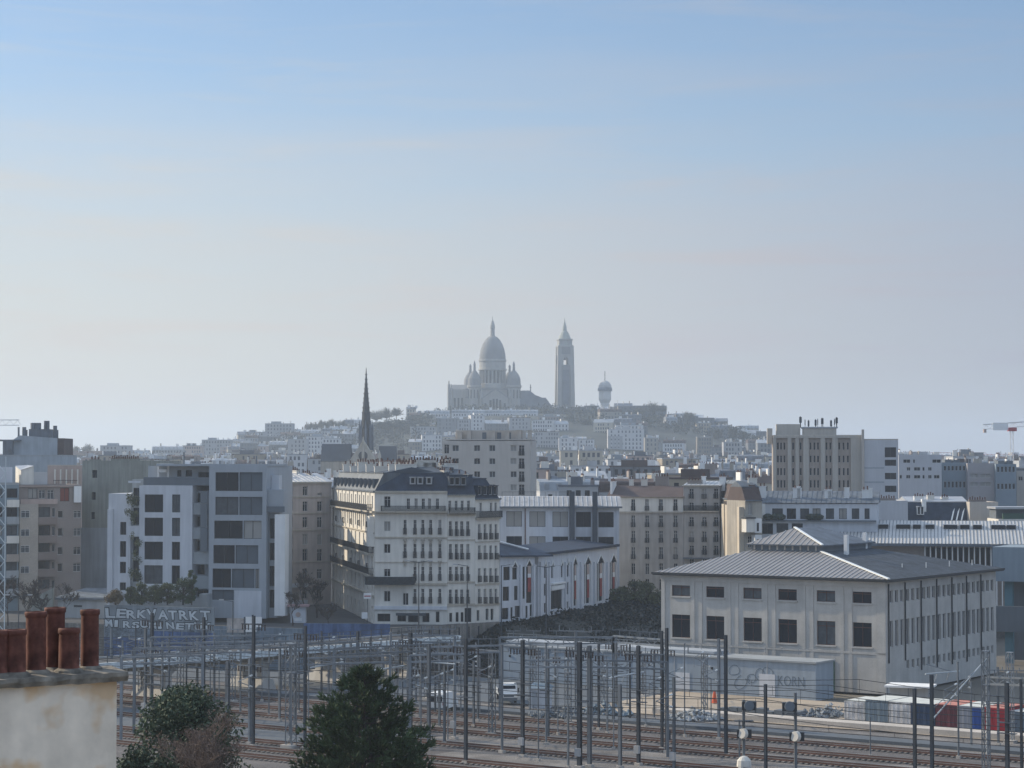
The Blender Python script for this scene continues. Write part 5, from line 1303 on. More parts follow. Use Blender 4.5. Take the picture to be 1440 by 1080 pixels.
# tracks: two rails each, sleepers a single part
railprof = MB()
def track(v, label, u0=-400, u1=130, top=RAILTOP):
    t = tobj('railway_track', label, 'railway track', 0, v, YZ, 'tracks across the yard')
    for s in (-1, 1):
        m = MB(); m.box(u0, s * .75 - .035, -.02, u1, s * .75 + .035, .14, 0); m.box(u0, s * .75 - .045, .141, u1, s * .75 + .045, .18, 1)
        m.box(u0, s * .75 - .07, -.05, u1, s * .75 + .07, -.021, 0)
        m.build('rail', [RUST, top], t)
    m = MB(); u = u0
    rr_ = random.Random(int(v))
    while u < u1: m.box(u, -1.3, -.17, u + .28, 1.3, -.06 + rr_.uniform(-.01, .01)); u += .68
    m.build('sleepers', SLEEPER, t)['kind'] = 'stuff'
    return t
TR = [(221.2, 'farthest track, along the pale ballast edge below the platform'), (213.6, 'reddish track second from the platform, above the pale ballast strip'), (207.2, 'rust-red track in the middle of the yard'), (197.4, 'track between two pale ballast strips, nearer the camera'),
      (192.0 - 5.0, 'shaded track close to the bottom of the picture'), (182.0, 'track at the very bottom of the picture'), (177.0, 'track just cut by the bottom edge of the picture')]
for v, lb in TR: track(v, lb)
# overhead wires with droppers
for i, (v, lb) in enumerate(TR[:5]):
    w = tobj('overhead_wire', 'overhead wire pair hanging above the ' + lb.split(',')[0].replace('farthest', 'farthest'), 'overhead wire', 0, v, YZ, 'overhead wires')
    m = MB(); z_ = 5.9
    for s in range(-6, 3):
        a_ = s * 54.0
        prev = None
        for q in range(9):
            x = a_ + 54.0 * q / 8; zz = z_ + 1.5 - 1.1 * (1 - (2 * q / 8 - 1) ** 2)
            if prev: m.beam(prev, (x, 0, zz), .06)
            prev = (x, 0, zz)
            if q < 8: m.beam((x, 0, z_), (x, 0, zz), .03)
    m.beam((-324, 0, z_), (162, 0, z_), .06)
    m.build('wire', IRON, w)
# ---------------------------------------------------------------- masts
def insul(m, x, y, z, k=1, h=.75):
    h *= .8; m.tube((x, y, z - h), (x, y, z), .065, n=5, k=k)
    for q in range(3): m.tube((x, y, z - h + .1 + q * h / 3), (x, y, z - h + .16 + q * h / 3), .10, n=6, k=k)
MN = {'h': 0}
def mast(px, ytop, ybase, w=.34, kind='h', dark=False, arms='', label=''):
    if kind == 'h': w *= .74 if dark else .9
    Y = (YZ - CZ) / zk(ybase); X = rayk(px, ybase) * Y
    H = ZW(ytop, Y) - YZ
    t = thing({'h': 'catenary_mast', 'l': 'lattice_mast', 'r': 'catenary_mast'}[kind], label, 'mast', (X, Y, YZ), R(-35) + random.uniform(-.05, .05), 'masts standing in the railway yard')
    ms = STEELD if dark else STEEL
    m = MB()
    if kind == 'h':
        m.box(-w / 2, -w / 2, -.3, w / 2, -w / 2 + .03, H); m.box(-w / 2, w / 2 - .03, -.3, w / 2, w / 2, H); m.box(-.02, -w / 2 + .031, -.3, .02, w / 2 - .031, H)
        q = 1.0
        while q < H: m.box(-w / 2 - .02, -w / 2 - .02, q, -w / 2 - .002, w / 2 + .02, q + .12); q += 1.9
    elif kind == 'r':
        m.tube((0, 0, -.3), (0, 0, H), w / 2, w / 2.4, n=10); m.tube((0, 0, H), (0, 0, H + .12), w / 1.7, n=10)
    else:
        for a in (-1, 1):
            for b_ in (-1, 1): m.beam((a * w / 2, b_ * w / 2, -.3), (a * w / 2, b_ * w / 2, H), .09)
        q = 0; s = 1
        while q < H - .9:
            for yy in (-w / 2, w / 2): m.beam((-s * w / 2, yy, q), (s * w / 2, yy, q + .9), .05)
            for xx in (-w / 2, w / 2): m.beam((xx, -s * w / 2, q), (xx, s * w / 2, q + .9), .05)
            q += .9; s = -s
        for q in (H, H * .72): m.box(-w / 2 - .05, -w / 2 - .05, q - .08, w / 2 + .05, w / 2 + .05, q)
    m.build('pole', ms, t)
    MB().box(-w, -w, -.25, w, w, .1).build('footing', PLAT, t)
    if 'i' in arms:     # crossarm with hanging insulators
        z_ = H - (1.0 if 'I' not in arms else 2.4)
        MB().box(-1.7, -.07, z_, 1.7, .07, z_ + .12).box(-1.0, -.05, z_ - .5, 1.0, .05, z_ - .44).build('crossarm', ms, t)
        for x in (-1.6, -1.15, -.75, .75, 1.15, 1.6):
            m = MB(); insul(m, x, 0, z_ - .002, 0); m.build('insulator', PORCE, t)
    if 'c' in arms:     # flat collars
        for f in (.62, .52): MB().box(-.9, -.35, H * f, .9, .35, H * f + .07).build('collar', STEELD, t)
    for sgn, ch in ((1, 'R'), (-1, 'L')):
        if ch in arms:  # cantilever bracket reaching over the track
            z_ = 6.4
            m = MB(); L_ = 3.0
            m.tube((0, -.0, z_), (sgn * .3, -L_, z_ + .9), .05, n=6); m.tube((0, 0, z_ + 1.4), (sgn * .3, -L_, z_ + .9), .04, n=6); m.tube((0, 0, z_ - .5), (sgn * .2, -L_ * .8, z_ - .1), .04, n=6)
            m.tube((sgn * .3, -L_, z_ + .9), (sgn * .3, -L_, z_ - .3), .03, n=5)
            c_ = m.build('cantilever', STEEL, t)
            MB().tube((sgn * .03, -.3, z_ + .1), (sgn * .06, -.75, z_ + .22), .1, n=7).build('insulator', PORCW, c_)
            MB().tube((sgn * .03, -.3, z_ + 1.36), (sgn * .06, -.75, z_ + 1.29), .1, n=7).build('insulator', PORCW, c_)
    if 'T' in arms:     # transverse top yoke
        MB().box(-2.4, -.06, H - .05, 2.4, .06, H + .09).box(-2.4, -.05, H + .0, -2.3, .05, H + .7).box(2.3, -.05, H, 2.4, .05, H + .7).build('top_yoke', ms, t)
    if 'w' in arms:     # tension weights
        MB().tube((w, 0, 1.2), (w, 0, 2.3), .16, n=8).build('weight', STEELD, t)
    if 'b' in arms:
        MB().box(-.3, -w / 2 - .32, 1.1, .3, -w / 2 - .002, 1.9).build('control_box', ZINCL, t)
    return t
ML = [
 (156, 884, 985, .3, 'h', 0, '', 'thin grey mast just right of the terracotta chimney stack'),
 (190, 880, 1012, .18, 'r', 1, '', 'very thin dark mast, second right of the chimney stack'),
 (204, 884, 1010, .34, 'h', 0, 'cb', 'left one of a tight pair of thick masts right of the chimney stack'),
 (213, 862, 1016, .42, 'h', 1, 'ib', 'thick dark right one of a tight pair of masts right of the chimney stack'),
 (238, 893, 1003, .16, 'r', 1, '', 'thin dark mast in front of the blue painted wall'),
 (286, 868, 1006, .42, 'h', 1, 'iL', 'dark mast with hanging insulators above the green bush'),
 (320, 930, 1012, .5, 'h', 0, '', 'thick pale mast behind the bare brown shrub top'),
 (356, 866, 1048, .40, 'h', 1, 'icR', 'tall dark mast with collars right of the brown shrub'),
 (378, 905, 1005, .2, 'r', 0, '', 'slim mast beside the concrete bridge pier'),
 (409, 905, 1048, .85, 'l', 0, 'w', 'pale lattice mast between the brown shrub and the conifer'),
 (429, 880, 1050, .34, 'h', 1, 'ic', 'dark mast immediately right of the pale lattice mast'),
 (444, 990, 1026, .22, 'h', 0, '', 'short grey post left of the conifer'),
 (462, 902, 990, .22, 'h', 0, 'L', 'slim mast behind the left side of the conifer'),
 (483, 905, 1000, .3, 'h', 0, 'R', 'grey mast just left of the conifer tip'),
 (503, 888, 985, .45, 'h', 1, 'c', 'thick dark mast behind the conifer tip'),
 (538, 912, 980, .3, 'h', 0, 'L', 'grey mast just right of the conifer tip'),
 (549, 890, 992, .32, 'r', 0, 'R', 'pale round mast right of the conifer tip'),
 (566, 893, 1000, .2, 'r', 1, 'i', 'thin dark mast with insulators right of the conifer'),
 (577, 890, 1024, .5, 'h', 1, 'ic', 'thickest dark mast right of the conifer'),
 (591, 902, 1010, .28, 'h', 0, '', 'slim grey mast right of the thickest dark mast'),
 (603, 905, 1052, .36, 'h', 0, 'cL', 'grey mast left of the white van'),
 (625, 932, 1044, .26, 'h', 0, 'R', 'shorter grey mast right of the white van'),
 (639, 896, 1037, .34, 'r', 0, 'bR', 'pale round mast with two white brackets left of the white lorry'),
 (655, 898, 1071, .42, 'h', 1, 'ci', 'dark mast with collars left of the white lorry'),
 (706, 908, 1056, .30, 'r', 0, '', 'pale round mast overlapping the white lorry'),
 (735, 900, 1062, .46, 'h', 1, 'icb', 'dark brownish mast with insulators right of the white lorry'),
 (757, 912, 1068, .16, 'r', 0, '', 'thin pale pole in front of the small cabin'),
 (768, 905, 1045, .26, 'r', 0, 'T', 'pale mast with a top yoke right of the small cabin'),
 (799, 990, 1078, .2, 'h', 0, '', 'short slim mast left of the thick central pair'),
 (809, 888, 1000, .24, 'r', 0, 'T', 'pale mast topping out above its neighbours near the ivy bank'),
 (815, 903, 1078, .56, 'h', 1, 'icb', 'thickest central dark mast carrying a white control box'),
 (829, 908, 1076, .42, 'h', 0, 'i', 'grey mast right behind the thickest central dark mast'),
 (863, 920, 1052, .14, 'r', 0, 'L', 'thin pale pole with a long white bracket'),
 (872, 962, 1078, .34, 'h', 0, '', 'lower grey mast left of the central right dark mast'),
 (898, 908, 1074, .44, 'h', 1, 'icb', 'dark mast with hanging insulators at the left end of the sandy yard'),
 (908, 912, 1020, .14, 'r', 0, '', 'thin pole beside the dark mast at the sandy yard'),
 (931, 887, 1052, .36, 'h', 1, 'R', 'left mast of the tall close pair by the white hut'),
 (938, 883, 1056, .40, 'h', 1, 'w', 'right mast of the tall close pair by the white hut'),
 (948, 953, 1084, .28, 'h', 0, 'Lb', 'short grey mast just right of the tall close pair'),
 (1011, 898, 1038, .30, 'h', 0, 'L', 'left mast of the pair with white brackets before the white hut'),
 (1021, 893, 1061, .42, 'h', 1, '', 'right thicker mast of the pair before the white hut'),
 (1077, 962, 1096, .36, 'h', 1, '', 'bare dark mast standing left of the round signal heads'),
 (1287, 968, 1120, .38, 'h', 1, '', 'left one of two dark posts before the blue container'),
 (1311, 949, 1100, .42, 'h', 1, '', 'right one of two dark posts before the maroon container'),
 (1348, 932, 1064, .22, 'r', 0, 'L', 'thin pale mast between the maroon and grey containers'),
 (1387, 915, 1085, .62, 'l', 0, '', 'pale lattice mast in front of the red container'),
 (1421, 917, 1042, .62, 'l', 0, 'L', 'pale lattice mast at the right edge behind a dark post'),
 (1417, 960, 1110, .46, 'h', 1, 'c', 'thick dark post near the right edge of the picture'),
 (1437, 955, 1108, .30, 'h', 1, '', 'dark post on the right edge of the picture'),
]
ML += [
 (172, 900, 978, .2, 'h', 0, '', 'slim post beside the chimney cap slab'), (228, 902, 996, .24, 'h', 0, 'R', 'slim mast with white bracket left of the blue painted wall patch'), (262, 896, 998, .2, 'h', 1, 'T', 'slim dark mast with a yoke behind the green bush'),
 (301, 890, 990, .26, 'h', 0, 'c', 'grey mast right of the mast above the green bush'), (338, 912, 1002, .2, 'h', 0, 'R', 'short slim mast in front of a bridge pier'), (393, 898, 1012, .26, 'h', 0, 'i', 'grey mast with insulators just left of the pale lattice mast'),
 (420, 896, 1000, .2, 'h', 0, 'L', 'slim mast squeezed between the lattice mast and the dark one'), (452, 888, 978, .28, 'h', 1, 'c', 'dark mast in front of the left end of the blue parapet'), (472, 896, 976, .2, 'r', 0, 'R', 'thin pale pole below the blue parapet'),
 (493, 900, 974, .26, 'h', 0, 'T', 'yoked grey mast below the blue parapet'), (521, 896, 972, .3, 'h', 1, 'i', 'dark insulator mast below the right end of the blue parapet'), (558, 905, 986, .24, 'h', 0, 'c', 'grey collared mast where the bridge meets the street'),
 (585, 896, 990, .24, 'h', 0, 'R', 'grey mast with bracket below the stone parapet'), (612, 908, 1002, .22, 'h', 1, 'i', 'slim dark insulator mast touching the white van'), (648, 905, 1005, .2, 'r', 0, 'L', 'thin pale pole between the pale round and the collared dark masts'),
 (672, 915, 1012, .24, 'h', 0, 'R', 'lone slim mast left of the white lorry'), (690, 903, 990, .22, 'h', 1, '', 'slim dark mast at the foot of the ivy bank'), (745, 903, 1000, .22, 'h', 0, 'i', 'slim insulator mast behind the small cabin'),
 (781, 912, 1006, .22, 'h', 0, 'R', 'slim bracketed mast between the cabin and the central masts'), (842, 905, 1024, .3, 'h', 1, 'c', 'dark collared mast right of the thick central pair'), (854, 930, 1030, .2, 'h', 0, 'L', 'short slim bracketed mast right of the central masts'),
 (886, 905, 1012, .24, 'h', 1, 'i', 'slim dark mast left of the big insulator mast at the sandy yard'), (920, 915, 1010, .2, 'h', 0, 'L', 'slim mast just left of the tall close pair'), (1000, 955, 1012, .16, 'r', 0, 'R', 'short pole beside the orange cone'),
 (1040, 1012, 1072, .16, 'h', 0, '', 'stub post left of the left signal post'), (1224, 1010, 1062, .16, 'r', 0, '', 'short white post between the tracks below the containers'), (1366, 958, 1050, .2, 'h', 0, 'R', 'slim mast before the grey container'), (1404, 938, 1046, .24, 'h', 0, 'c', 'collared slim mast right of the red container lattice mast')]
for r_ in ML: mast(r_[0], r_[1], r_[2], r_[3], r_[4], bool(r_[5]), r_[6], r_[7])
rz_ = random.Random(31); ORD = ['first', 'second', 'third', 'fourth', 'fifth']
ZONES = [(168, 300, 7, 'between the chimney stack and the bare brown shrub'), (300, 440, 7, 'between the bare brown shrub and the conifer'), (535, 700, 11, 'between the conifer and the white lorry'), (730, 870, 9, 'between the white lorry and the sandy yard'), (870, 1010, 5, 'before the left half of the white hut')]
for a, b_, n_, wh in ZONES:
    for q in range(n_):
        px = a + (b_ - a) * (q + rz_.uniform(.2, .8)) / n_; yb = rz_.uniform(968, 1048)
        k_ = q % 3
        mast(px, rz_.uniform(896, 930), yb, (.16, .55, .26)[k_], ('r', 'l', 'h')[k_], False, ('L', 'TR', 'ci')[k_], ORD[q // 3] + (' extra-thin bracketed pole from the left, ', ' lattice mast from the left, ', ' slim collared mast from the left, ')[k_] + wh)
# stay rods, portal beams
def portal(label, pa, pb, za, zb, Ya, Yb):
    g = thing('portal_beam', label, 'gantry', (XW(pa, Ya), Ya, 0), 0, 'gantry beams over the yard')
    A_, B_ = Vector((0, 0, ZW(za, Ya))), Vector((XW(pb, Yb) - XW(pa, Ya), Yb - Ya, ZW(zb, Yb)))
    m = MB(); up = Vector((0, 0, .75))
    m.beam(A_, B_, .26, .2); m.beam(A_ + up, B_ + up, .26, .2)
    m.build('chord', STEEL, g); m = MB()
    n = int((B_ - A_).length / 1.2)
    for i in range(n):
        a_, b_ = A_.lerp(B_, i / n), A_.lerp(B_, (i + 1) / n)
        m.beam(a_ if i % 2 else a_ + up, b_ + up if i % 2 else b_, .06)
    m.build('lattice', STEEL, g)
    m = MB()
    for f in (.12, .3, .5, .68, .85):
        p = A_.lerp(B_, f); m.box(p.x - .9, p.y - .05, p.z + 1.5, p.x + .9, p.y + .05, p.z + 1.58); m.box(p.x - .05, p.y - .05, p.z + .84, p.x + .05, p.y + .05, p.z + 1.5)
        m.box(p.x - .9, p.y - .05, p.z + 1.58, p.x - .82, p.y + .05, p.z + 1.9); m.box(p.x + .82, p.y - .05, p.z + 1.58, p.x + .9, p.y + .05, p.z + 1.9)
    m.build('top_bracket', STEEL, g)
    for f in (.0, 1.0):
        p = A_.lerp(B_, f); MB().box(p.x - .15, p.y - .15, YZ - .2, p.x + .15, p.y + .15, p.z + .75).build('leg', STEEL, g)
portal('steel gantry beam with small yokes, over the yard before the ivy bank', 703, 862, 905, 905, 270, 268)
portal('steel gantry beam running right to the tall close pair of masts', 862.5, 938, 903, 909, 268, 262)
portal('steel gantry beam on the left side, behind the conifer tip', 470, 604, 921, 915, 262, 258)
portal('steel gantry beam crossing left of the pale lattice mast', 214, 357, 905, 903, 262, 258)
portal('low steel gantry beam in front of the bridge girder, far left', 172, 286, 934, 931, 250, 252)
portal('steel gantry beam joining the pale lattice mast to the conifer side masts', 409, 503, 916, 912, 256, 252)
portal('steel gantry beam passing in front of the white van', 577, 655, 931, 929, 244, 242)
portal('nearer steel gantry beam above the sleepers pile', 735, 829, 938, 938, 240, 239)
portal('nearer steel gantry beam before the sandy yard and white hut', 829.5, 938, 938, 941, 239, 236)
portal('nearer steel gantry beam from the lattice mast to the right picture edge', 1387, 1470, 962, 965, 238, 232)
portal('steel gantry beam behind the pale lattice mast, touching the bridge railing', 286, 429, 912, 910, 268, 264)
portal('steel gantry beam behind the conifer tip just under the bridge girder', 429.5, 549, 935, 931, 252, 250)
portal('steel gantry beam between the thickest dark mast and the pale round mast', 577, 640, 903, 903, 262, 260)
portal('steel gantry beam left of the white lorry above the van', 603, 706, 919, 917, 252, 250)
portal('steel gantry beam right of the chimney stack at railing height', 190, 356, 921, 917, 256, 252)
def tube_line(label, px0, py0, px1, py1, Y0, Y1):
    t = thing('cantilever_tube', label, 'cantilever', (XW(px0, Y0), Y0, ZW(py0, Y0)), 0, 'long pale cantilever tubes')
    d = Vector((XW(px1, Y1) - XW(px0, Y0), Y1 - Y0, ZW(py1, Y1) - ZW(py0, Y0)))
    MB().tube((0, 0, 0), d, .09, n=7).build('tube', GIRDC, t); MB().tube((0, 0, 1.1), d * .8, .04, n=5).build('stay', STEEL, t)
    for f in (.35, .7): MB().tube(d * f, d * f + Vector((-.3, 0, -.9)), .04, n=5).build('steady_arm', STEEL, t)
GIRDC = mat('pale_tube_paint', (.42, .46, .48), var=.1)
tube_line('long pale tube under the bridge left of the conifer tip', 437, 939, 483, 931, 262, 266)
tube_line('long pale tube right of the conifer tip', 525, 943, 569, 936, 255, 262)
tube_line('long pale tube before the white hut at the dark insulator mast', 863, 952, 905, 945, 245, 250)
tube_line('thin tube across the masts right of the conifer', 591, 930, 640, 934, 248, 246)
tube_line('pale tube behind the right lattice masts', 1300, 948, 1348, 944, 240, 242)
tube_line('slanting pale tube left of the red container', 1311, 1010, 1387, 925, 236, 242)
# signal with round heads
def signal(px, ytop, ybase, heads, label):
    Y = (YZ - CZ) / zk(ybase); X = rayk(px, ybase) * Y
    t = thing('railway_signal', label, 'signal', (X, Y, YZ), 0, None)
    MB().tube((0, 0, -.2), (0, 0, ZW(ytop, Y) - YZ), .16, n=8).build('post', STEEL, t)
    for hx, hy, pale in heads:
        z_ = ZW(hy, Y) - YZ
        xx = (hx - px) * Y / F
        m = MB()
        m.prism([(xx - .75, -.5), (xx + .75, -.5), (xx + .85, .3), (xx - .65, .3)], z_ - .45, z_ + .4)
        hd = m.build('signal_head', IRON, t)
        MB().tube((xx + (-.3 if pale else .0), -.75, z_ + .05), (xx - .0, -.45, z_), .5, .55, n=12).build('hood', CREAM if pale else DARKG, hd)
        MB().beam((0, 0, z_ - .6), (xx, 0, z_ - .4), .1).build('bracket', STEEL, t)
    MB().box(-1.0, -.5, ZW(ytop + 30, Y) - YZ, 1.0, .4, ZW(ytop + 30, Y) - YZ + .07).build('platform', STEELD, t)
    return t
signal(1119, 974, 1090, [(1110, 993, 0), (1120, 1035, 1)], 'signal post with a dark head high up and a pale-hooded head lower, right one')
signal(1046, 984, 1078, [(1053, 992, 0), (1046, 1031, 1)], 'signal post with two bulky heads, left of the bare dark mast')
t = MB().lathe(0, 0, [(.7, -2), (.75, 0), (.7, .5), (.4, .85), (.1, .95)], 12); o = t.build('signal_lamp', CREAM, None, (XW(1045, 226), 226, ZW(1076, 226))); tag(o, 'pale domed lamp housing at the bottom edge below the left signal post', 'signal')
# ---------------------------------------------------------------- containers
def container(px0, px1, v, hh, col, roofc, label, doors=True, extra=None):
    u0, u1 = px_on_v(px0, v), px_on_v(px1, v)
    W = u1 - u0
    t = tobj('shipping_container', label, 'container', u0, v, YZ - .05, 'containers lined up behind the platform')
    m = MB(); L_ = 6.0
    n = 14
    m.box(.03, .06, .12, W - .03, L_ - .05, hh - .08)
    for i in range(int(L_ / .3)):
        for x0, x1 in ((-.0, .029), (W - .029, W)): m.box(x0, .1 + i * .3, .2, x1, .25 + i * .3, hh - .15)
    m.build('body', col, t)
    m = MB()
    for x in (0, W - .12): m.box(x, -.02, 0, x + .12, .1, hh)
    m.box(.121, -.02, 0, W - .121, .1, .16); m.box(.121, -.02, hh - .12, W - .121, .1, hh); m.build('corner_frame', col, t)
    for k_ in (0, 1):
        x0 = .14 + k_ * (W - .28) / 2; w_ = (W - .3) / 2
        d = MB(); d.box(x0, .0, .18, x0 + w_, .045, hh - .14)
        for q in (.3, .7): d.tube((x0 + w_ * q, -.03, .2), (x0 + w_ * q, -.03, hh - .16), .025, n=5)
        d.build('door', (extra if extra and k_ else col), t)
    MB().box(-.02, -.03, hh + .002, W + .02, L_, hh + .05).build('roof', roofc, t)
    return t
PR = mat('dusty_white_container_roof', (.55, .56, .52), var=.1, scale=1)
CWH = mat('scuffed_white_container', (.50, .50, .50), var=.3, scale=1.2, streak=.25, fine=.15)
CGB = mat('grey_blue_container', (.17, .22, .26), var=.12, scale=1)
CBL = mat('navy_container', (.03, .055, .11), var=.15, scale=1)
CMR = mat('maroon_container', (.12, .03, .04), var=.2, scale=1)
CGR = mat('plain_grey_container', (.26, .28, .32), var=.1)
CRD = mat('red_container', (.33, .02, .03), var=.15, scale=1)
CB2 = mat('bright_blue_door', (.02, .07, .28), var=.1)
RRD = mat('faded_red_roof', (.45, .19, .15), var=.15, scale=1)
container(1187, 1215.5, 243.5, 2.35, CWH, PR, 'small white scuffed container, leftmost of the row')
container(1217, 1248.5, 243, 2.75, CGB, PR, 'grey-blue container, second from the left of the row')
container(1249.5, 1280, 243, 2.7, CWH, PR, 'white container covered in scribbles, third from the left')
container(1281, 1314, 243, 2.7, CBL, PR, 'navy container behind the left dark post')
container(1315.5, 1347, 243, 2.75, CMR, RRD, 'maroon container with a faded red roof')
container(1349, 1382, 243, 2.75, CGR, PR, 'grey container with a bright blue door', extra=CB2)
container(1383.5, 1412.5, 243, 2.75, CRD, RRD, 'bright red container behind the lattice mast')
container(1414, 1437, 244.5, 2.3, CGB, PR, 'small grey-blue container, last on the right')
# ---------------------------------------------------------------- long white hut
u0, u1 = px_on_v(708, 262), px_on_v(1147, 262)
hut = tobj('service_hut', 'long low blue-white service hut with scribbled wall in front of the warehouse', 'hut', u0, 262, YZ)
W = u1 - u0; HB = mat('blue_white_hut_wall', (.27, .32, .37), var=.07, streak=.1, scale=.2)
MB().box(0, 0, -.2, W, 5.2, 4.75).build('wall', HB, hut)
MB().box(-.2, -.25, 4.752, W + .2, 5.4, 4.98).build('roof', mat('pale_hut_roof', (.30, .32, .33), var=.1), hut)
MB().box(-.2, 1.0, 4.983, W - 16, 5.0, 5.5).build('roof_rail_box', MIDG, hut)
m = MB()
for i in range(int(W / 2.5)): m.box(i * 2.5 + .1, 1, 5.7, i * 2.5 + .15, 1.05, 6.5)
m.beam((0, 1.03, 6.5), (W - 1, 1.03, 6.5), .06); m.beam((0, 1.03, 6.1), (W - 1, 1.03, 6.1), .04)
m.build('roof_railing', STEEL, hut)
for a, b_, hh in ((px_on_v(1068, 262) - u0, px_on_v(1090, 262) - u0, 3.0), (px_on_v(950, 262) - u0, px_on_v(970, 262) - u0, 2.5)):
    MB().box(a, -.06, 0, b_, -.004, hh).build('door', WHITE, hut)
for px in (716, 785, 912, 1000): MB().box(px_on_v(px, 262) - u0, -.12, 3.2, px_on_v(px, 262) - u0 + .3, -.004, 3.5).build('wall_lamp', DARKM, hut)
for i in range(1, 7): MB().box(W * i / 7 - .05, -.05, 0, W * i / 7 + .05, -.004, 4.75).build('downpipe', ZINCL, hut)
INK = mat('grey_spray_paint', (.12, .15, .18), var=.1)
def textmesh(txt, size, bold=.0, wid=1.0):
    cu = bpy.data.curves.new('letters', 'FONT'); cu.body = txt; cu.size = size; cu.offset = bold; cu.extrude = .01; cu.resolution_u = 3
    ob = bpy.data.objects.new('letters', cu); COL.objects.link(ob)
    dg = bpy.context.evaluated_depsgraph_get(); me = bpy.data.meshes.new_from_object(ob.evaluated_get(dg))
    bpy.data.objects.remove(ob); xs = [v.co.x for v in me.vertices]; ys = [v.co.y for v in me.vertices]
    return me, min(xs), max(xs), min(ys), max(ys)
def lettering(name, txt, mats, parent, x0, z0, w, h, y, bold=0.0, rot=0):
    me, a, b_, c_, d = textmesh(txt, 1.0, bold)
    for v in me.vertices:
        X_, Y_ = v.co.x, v.co.y
        v.co = (x0 + (X_ - a) / (b_ - a) * w, y + v.co.z, z0 + (Y_ - c_) / (d - c_) * h)
    me.materials.clear(); me.materials.append(mats)
    return put(name, me, parent)
lettering('graffiti_letters', 'KORN', INK, hut, px_on_v(1094, 262) - u0, 1.6, 3.9, 1.3, -.02, -.015)
m = MB(); rg = random.Random(2)
for s0_ in range(5):
    x = px_on_v(1030, 262) - u0 + s0_ * 1.3; z_ = 2.6; p = Vector((x, -.02, z_)); an = rg.uniform(0, 6)
    for q in range(16):
        an += rg.uniform(.1, .7); n_ = p + Vector((math.cos(an) * .32, 0, math.sin(an) * .3)); m.beam(p, n_, .07, .02, up=(0, 1, 0)); p = n_
m.build('graffiti_scribble', INK, hut)
# small cabin, vehicles, clutter
Yc = 283.0
cb = thing('cabin', 'small grey cabin with a shallow pointed roof beside the white lorry', 'cabin', (XW(744, Yc), Yc, YZ), R(-10))
MB().box(0, 0, -.2, 2.6, 2.4, 2.4).build('wall', WHITE, cb)
m = MB(); m.add([(-.3, -.3, 2.4), (2.9, -.3, 2.4), (2.9, 2.7, 2.4), (-.3, 2.7, 2.4), (.6, 1.2, 3.2), (2.0, 1.2, 3.2)], [(0, 1, 5, 4), (2, 3, 4, 5), (1, 2, 5), (3, 0, 4)]); m.build('roof', CGB, cb)
MB().box(.4, -.05, 0, 1.2, -.004, 2.0).build('door', MIDG, cb)
def lorry(px, Y, rz, label, name='lorry'):
    t = thing(name, label, 'lorry', (XW(px, Y), Y, YZ + .0), rz)
    m = MB()   # cab, nose towards -y
    pr = [(0, .45), (0, 1.25), (.25, 1.35), (.55, 2.35), (.75, 2.55), (2.0, 2.55), (2.0, .45)]
    m.add([(x, y, z) for x in (-1.1, 1.1) for y, z in pr], [tuple(range(7)), tuple(range(13, 6, -1))] + [(i, (i + 1) % 7, 7 + (i + 1) % 7, 7 + i) for i in range(7)])
    m.build('cab', WHITEB, t)
    m = MB(); m.add([(-.98, .27, 1.38), (.98, .27, 1.38), (.92, .525, 2.3), (-.92, .525, 2.3)], [(0, 1, 2, 3)]); m.build('windscreen', GLASS, t)
    MB().box(-1.12, .7, 1.4, -1.105, 1.6, 2.25).box(1.105, .7, 1.4, 1.12, 1.6, 2.25).build('side_window', GLASS, t)
    MB().box(-1.12, -.06, .35, 1.12, .0 - .003, .75).build('bumper', DARKG, t)
    for s in (-1, 1): 
        MB().box(s * .85 - .18, -.09, .8, s * .85 + .18, -.004, 1.05).build('headlight', PORCW, t)
        MB().box(s * 1.3 - .1, .25, 1.4, s * 1.3 + .1, .4, 2.0).build('mirror', IRON, t)
    MB().box(-.7, -.03, .85, .7, -.004, 1.2).build('grille', DARKG, t)
    MB().box(-1.05, 2.1, .8, 1.05, 6.8, 1.1).box(-1.05, 2.1, 1.1, -1.0, 6.8, 1.6).box(1.0, 2.1, 1.1, 1.05, 6.8, 1.6).build('flatbed', MIDG, t)
    for s in (-1, 1):
        for y in (.95, 5.4):
            w = MB().tube((s * .8, y, .45), (s * 1.08, y, .45), .45, n=14).build('wheel', IRON, t)
            MB().tube((s * 1.081, y, .45), (s * 1.09, y, .45), .22, n=10).build('rim', ZINCL, w)
    return t
lorry(715.5, 287, R(6), 'white flatbed lorry facing the camera beside the pale round mast')
def van(px, Y, rz, label):
    t = thing('van', label, 'van', (XW(px, Y), Y, YZ), rz)
    m = MB(); pr = [(0, .4), (0, 2.2), (.15, 2.4), (3.6, 2.4), (4.3, 1.5), (5.0, 1.2), (5.1, .4)]
    m.add([(x, y, z) for x in (-.98, .98) for y, z in pr], [tuple(range(7)), tuple(range(13, 6, -1))] + [(i, (i + 1) % 7, 7 + (i + 1) % 7, 7 + i) for i in range(7)])
    m.build('body', WHITEB, t)
    for s in (-1, 1):
        MB().box(s * .45 - .33, -.02, 1.35, s * .45 + .33, -.004, 2.0).build('rear_window', GLASS, t)
        MB().box(s * .9 - .06, -.03, .9, s * .9 + .06, -.004, 1.3).build('tail_light', CRD, t)
        for y in (1.0, 4.1): MB().tube((s * .75, y, .35), (s * 1.0, y, .35), .35, n=12).build('wheel', IRON, t)
    MB().box(-.95, -.06, .35, .95, -.004, .55).build('bumper', DARKG, t)
    return t
van(614, 277, R(-20), 'white van seen from behind, between the masts right of the conifer')
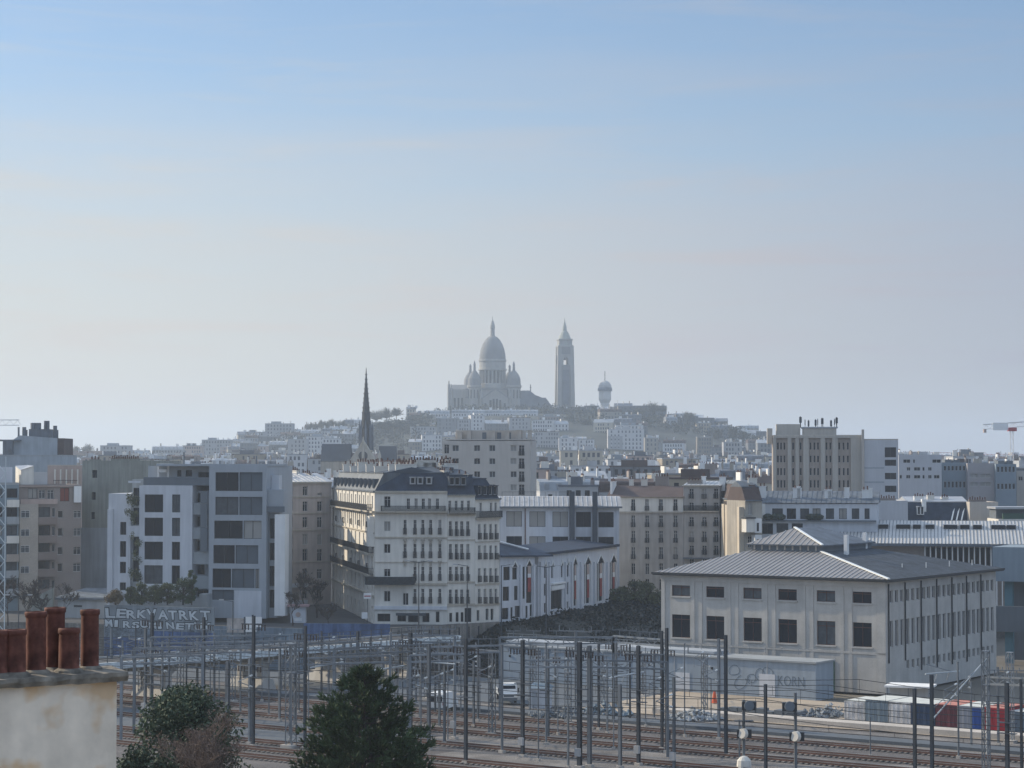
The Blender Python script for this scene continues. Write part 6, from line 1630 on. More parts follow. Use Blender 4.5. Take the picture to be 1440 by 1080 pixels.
def heap(px, py, r, h, ms, label, n=70, name='rubble_heap'):
    Y = (YZ - CZ) / zk(py); X = rayk(px, py) * Y; rg = random.Random(px)
    m = MB()
    for i in range(n):
        a = rg.uniform(0, 6.28); q = r * math.sqrt(rg.random()); z_ = h * (1 - q / r) * rg.random() ; s = rg.uniform(.12, .42)
        x, y = math.cos(a) * q * 1.5, math.sin(a) * q
        d = [Vector((rg.uniform(-1, 1), rg.uniform(-1, 1), rg.uniform(-1, 1))).normalized() * s for _ in range(6)]
        c_ = Vector((x, y, z_)); vs = [c_ + Vector((s, 0, 0)) + d[0] * .3, c_ + Vector((-s, 0, 0)) + d[1] * .3, c_ + Vector((0, s, 0)) + d[2] * .3, c_ + Vector((0, -s, 0)) + d[3] * .3, c_ + Vector((0, 0, s)) + d[4] * .3, c_ - Vector((0, 0, s))]
        m.add(vs, [(0, 2, 4), (2, 1, 4), (1, 3, 4), (3, 0, 4), (2, 0, 5), (1, 2, 5), (3, 1, 5), (0, 3, 5)])
    o = m.build(name, ms, None, (X, Y, YZ)); tag(o, label, 'heap', None, 'stuff')
heap(1150, 1006, 2.6, 1.2, DARKG, 'heap of dark scrap beside the white scuffed container', 110)
heap(1170, 1004, 1.8, 1.4, GREYR, 'heap of grey rubble touching the white scuffed container')
heap(975, 1010, 2.4, 1.6, GREYR, 'grey gravel mound at the end of the sandy yard', 160)
heap(790, 1006, 3.0, 1.0, DARKG, 'dark pile of sleepers and scrap left of the central masts', 110)
heap(850, 1004, 2.4, 1.8, CGB, 'blue-grey covered pile right of the central masts', 120)
m = MB(); rg = random.Random(9)
for i in range(9): m.box(i * 1.3, rg.uniform(0, .5), 0, i * 1.3 + 1.15, rg.uniform(1.4, 2.0), rg.uniform(.35, .8))
o = m.build('timber_stack', DARKG, None, tv(*uv_at(1010, 1000)), R(-35)); tag(o, 'low row of stacked dark beams on the sandy yard edge', 'timber stack')
o = MB().lathe(0, 0, [(.35, 0), (.3, .1), (.28, .1), (.12, 1.3), (.05, 1.35)], 10).build('traffic_cone', mat('orange_cone', (.55, .10, .04), var=.05), None, (XW(1004, 288), 288, YZ)); o.scale = (1.3, 1.3, 1.1); tag(o, 'big orange cone at the foot of the white hut', 'cone')
# ---------------------------------------------------------------- bridge over the tracks
bp0, bp1 = Vector((-46.7, 290.0)), Vector((-16.7, 321.0)); bd = (bp1 - bp0).normalized(); brz = math.atan2(bd.y, bd.x)
br = thing('road_bridge', 'road bridge on concrete piers with a pale edge girder and dark railing, crossing the tracks', 'bridge', (bp0.x, bp0.y, 0), brz)
GIRD = mat('pale_blue_grey_girder', (.58, .63, .64), var=.12, streak=.2)
U0, U1 = -60.0, 56.0
MB().box(U0, 0, -1.35, U1, .35, -.45).build('edge_girder', GIRD, br)
MB().box(U0, .353, -1.0, U1, 7.0, -.5).build('deck', MATS['asphalt'], br)
MB().box(U0, 7.0, -1.35, U1, 7.3, -.35).build('far_parapet', GREYR, br)
m = MB()
for i in range(int((U1 - U0) / 1.9)):
    x = U0 + i * 1.9
    m.add([(x, .4, -1.9), (x + .35, .4, -1.9), (x + .35, .4, -1.36), (x, .4, -1.36), (x, 9, -2.6), (x + .35, 9, -2.6), (x + .35, 9, -1.36), (x, 9, -1.36)], [(0, 1, 2, 3), (4, 5, 6, 7), (0, 4, 7, 3), (1, 5, 6, 2), (0, 1, 5, 4)])
o = m.build('cross_beams', STONE2, br); o['kind'] = 'stuff'
m = MB()
for i in range(int((U1 - U0) / 2.0)): m.box(U0 + i * 2.0, .1, -.45, U0 + i * 2.0 + .1, .2, 1.3)
for z_ in (.05, .65, 1.25): m.box(U0, .12, z_, U1, .17, z_ + .07)
m.build('railing', STEELD, br)
for u in (-30, -14, 3, 19.6, 34, 47):
    m = MB()
    m.add([(u - .9, 1.0, -4.6), (u + .9, 1.0, -4.6), (u + .9, 8.0, -4.6), (u - .9, 8.0, -4.6), (u - 1.5, .8, -6.4), (u + 1.5, .8, -6.4), (u + 1.5, 8.2, -6.4), (u - 1.5, 8.2, -6.4)], [(0, 1, 2, 3), (0, 1, 5, 4), (1, 2, 6, 5), (2, 3, 7, 6), (3, 0, 4, 7)])
    m.box(u - .5, 1.6, -4.6, u + .5, 2.8, -2.3); m.box(u - .5, 6, -4.6, u + .5, 7.2, -2.3)
    m.add([(u - .5, 1.5, -2.8), (u + .5, 1.5, -2.8), (u + 1.5, 1.5, -2.0), (u - 1.5, 1.5, -2.0), (u - .5, 7.5, -2.8), (u + .5, 7.5, -2.8), (u + 1.5, 7.5, -2.0), (u - 1.5, 7.5, -2.0)], [(0, 1, 2, 3), (4, 5, 6, 7), (0, 3, 7, 4), (1, 2, 6, 5), (0, 1, 5, 4), (3, 2, 6, 7)])
    m.build('pier', CONC, br)
strip('abutment_path', 226, 229, -240, -52, YZ + .2, ASPH, thick=.5)
# ---------------------------------------------------------------- walls along the street edge
def edgewall(px0, Y0, px1, Y1, z0, z1, th, ms, name, label, cat='wall'):
    a, b_ = Vector((XW(px0, Y0), Y0)), Vector((XW(px1, Y1), Y1)); d = b_ - a
    t = thing(name, label, cat, (a.x, a.y, 0), math.atan2(d.y, d.x)); MB().box(0, -.35, z0, d.length, -.35 + th, z1).build('wall_face', ms, t)
    return t, d.length
gw, GL = edgewall(149, 346.4, 303, 339, -5.2, 3.1, .3, mat('grey_painted_wall', (.20, .23, .25), var=.15, scale=.3, streak=.2), 'graffiti_wall', 'tall grey wall with two rows of huge pale graffiti letters below the modern block')
LET = mat('pale_graffiti_paint', (.50, .54, .56), var=.15, scale=1); LSH = mat('black_graffiti_outline', (.035, .045, .055), var=.2)
def graf(txt, z0, h, sd):
    rg = random.Random(sd); n = len(txt); w = GL * .965 / n
    for i, ch in enumerate(txt):
        x = .3 + i * w; dz = rg.uniform(-.07, .07); hh = h * rg.uniform(.9, 1.08); ww = w * (rg.uniform(.82, .98) if ch != 'I' else .4)
        sh = rg.uniform(-.18, .18)
        for nm, ms, g, y, bo in (('graffiti_outline', LSH, .13, -.37, .07), ('graffiti_letter', LET, 0.0, -.41, .03)):
            o = lettering(nm, ch, ms, gw, x - g, z0 + dz - g, ww + 2 * g, hh + 2 * g, y, bo)
            for v in o.data.vertices: v.co.x += (v.co.z - z0) * sh
graf('LERKVATRKT', 1.15, 1.45, 1); graf('MIRSUMINETUY', -.35, 1.05, 2)
MB().box(.1, -.362, -1.9, GL * .98, -.354, -.45).build('scribble_band', mat('layered_tag_paint', (.13, .16, .19), var=.5, scale=1.2, fine=.4), gw)
MB().box(GL * .45, -.39, -3.9, GL, -.352, -.75).build('blue_paint', BLUEW, gw); MB().box(0, -.39, -5, GL * .4, -.352, -1.9).build('blue_paint', BLUEW, gw)
bw, BL = edgewall(428, 333.2, 549, 331.8, -2.2, 1.15, .25, BLUEW, 'painted_parapet', 'bright blue painted parapet wall in front of the corner house')
ew, EL = edgewall(303.4, 338.9, 427.6, 333.3, -6, .35, .25, mat('dim_blue_grey_wall', (.13, .17, .21), var=.25, scale=.4, streak=.2), 'boundary_wall', 'dim blue-grey boundary wall between the graffiti wall and the blue parapet')
rw, RL = edgewall(549.4, 331.7, 700, 344.5, -6, .6, .4, mat('old_stone_wall', (.19, .18, .165), var=.25, scale=.5, streak=.3, fine=.2), 'stone_parapet', 'old brown stone wall with narrow slots below the cream houses')
m = MB()
for i in range(9): m.box(1.2 + i * 1.9, -.36, -1.6, 1.45 + i * 1.9, -.352, .1)
m.build('slot', DARKM, rw)
for i in range(5): MB().box(2 + i * 2.8, -.6, -6, 2.5 + i * 2.8, -.353, -1.9).build('buttress', MATS['old_stone_wall'], rw)
bb = thing('billboard', 'pair of pale poster panels on the street edge below the white pier', 'billboard', (XW(321, 337), 337, 0), R(-4))
for x0, x1, a, b_, ms in ((0, 2.6, 869, 889, mat('faded_poster', (.40, .36, .33), var=.3, scale=1)), (2.9, 5.4, 867, 876, WHITEB), (2.9, 5.4, 878, 888, WHITEB)):
    MB().box(x0, -.8, ZW(b_, 337), x1, -.7, ZW(a, 337)).build('panel', ms, bb)
MB().box(2.62, -.78, -3, 2.86, -.6, ZW(867, 337)).build('post', STEELD, bb)
# street lamps
def lamp(px, Y, ytop, z0, arms, label):
    t = thing('street_lamp', label, 'street lamp', (XW(px, Y), Y, z0), 0, 'street lamps')
    H = ZW(ytop, Y) - z0
    MB().tube((0, 0, 0), (0, 0, H), .11, .07, n=7).build('pole', STEELD, t)
    for s in arms:
        MB().tube((0, 0, H - .1), (s * 1.6, 0, H + .15), .05, n=5).build('arm', STEELD, t)
        MB().box(s * 1.4 if s > 0 else -2.1, -.15, H + .08, s * 1.4 + .7 if s > 0 else -1.4, .15, H + .26).build('lamp_head', ZINCL, t)
for a in ((589, 330, 790, -1, (-1, 1), 'tall double-arm lamp in front of the corner house'), (768, 336, 797, -1.5, (-1, 1), 'double-arm lamp in front of the white pointed hall'), (705, 338, 795, -2, (1,), 'single-arm lamp beside the lowest cream house'),
          (328, 332, 845, -4, (-1,), 'single-arm lamp right of the graffiti wall'), (27, 340, 838, -1, (-1, 1), 'lamp among the dark bare trees at the left edge'), (657, 333, 795, -1.5, (-1,), 'thin single-arm lamp before the narrow middle cream house')): lamp(*a)
sg = thing('street_sign', 'white square sign on a post at the corner of the side street', 'street sign', (XW(513, 342), 342, 0)); MB().box(-.45, -.06, ZW(870, 342), .45, 0, ZW(861, 342)).build('sign_panel', WHITEB, sg); MB().tube((0, .04, -.02), (0, .04, ZW(861, 342)), .05, n=5).build('post', STEELD, sg)
sg = thing('street_sign', 'white and red hanging sign at the side street side of the corner house', 'street sign', (XW(517, 344), 344, 0)); MB().box(-.6, -.06, ZW(842, 344), .6, 0, ZW(834, 344)).build('sign_panel', WHITEB, sg); MB().tube((.0, .05, 0), (.0, .05, ZW(834, 344)), .05, n=5).build('post', STEELD, sg)
MB().box(-.5, -.07, ZW(839, 344), .5, -.062, ZW(837.5, 344)).build('red_band', CRD, sg)
kk = thing('news_kiosk', 'pinkish white street kiosk with a round emblem below the pale pinkish house', 'kiosk', (XW(409, 350), 350, 0))
MB().box(0, 0, 0, 2.4, 2, 2.6).build('wall', WHITE, kk); MB().box(-.5, -.5, 2.6, 2.9, 2.4, 2.85).build('canopy', mat('pinkish_awning', (.36, .24, .25), var=.1), kk); 
m = MB(); m.add([(1.2 + math.cos(i * .628) * .42, -.03, 1.3 + math.sin(i * .628) * .42) for i in range(10)], [tuple(range(10))]); m.build('emblem', PINK, kk); MB().box(.6, -.04, .3, 1.8, -.004, .75).build('panel', WHITEB, kk)
# ---------------------------------------------------------------- foreground chimney stack
p0 = Vector((XW(-14, 29.9), 29.9)); dr = Vector((math.cos(R(38)), math.sin(R(38))))
def yon(px, py):   # distance along the stack for a picture column
    k_ = rayk(px, py); return (k_ * p0.y - p0.x) / (dr.x - k_ * dr.y)
cs = thing('chimney_stack', 'cream plastered chimney stack with terracotta pots in the near left corner', 'chimney stack', (p0.x, p0.y, 0), R(38))
SW = yon(164, 1000); zt = CZ + zk(957) * (p0.y + dr.y * SW)
PLAS = mat('stained_cream_plaster', (.84, .73, .59), var=.10, scale=1.4, streak=.12, fine=.04, bump=.15)
n_, l_ = PLAS.node_tree.nodes, PLAS.node_tree.links   # ochre damp stains
vm = [x for x in n_ if x.type == 'VECT_MATH'][0]; tcn = [x for x in n_ if x.type == 'TEX_COORD'][0]
nn = n_.new('ShaderNodeTexNoise'); nn.inputs['Scale'].default_value = 1.3; nn.inputs['Detail'].default_value = 3; l_.new(tcn.outputs['Object'], nn.inputs['Vector'])
rp = n_.new('ShaderNodeMapRange'); rp.inputs['From Min'].default_value = .50; rp.inputs['From Max'].default_value = .60; rp.inputs['To Max'].default_value = .75; l_.new(nn.outputs['Fac'], rp.inputs[0])
mx = n_.new('ShaderNodeMixRGB'); mx.blend_type = 'MULTIPLY'; mx.inputs[2].default_value = (.80, .60, .38, 1); l_.new(rp.outputs[0], mx.inputs[0]); l_.new(vm.outputs[0], mx.inputs[1]); l_.new(mx.outputs[0], n_['Principled BSDF'].inputs['Base Color'])
m = MB(); m.box(0, 0, -6.2, SW, .75, zt); m.build('shaft', PLAS, cs)
CAPM = mat('lichened_cap_stone', (.19, .17, .14), var=.4, scale=4, fine=.3, bump=.8)
def wob(o, amp, s):
    for v in o.data.vertices: v.co += Vector((mnoise.noise(v.co * s), mnoise.noise(v.co * s + Vector((9, 0, 0))), mnoise.noise(v.co * s + Vector((0, 9, 0))))) * amp
    return o
m = MB()
nx_ = 40
for i in range(nx_):
    x0 = -.1 + (SW + .22) * i / nx_; x1 = -.1 + (SW + .22) * (i + 1) / nx_
    m.add([(x0, -.1, zt - .0), (x1, -.1, zt - .0), (x1, -.13, zt + .07), (x0, -.13, zt + .07), (x1, -.12, zt + .13), (x0, -.12, zt + .13), (x1, .4, zt + .17), (x0, .4, zt + .17), (x1, .88, zt + .13), (x0, .88, zt + .13), (x1, .88, zt), (x0, .88, zt)], [(0, 1, 2, 3), (3, 2, 4, 5), (5, 4, 6, 7), (7, 6, 8, 9), (9, 8, 10, 11), (1, 0, 11, 10)])
for x in (-.1, SW + .12): m.add([(x, -.1, zt), (x, -.13, zt + .07), (x, -.12, zt + .13), (x, .4, zt + .17), (x, .88, zt + .13), (x, .88, zt)], [(0, 1, 2, 3, 4, 5)])
wob(m.build('cap_slab', CAPM, cs), .022, 6.0)
for px, yt, row, r_ in ((-4, 887, .2, .15), (21, 886, .17, .155), (50, 861, .3, .15), (77, 855, .52, .145), (97, 884, .2, .15), (126, 858, .36, .135)):
    u = yon(px, 930) + row * .3; wy = p0.y + dr.y * u + math.cos(R(38)) * row
    u += 0; wx = p0.x + dr.x * u - math.sin(R(38)) * row
    # correct u so that the pot stands in its column
    for _ in range(4):
        wx = p0.x + dr.x * u - math.sin(R(38)) * row; wy = p0.y + dr.y * u + math.cos(R(38)) * row
        u += (rayk(px, 930) * wy - wx) / (dr.x - rayk(px, 930) * dr.y)
    top = CZ + zk(yt) * wy
    hh = top - (zt + .12)
    pr = [(r_ * 1.02, 0), (r_ * 1.0, .02), (r_ * .93, hh - .09), (r_ * .94, hh - .08), (r_ * 1.02, hh - .07), (r_ * 1.04, hh - .02), (r_ * .98, hh), (r_ * .82, hh), (r_ * .8, hh - .3)]
    po = smooth(wob(MB().lathe(0, 0, pr, 22).build('chimney_pot', TERRA, cs, (u, row, zt + .13)), .008, 9))
    MB().lathe(u, row, [(r_ * 1.5, zt + .12), (r_ * 1.35, zt + .17), (r_ * 1.02, zt + .2)], 16).build('mortar_flaunching', CAPM, cs)
# ================================================================ TREES
def limb(m, p, d, L_, r, n=4, bend=.12, rg=random, segs=3):
    pts = [p.copy()]
    for i in range(segs):
        d = (d + Vector((rg.uniform(-1, 1), rg.uniform(-1, 1), rg.uniform(-.4, .8))) * bend).normalized()
        q = p + d * (L_ / segs); m.tube(p, q, r * (1 - i * .22), r * (1 - (i + 1) * .22), n=n, cap=False); p = q; pts.append(p.copy())
    return pts, d
def bare_tree(name, label, loc, H, spread, seed, bark, depth=5, trunk=.22, twig=.012, group=None, cat='tree', start=.28, tips=None, trunks=1):
    rg = random.Random(seed); t = thing(name, label, cat, loc, 0, group); mt, mc = MB(), MB()
    tipsl = []
    def grow(p, d, L_, r, lv):
        tgt = mt if lv >= depth - 1 else mc
        pts, dd = limb(tgt, p, d, L_, r, 5 if lv > 2 else 3, .14, rg)
        if lv == 0: tipsl.append((pts[-1], dd)); return
        for k_ in range(rg.choice([2, 3, 3])):
            b_ = pts[rg.choice([1, 2, 3])] if k_ else pts[-1]
            nd = (dd + Vector((rg.uniform(-1, 1) * spread, rg.uniform(-1, 1) * spread, rg.uniform(-.25, .7)))).normalized()
            grow(b_, nd, L_ * rg.uniform(.58, .8), max(twig, r * .52), lv - 1)
    for q in range(trunks):
        grow(Vector((rg.uniform(-.3, .3) * (trunks > 1), rg.uniform(-.3, .3) * (trunks > 1), 0)), Vector((rg.uniform(-.1, .1) * trunks, rg.uniform(-.1, .1) * trunks, 1)).normalized(), H * start, trunk, depth)
    mt.build('trunk', bark, t); 
    if tips:
        for p, d in tipsl:
            for _ in range(tips[1]):
                c_ = p + Vector((rg.uniform(-1, 1), rg.uniform(-1, 1), rg.uniform(-1, 1))) * tips[2]; a = Vector((rg.uniform(-1, 1), rg.uniform(-1, 1), rg.uniform(-1, 1))).normalized() * tips[3]; b_ = Vector((rg.uniform(-1, 1), rg.uniform(-1, 1), rg.uniform(-1, 1))).normalized() * tips[3]
                mc.add([c_ - a, c_ + b_, c_ + a, c_ - b_], [(0, 1, 2, 3)], 1)
    mc.build('crown', [bark, tips[0] if tips else bark], t)
    return t
def leafmat(name, c, c2=None):
    return mat(name, c, rough=.7, var=.45, scale=.6, fine=.25)
BARK = mat('dark_bark', (.06, .05, .045), var=.2)
BARKB = mat('brown_twig', (.19, .145, .12), var=.25, scale=2)
def crown_of_leaves(m, c, rx, rz, n, s, rg, flat=.0, k=None):
    for _ in range(n):
        d = Vector((rg.gauss(0, 1), rg.gauss(0, 1), rg.gauss(0, 1))).normalized(); q = rg.random() ** .45
        p = c + Vector((d.x * rx * q, d.y * rx * q, d.z * rz * q))
        a = Vector((rg.uniform(-1, 1), rg.uniform(-1, 1), rg.uniform(-1, 1))).normalized() * s * rg.uniform(.6, 1.3); b_ = Vector((rg.uniform(-1, 1), rg.uniform(-1, 1), rg.uniform(-1, 1))).normalized() * s * rg.uniform(.6, 1.3)
        m.add([p - a, p + b_ * .6, p + a, p - b_ * .6], [(0, 1, 2, 3)], k)
def bush_tree(name, label, loc, H, r, seed, leaf, clumps=14, n=60, s=.3, group=None, cat='tree', low=.15, bark=BARK):
    rg = random.Random(seed); t = thing(name, label, cat, loc, 0, group); m = MB(); tr = MB()
    tr.tube((0, 0, -.3), (0, 0, H * .6), .06 * r + .05, .03 * r, n=6)
    for i in range(clumps):
        f = rg.uniform(low, .93); rr_ = r * max(.05, math.sin(math.pi * min(1, (f * .9 + .12)))) ** .6; a = rg.uniform(0, 6.28); q = rr_ * rg.uniform(.25, .85)
        c_ = Vector((math.cos(a) * q, math.sin(a) * q, H * f)); cr = r * rg.uniform(.28, .45)
        tr.tube((0, 0, H * f * .5), c_, .03 * r, .012 * r, n=4, cap=False)
        crown_of_leaves(m, c_, cr, cr * .8, n, s, rg)
    tr.build('trunk', bark, t); m.build('crown', leaf, t); return t
def conifer(name, label, loc, H, prof, seed, leaf, bark=BARK, tuft=.42, nb=26, dens=1.0, cat='tree', needles=12, width=.035):
    """whorls of drooping-then-rising boughs carrying brush-like tufts"""
    rg = random.Random(seed); t = thing(name, label, cat, loc, 0); m = MB(); tr = MB()
    tr.tube((0, 0, -.5), (0, 0, H * .97), .26, .03, n=8)
    def rad(z):
        f = z / H
        for a, b_ in zip(prof, prof[1:]):
            if a[0] <= f <= b_[0]: return a[1] + (b_[1] - a[1]) * (f - a[0]) / (b_[0] - a[0])
        return .05
    z = .6
    while z < H:
        Rz = rad(z)
        n = max(3, int((5 + Rz * 1.8) * dens))
        for i in range(n):
            a = rg.uniform(0, 6.28); L_ = Rz * rg.uniform(.68, 1.12); up = rg.uniform(.05, .35) + .5 * (z / H) ** 2
            steps = max(2, int(L_ / .34)); prev = Vector((0, 0, z))
            for q in range(1, steps + 1):
                f = q / steps; p = Vector((math.cos(a) * L_ * f, math.sin(a) * L_ * f, z + L_ * (up * f * f - .12 * f)))
                tr.tube(prev, p, .035 * (1.2 - f), .03 * (1.1 - f), n=3, cap=False)
                if f > .42:
                    for w_ in range(2 if f < .95 else 3):
                        c_ = p + Vector((rg.uniform(-1, 1), rg.uniform(-1, 1), rg.uniform(-.4, .7))) * (.25 * min(1, L_))
                        ax = (Vector((math.cos(a), math.sin(a), .9)) + Vector((rg.uniform(-1, 1), rg.uniform(-1, 1), rg.uniform(-.3, 1))) * .7).normalized()
                        for e in range(needles):
                            dv = (ax * 1.1 + Vector((rg.uniform(-1, 1), rg.uniform(-1, 1), rg.uniform(-1, 1))) * .75).normalized() * tuft * rg.uniform(.6, 1.1)
                            sd = dv.cross(Vector((rg.uniform(-1, 1), rg.uniform(-1, 1), rg.uniform(-1, 1)))).normalized() * width
                            m.add([c_ - sd, c_ + sd, c_ + dv + sd * .3, c_ + dv - sd * .3], [(0, 1, 2, 3)])
                prev = p
        z += rg.uniform(.24, .34)
    tr.build('trunk', bark, t); m.build('crown', leaf, t); return t
PINE = mat('dark_pine_needles', (.052, .082, .034), rough=.7, var=.45, scale=.5, fine=.2)
conifer('conifer_tree', 'big dark green conifer in the bottom centre foreground', (XW(513, 118), 118, CZ + zk(942) * 118 - 15), 15.0, [(0, 4.4), (.35, 4.3), (.5, 4.0), (.64, 3.4), (.76, 2.7), (.88, 1.5), (.96, .6), (1, .12)], 3, PINE, needles=12, dens=1.45, tuft=.40, width=.04)
JUN = mat('grey_green_foliage', (.06, .085, .05), rough=.75, var=.4, scale=.8, fine=.2)
Yb = 98.0
bush_tree('juniper_tree', 'dense grey-green evergreen bush in the foreground right of the chimney stack', (XW(258, Yb), Yb, ZW(970, Yb) - 6.6), 6.6, 2.9, 5, JUN, clumps=50, n=520, s=.10, low=.02)
bush_tree('juniper_tree', 'low evergreen bush at the bottom edge between the chimney stack and bare shrub', (XW(200, 96), 96, ZW(1046, 96) - 4.0), 4.0, 1.9, 8, JUN, clumps=22, n=400, s=.10, low=.02)
bare_tree('bare_shrub', 'dense bare brown shrub with reddish buds in front of the evergreen bush', (XW(290, 92), 92, ZW(985, 92) - 5.4), 6.6, 1.0, 21, BARKB, depth=7, trunk=.09, twig=.012, cat='shrub', start=.23, trunks=4, tips=(mat('brown_red_buds', (.12, .085, .07), var=.3, scale=2), 3, .12, .026))
bare_tree('bare_shrub', 'faint leafless pinkish shrub at the bottom edge right of the conifer', (XW(632, 150), 150, YZ + .0), 13.5, .6, 33, mat('pale_twig', (.16, .12, .10), var=.2), depth=7, trunk=.10, twig=.014, cat='shrub', start=.24, trunks=3)
# street trees
for i, (px, Y, yt, sp, lb) in enumerate(((428, 352, 785, .55, 'largest bare dark street tree left of the side street'), (446, 362, 800, .55, 'bare street tree beside the sunlit side street front'), (412, 344, 822, .5, 'small bare street tree beside the white pier'),
        (12, 345, 800, .5, 'bare dark tree at the far left edge'), (42, 350, 795, .55, 'bare dark tree before the beige stair tower'), (66, 347, 805, .55, 'bare dark tree before the brown brick balconies'), (90, 352, 812, .5, 'bare dark tree left of the low service building'), (462, 340, 842, .5, 'small bare tree at the mouth of the side street'))):
    bare_tree('street_tree', lb, (XW(px, Y), Y, -.1), ZW(yt, Y) * 1.25, sp + .45, 40 + i, BARK, depth=7, trunk=.16, twig=.04, group='bare street trees', start=.24)
GRS = mat('olive_shrub_leaves', (.085, .10, .05), rough=.8, var=.4, scale=.7, fine=.2)
for i, (px, Y, yt, r_, lb) in enumerate(((872, 396, 826, 2.6, 'olive shrub left of the pair between the hall and the warehouse'), (892, 398, 818, 3.0, 'tallest olive shrub left of the warehouse corner'), (912, 396, 822, 2.8, 'olive shrub touching the warehouse roof edge'))):
    bush_tree('green_shrub', lb, (XW(px, Y), Y, 0), ZW(yt, Y), r_, 60 + i, GRS, clumps=22, n=120, s=.22, group='olive shrubs beside the warehouse', low=.05)
for i, (px, yt, r_, ms, lb) in enumerate(((163, 831, 1.7, mat('dry_tan_hedge', (.17, .13, .075), var=.3), 'dry tan hedge ball at the left end of the terrace'), (184, 826, 1.2, GRS, 'pale variegated shrub below the planted bay'), (200, 820, 1.6, GRS, 'green shrub under the first window column of the modern block'),
        (218, 822, 1.7, GRS, 'green shrub under the white wing of the modern block'), (236, 819, 1.6, GRS, 'green shrub between the two window columns of the modern block'), (258, 812, 2.0, PINE, 'darkest tall shrub under the loggias of the modern block'), (270, 800, 1.0, PINE, 'climbing dark plant beside the lowest loggia'))):
    Y = 345.5; zb = ZW(848, Y)
    bush_tree('terrace_shrub', lb, (XW(px, Y), Y, zb), max(1.5, ZW(yt, Y) - zb), r_ * .95, 80 + i, ms, clumps=30, n=120, s=.13, group='shrubs on the terrace of the modern block', cat='shrub', low=.05)
for i, (px, z0_, z1_, lb) in enumerate(((185, 690, 740, 'hanging plants on the upper planted bay'), (190, 752, 820, 'hanging plants on the lower planted bay'))):
    rg = random.Random(i + 5); m = MB(); Y = 353.5
    for q in range(18):
        f = rg.random(); crown_of_leaves(m, Vector((rg.uniform(-.8, .8), 0, ZW(z1_, Y) + (ZW(z0_, Y) - ZW(z1_, Y)) * f)), .5, .7, 60, .14, rg)
    tag(m.build('climbing_plant', GRS, None, (XW(px, Y), Y, 0)), lb, 'plant')
# ivy bank between street and yard
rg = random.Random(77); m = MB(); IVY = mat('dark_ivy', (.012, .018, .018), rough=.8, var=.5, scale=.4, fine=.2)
bank = [(XW(640, 340), 340, -3.5), (XW(700, 344), 344, .2), (XW(770, 360), 360, .4), (XW(865, 391), 391, .8), (XW(935, 402), 402, .5)]
front = [(XW(640, 330), 330, -6.3), (XW(712, 322), 322, -6.3), (XW(800, 318), 318, -6.3), (XW(870, 320), 320, -6.3), (XW(940, 322), 322, -6.3)]
sm_ = MB(); n = len(bank)
sm_.add(bank + front, [(i, i + 1, n + i + 1, n + i) for i in range(n - 1)])
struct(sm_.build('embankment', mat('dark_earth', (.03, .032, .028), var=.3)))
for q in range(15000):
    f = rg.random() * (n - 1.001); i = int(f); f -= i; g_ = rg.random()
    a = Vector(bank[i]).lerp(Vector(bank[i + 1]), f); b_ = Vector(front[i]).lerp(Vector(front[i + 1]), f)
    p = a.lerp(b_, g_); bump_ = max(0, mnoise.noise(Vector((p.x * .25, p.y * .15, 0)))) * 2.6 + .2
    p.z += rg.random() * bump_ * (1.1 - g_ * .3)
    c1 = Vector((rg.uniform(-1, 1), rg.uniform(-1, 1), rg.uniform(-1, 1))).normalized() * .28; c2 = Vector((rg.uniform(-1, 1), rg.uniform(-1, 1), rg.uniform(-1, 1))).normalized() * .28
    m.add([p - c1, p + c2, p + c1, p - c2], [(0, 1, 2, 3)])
tag(m.build('ivy_bank', IVY), 'dark ivy-covered bank sloping from the white hall down to the yard', 'ivy', None, 'stuff')
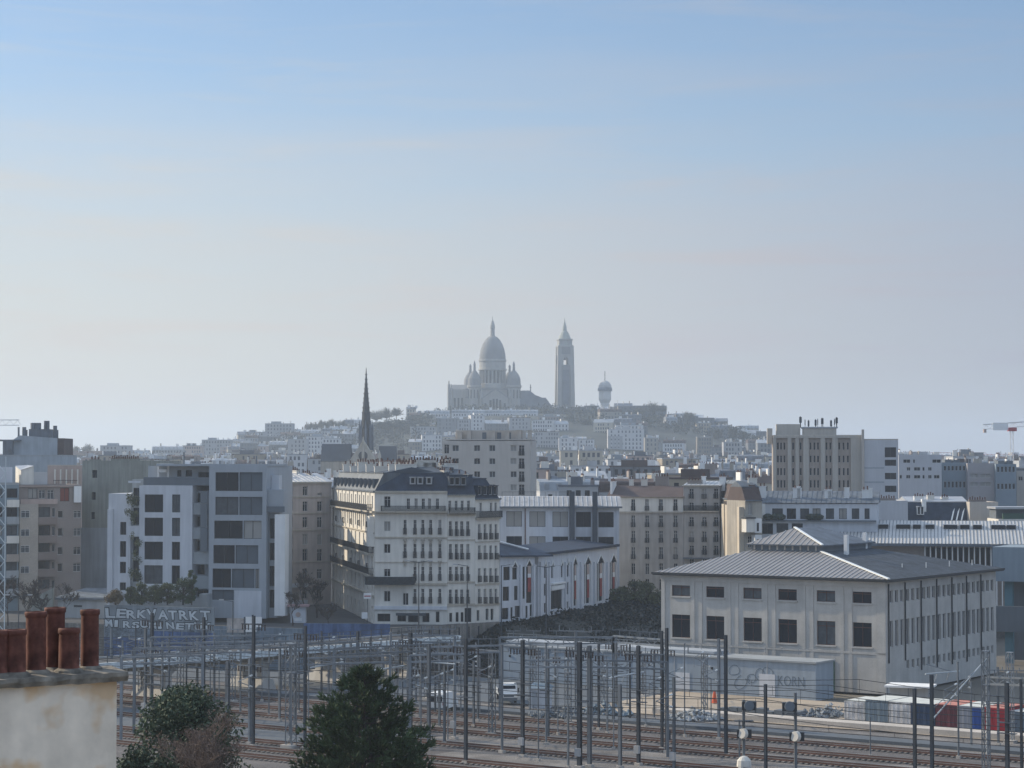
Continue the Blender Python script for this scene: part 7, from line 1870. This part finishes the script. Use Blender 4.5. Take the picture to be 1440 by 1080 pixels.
# hill trees: bare crowns on the skyline
HT_ = mat('hill_twigs', (.12, .12, .10), var=.2, scale=.2)
HD = mat('hill_evergreen', (.045, .055, .04), var=.4, scale=.1)
names = {}
for i, (px, yt, w_, kind, lb) in enumerate(((437, 594, 14, 'b', 'leftmost bare crown of the row left of the spire'), (452, 590, 16, 'b', 'second bare crown left of the spire'), (466, 589, 16, 'b', 'middle bare crown left of the spire'), (480, 591, 15, 'b', 'bare crown just left of the spire'), (493, 597, 12, 'b', 'small bare crown touching the spire'),
        (528, 576, 20, 'b', 'tall bare crown just right of the spire'), (543, 573, 20, 'b', 'tallest bare crown right of the spire'), (557, 573, 16, 'b', 'bare crown left of the twin-pointed house'), (562, 589, 16, 'd', 'dark round tree below the twin-pointed house'), (548, 590, 18, 'd', 'dark round tree between the spire and the hilltop houses'), (534, 592, 14, 'd', 'dark round tree nearest the spire'),
        (900, 572, 14, 'b', 'bare crown above the dark crest houses right of the water tower'), (918, 565, 20, 'b', 'largest bare crown right of the water tower'), (932, 570, 12, 'b', 'small bare crown at the end of the dark crest houses'), (970, 578, 17, 'b', 'lone bare crown on the right shoulder of the hill'), (1032, 596, 22, 'd', 'dark rounded treetop low on the right shoulder'), (1046, 603, 18, 'd', 'dark treetop sloping down towards the tan tower'), (1010, 602, 16, 'd', 'dark treetop right of the lone bare crown'),
        (105, 627, 16, 'b', 'bare crown on the skyline above the blank gable'), (122, 625, 16, 'b', 'second bare crown above the blank gable'), (168, 625, 22, 'd', 'dome-shaped tree on the left skyline'), (198, 634, 16, 'd', 'low tree right of the dome-shaped one'),
        (600, 596, 14, 'd', 'dark tree below the hilltop houses left of the basilica'), (618, 590, 12, 'd', 'dark tree at the foot of the basilica apse'), (825, 590, 22, 'd', 'dark tree mass below the bell tower'), (848, 592, 22, 'd', 'dark tree mass below the water tower'), (872, 590, 20, 'd', 'dark tree right of and below the water tower'), (1062, 610, 20, 'd', 'dark tree left of the tan tower'))):
    Y = 1860 if kind == 'd' else 1990; s_ = Y / F; r_ = w_ * s_ / 2; X_ = XW(px, Y); zt_ = ZW(yt, Y); zb_ = min(hill_h(X_, Y), zt_ - 8)
    rg = random.Random(200 + i); t = thing('hill_tree', lb, 'tree', (X_, Y, zb_), 0, 'trees on the hill')
    H = zt_ - zb_; MB().tube((0, 0, -1), (0, 0, H * .6), .5, .3, n=5).build('trunk', BARK, t); m = MB()
    if kind == 'b':
        for q in range(60):
            a = rg.uniform(0, 6.28); e = rg.uniform(.2, 1.4); L_ = r_ * 1.2
            p = Vector((0, 0, H - r_ * 1.5)); d = Vector((math.cos(a) * math.cos(e), math.sin(a) * math.cos(e), math.sin(e)))
            q_ = p + d * L_ * rg.uniform(.7, 1.15); m.beam(p, q_, .3)
            for w2 in range(7):
                s2 = p.lerp(q_, rg.uniform(.4, 1)); m.beam(s2, s2 + (d + Vector((rg.uniform(-1, 1), rg.uniform(-1, 1), rg.uniform(-.5, 1)))).normalized() * r_ * .45, .16)
        m.build('crown', HT_, t)
    else:
        for q in range(16):
            a = rg.uniform(0, 6.28); qq = r_ * rg.uniform(0, .75); crown_of_leaves(m, Vector((math.cos(a) * qq, math.sin(a) * qq, H - r_ * rg.uniform(.5, 1.6))), r_ * .5, r_ * .4, 60, .9, rg)
        m.build('crown', HD, t)
# wooded dark parts of the hillside that read as one mass
rg = random.Random(5); m = MB()
for (a, b_, y0, y1, n_) in ((385, 505, 1840, 1960, 90), (505, 606, 1840, 1990, 150), (385, 610, 1700, 1840, 90), (795, 1090, 1850, 2010, 210), (600, 800, 2010, 2060, 60)):
    for q in range(n_):
        px = rg.uniform(a, b_); Y = rg.uniform(y0, y1); X_ = XW(px, Y); r_ = rg.uniform(3, 6)
        crown_of_leaves(m, Vector((X_, Y, hill_h(X_, Y) + r_ * .9)), r_, r_ * .9, 42, 1.1, rg)
tag(m.build('hillside_wood', mat('hillside_wood', (.04, .05, .045), var=.4, scale=.05)), 'dark wooded patches on both shoulders of the hill', 'wood', None, 'stuff')
# ---------------------------------------------------------------- cranes
def crane(px, Y, yj, L0, L1, label, red, thin=.6, banner=False, ytop=None, tilt=0.0):
    t = thing('tower_crane', label, 'crane', (XW(px, Y), Y, 0), 0)
    zj = ZW(yj, Y); m = MB(); w = thin
    for a in (-1, 1):
        for b_ in (-1, 1): m.beam((a * w, b_ * w, 0), (a * w, b_ * w, zj), .12)
    q = 0; s = 1
    while q < zj - 2: m.beam((-s * w, -w, q), (s * w, -w, q + 2), .1); q += 2; s = -s
    m.build('mast', red if not banner else WHITEB, t)
    m = MB(); h_ = 1.7
    for (x0, x1) in ((-L0, 0), (0, L1)):
        m.beam((x0, 0, zj + h_ - tilt * x0), (x1, 0, zj + h_ - tilt * x1), .4 if banner else .25); m.beam((x0, 0, zj - tilt * x0), (x1, 0, zj - tilt * x1), .22)
        x = x0
        while x < x1: m.beam((x, 0, zj - tilt * x), (x + 1.2, 0, zj + h_ - tilt * x), .1); m.beam((x + 1.2, 0, zj + h_ - tilt * x), (x + 2.4, 0, zj - tilt * x), .1); x += 2.4
    m.build('jib', WHITEB if banner else red, t)
    MB().box(-1.3, -1.3, zj - 1.4, 1.6, 1.3, zj - .1).build('slewing_unit', red, t)
    MB().box(-L0 + .2, -.8, zj - 1.2 - tilt * -L0, -L0 + 1.1, .8, zj + .1 - tilt * -L0).build('counterweight', CONC if not banner else PINK, t)
    if banner: MB().box(-7.0, -.7, zj - 1.1, -1.4, -.5, zj + 1.7).build('banner', mat('white_crane_banner', (.85, .85, .83), var=.02), t)
    return t
REDC = mat('red_crane_paint', (.40, .06, .07), var=.1)
crane(1424, 800, 601, 10.5, 30, 'white tower crane counter-jib with a white banner at the right edge', REDC, banner=True, thin=.5, tilt=-.07)
crane(1424, 1250, 643, 20, 24, 'distant low red crane beneath the white crane jib', REDC, thin=.4)
crane(1345, 1500, 640, 26, 20, 'farthest faint red crane left of the white crane', REDC, thin=.4)
crane(-14, 700, 598, 3, 9, 'pale crane tip poking in at the left edge', WHITEB, thin=.4)
lm = thing('lattice_mast', 'tall pale lattice mast on the extreme left edge', 'mast', (XW(2, 300), 300, YZ)); m = MB(); q = 0; s = 1; H = ZW(642, 300) - YZ
for a in (-.5, .5): m.beam((a, 0, 0), (a, 0, H), .12)
while q < H - 1.2: m.beam((-s * .5, 0, q), (s * .5, 0, q + 1.2), .09); q += 1.2; s = -s
m.build('pole', GIRD, lm)
# ================================================================ HAZE
hz = MB().box(-3900, -60, YZ - 1.4, 3900, 9000, 178).mesh('haze', [])
hm = bpy.data.materials.new('haze_air'); hm.use_nodes = True; hn = hm.node_tree.nodes; hn.clear()
ho = hn.new('ShaderNodeOutputMaterial'); hv = hn.new('ShaderNodeVolumePrincipled')
hv.inputs['Color'].default_value = (.74, .86, 1.0, 1); hv.inputs['Density'].default_value = 0.00018; hv.inputs['Anisotropy'].default_value = .35
hm.node_tree.links.new(hv.outputs[0], ho.inputs['Volume'])
hz.materials.append(hm); o = put('haze', hz); o['kind'] = 'stuff'; tag(o, 'pale blue haze filling the air over the city', 'haze', None, 'stuff')
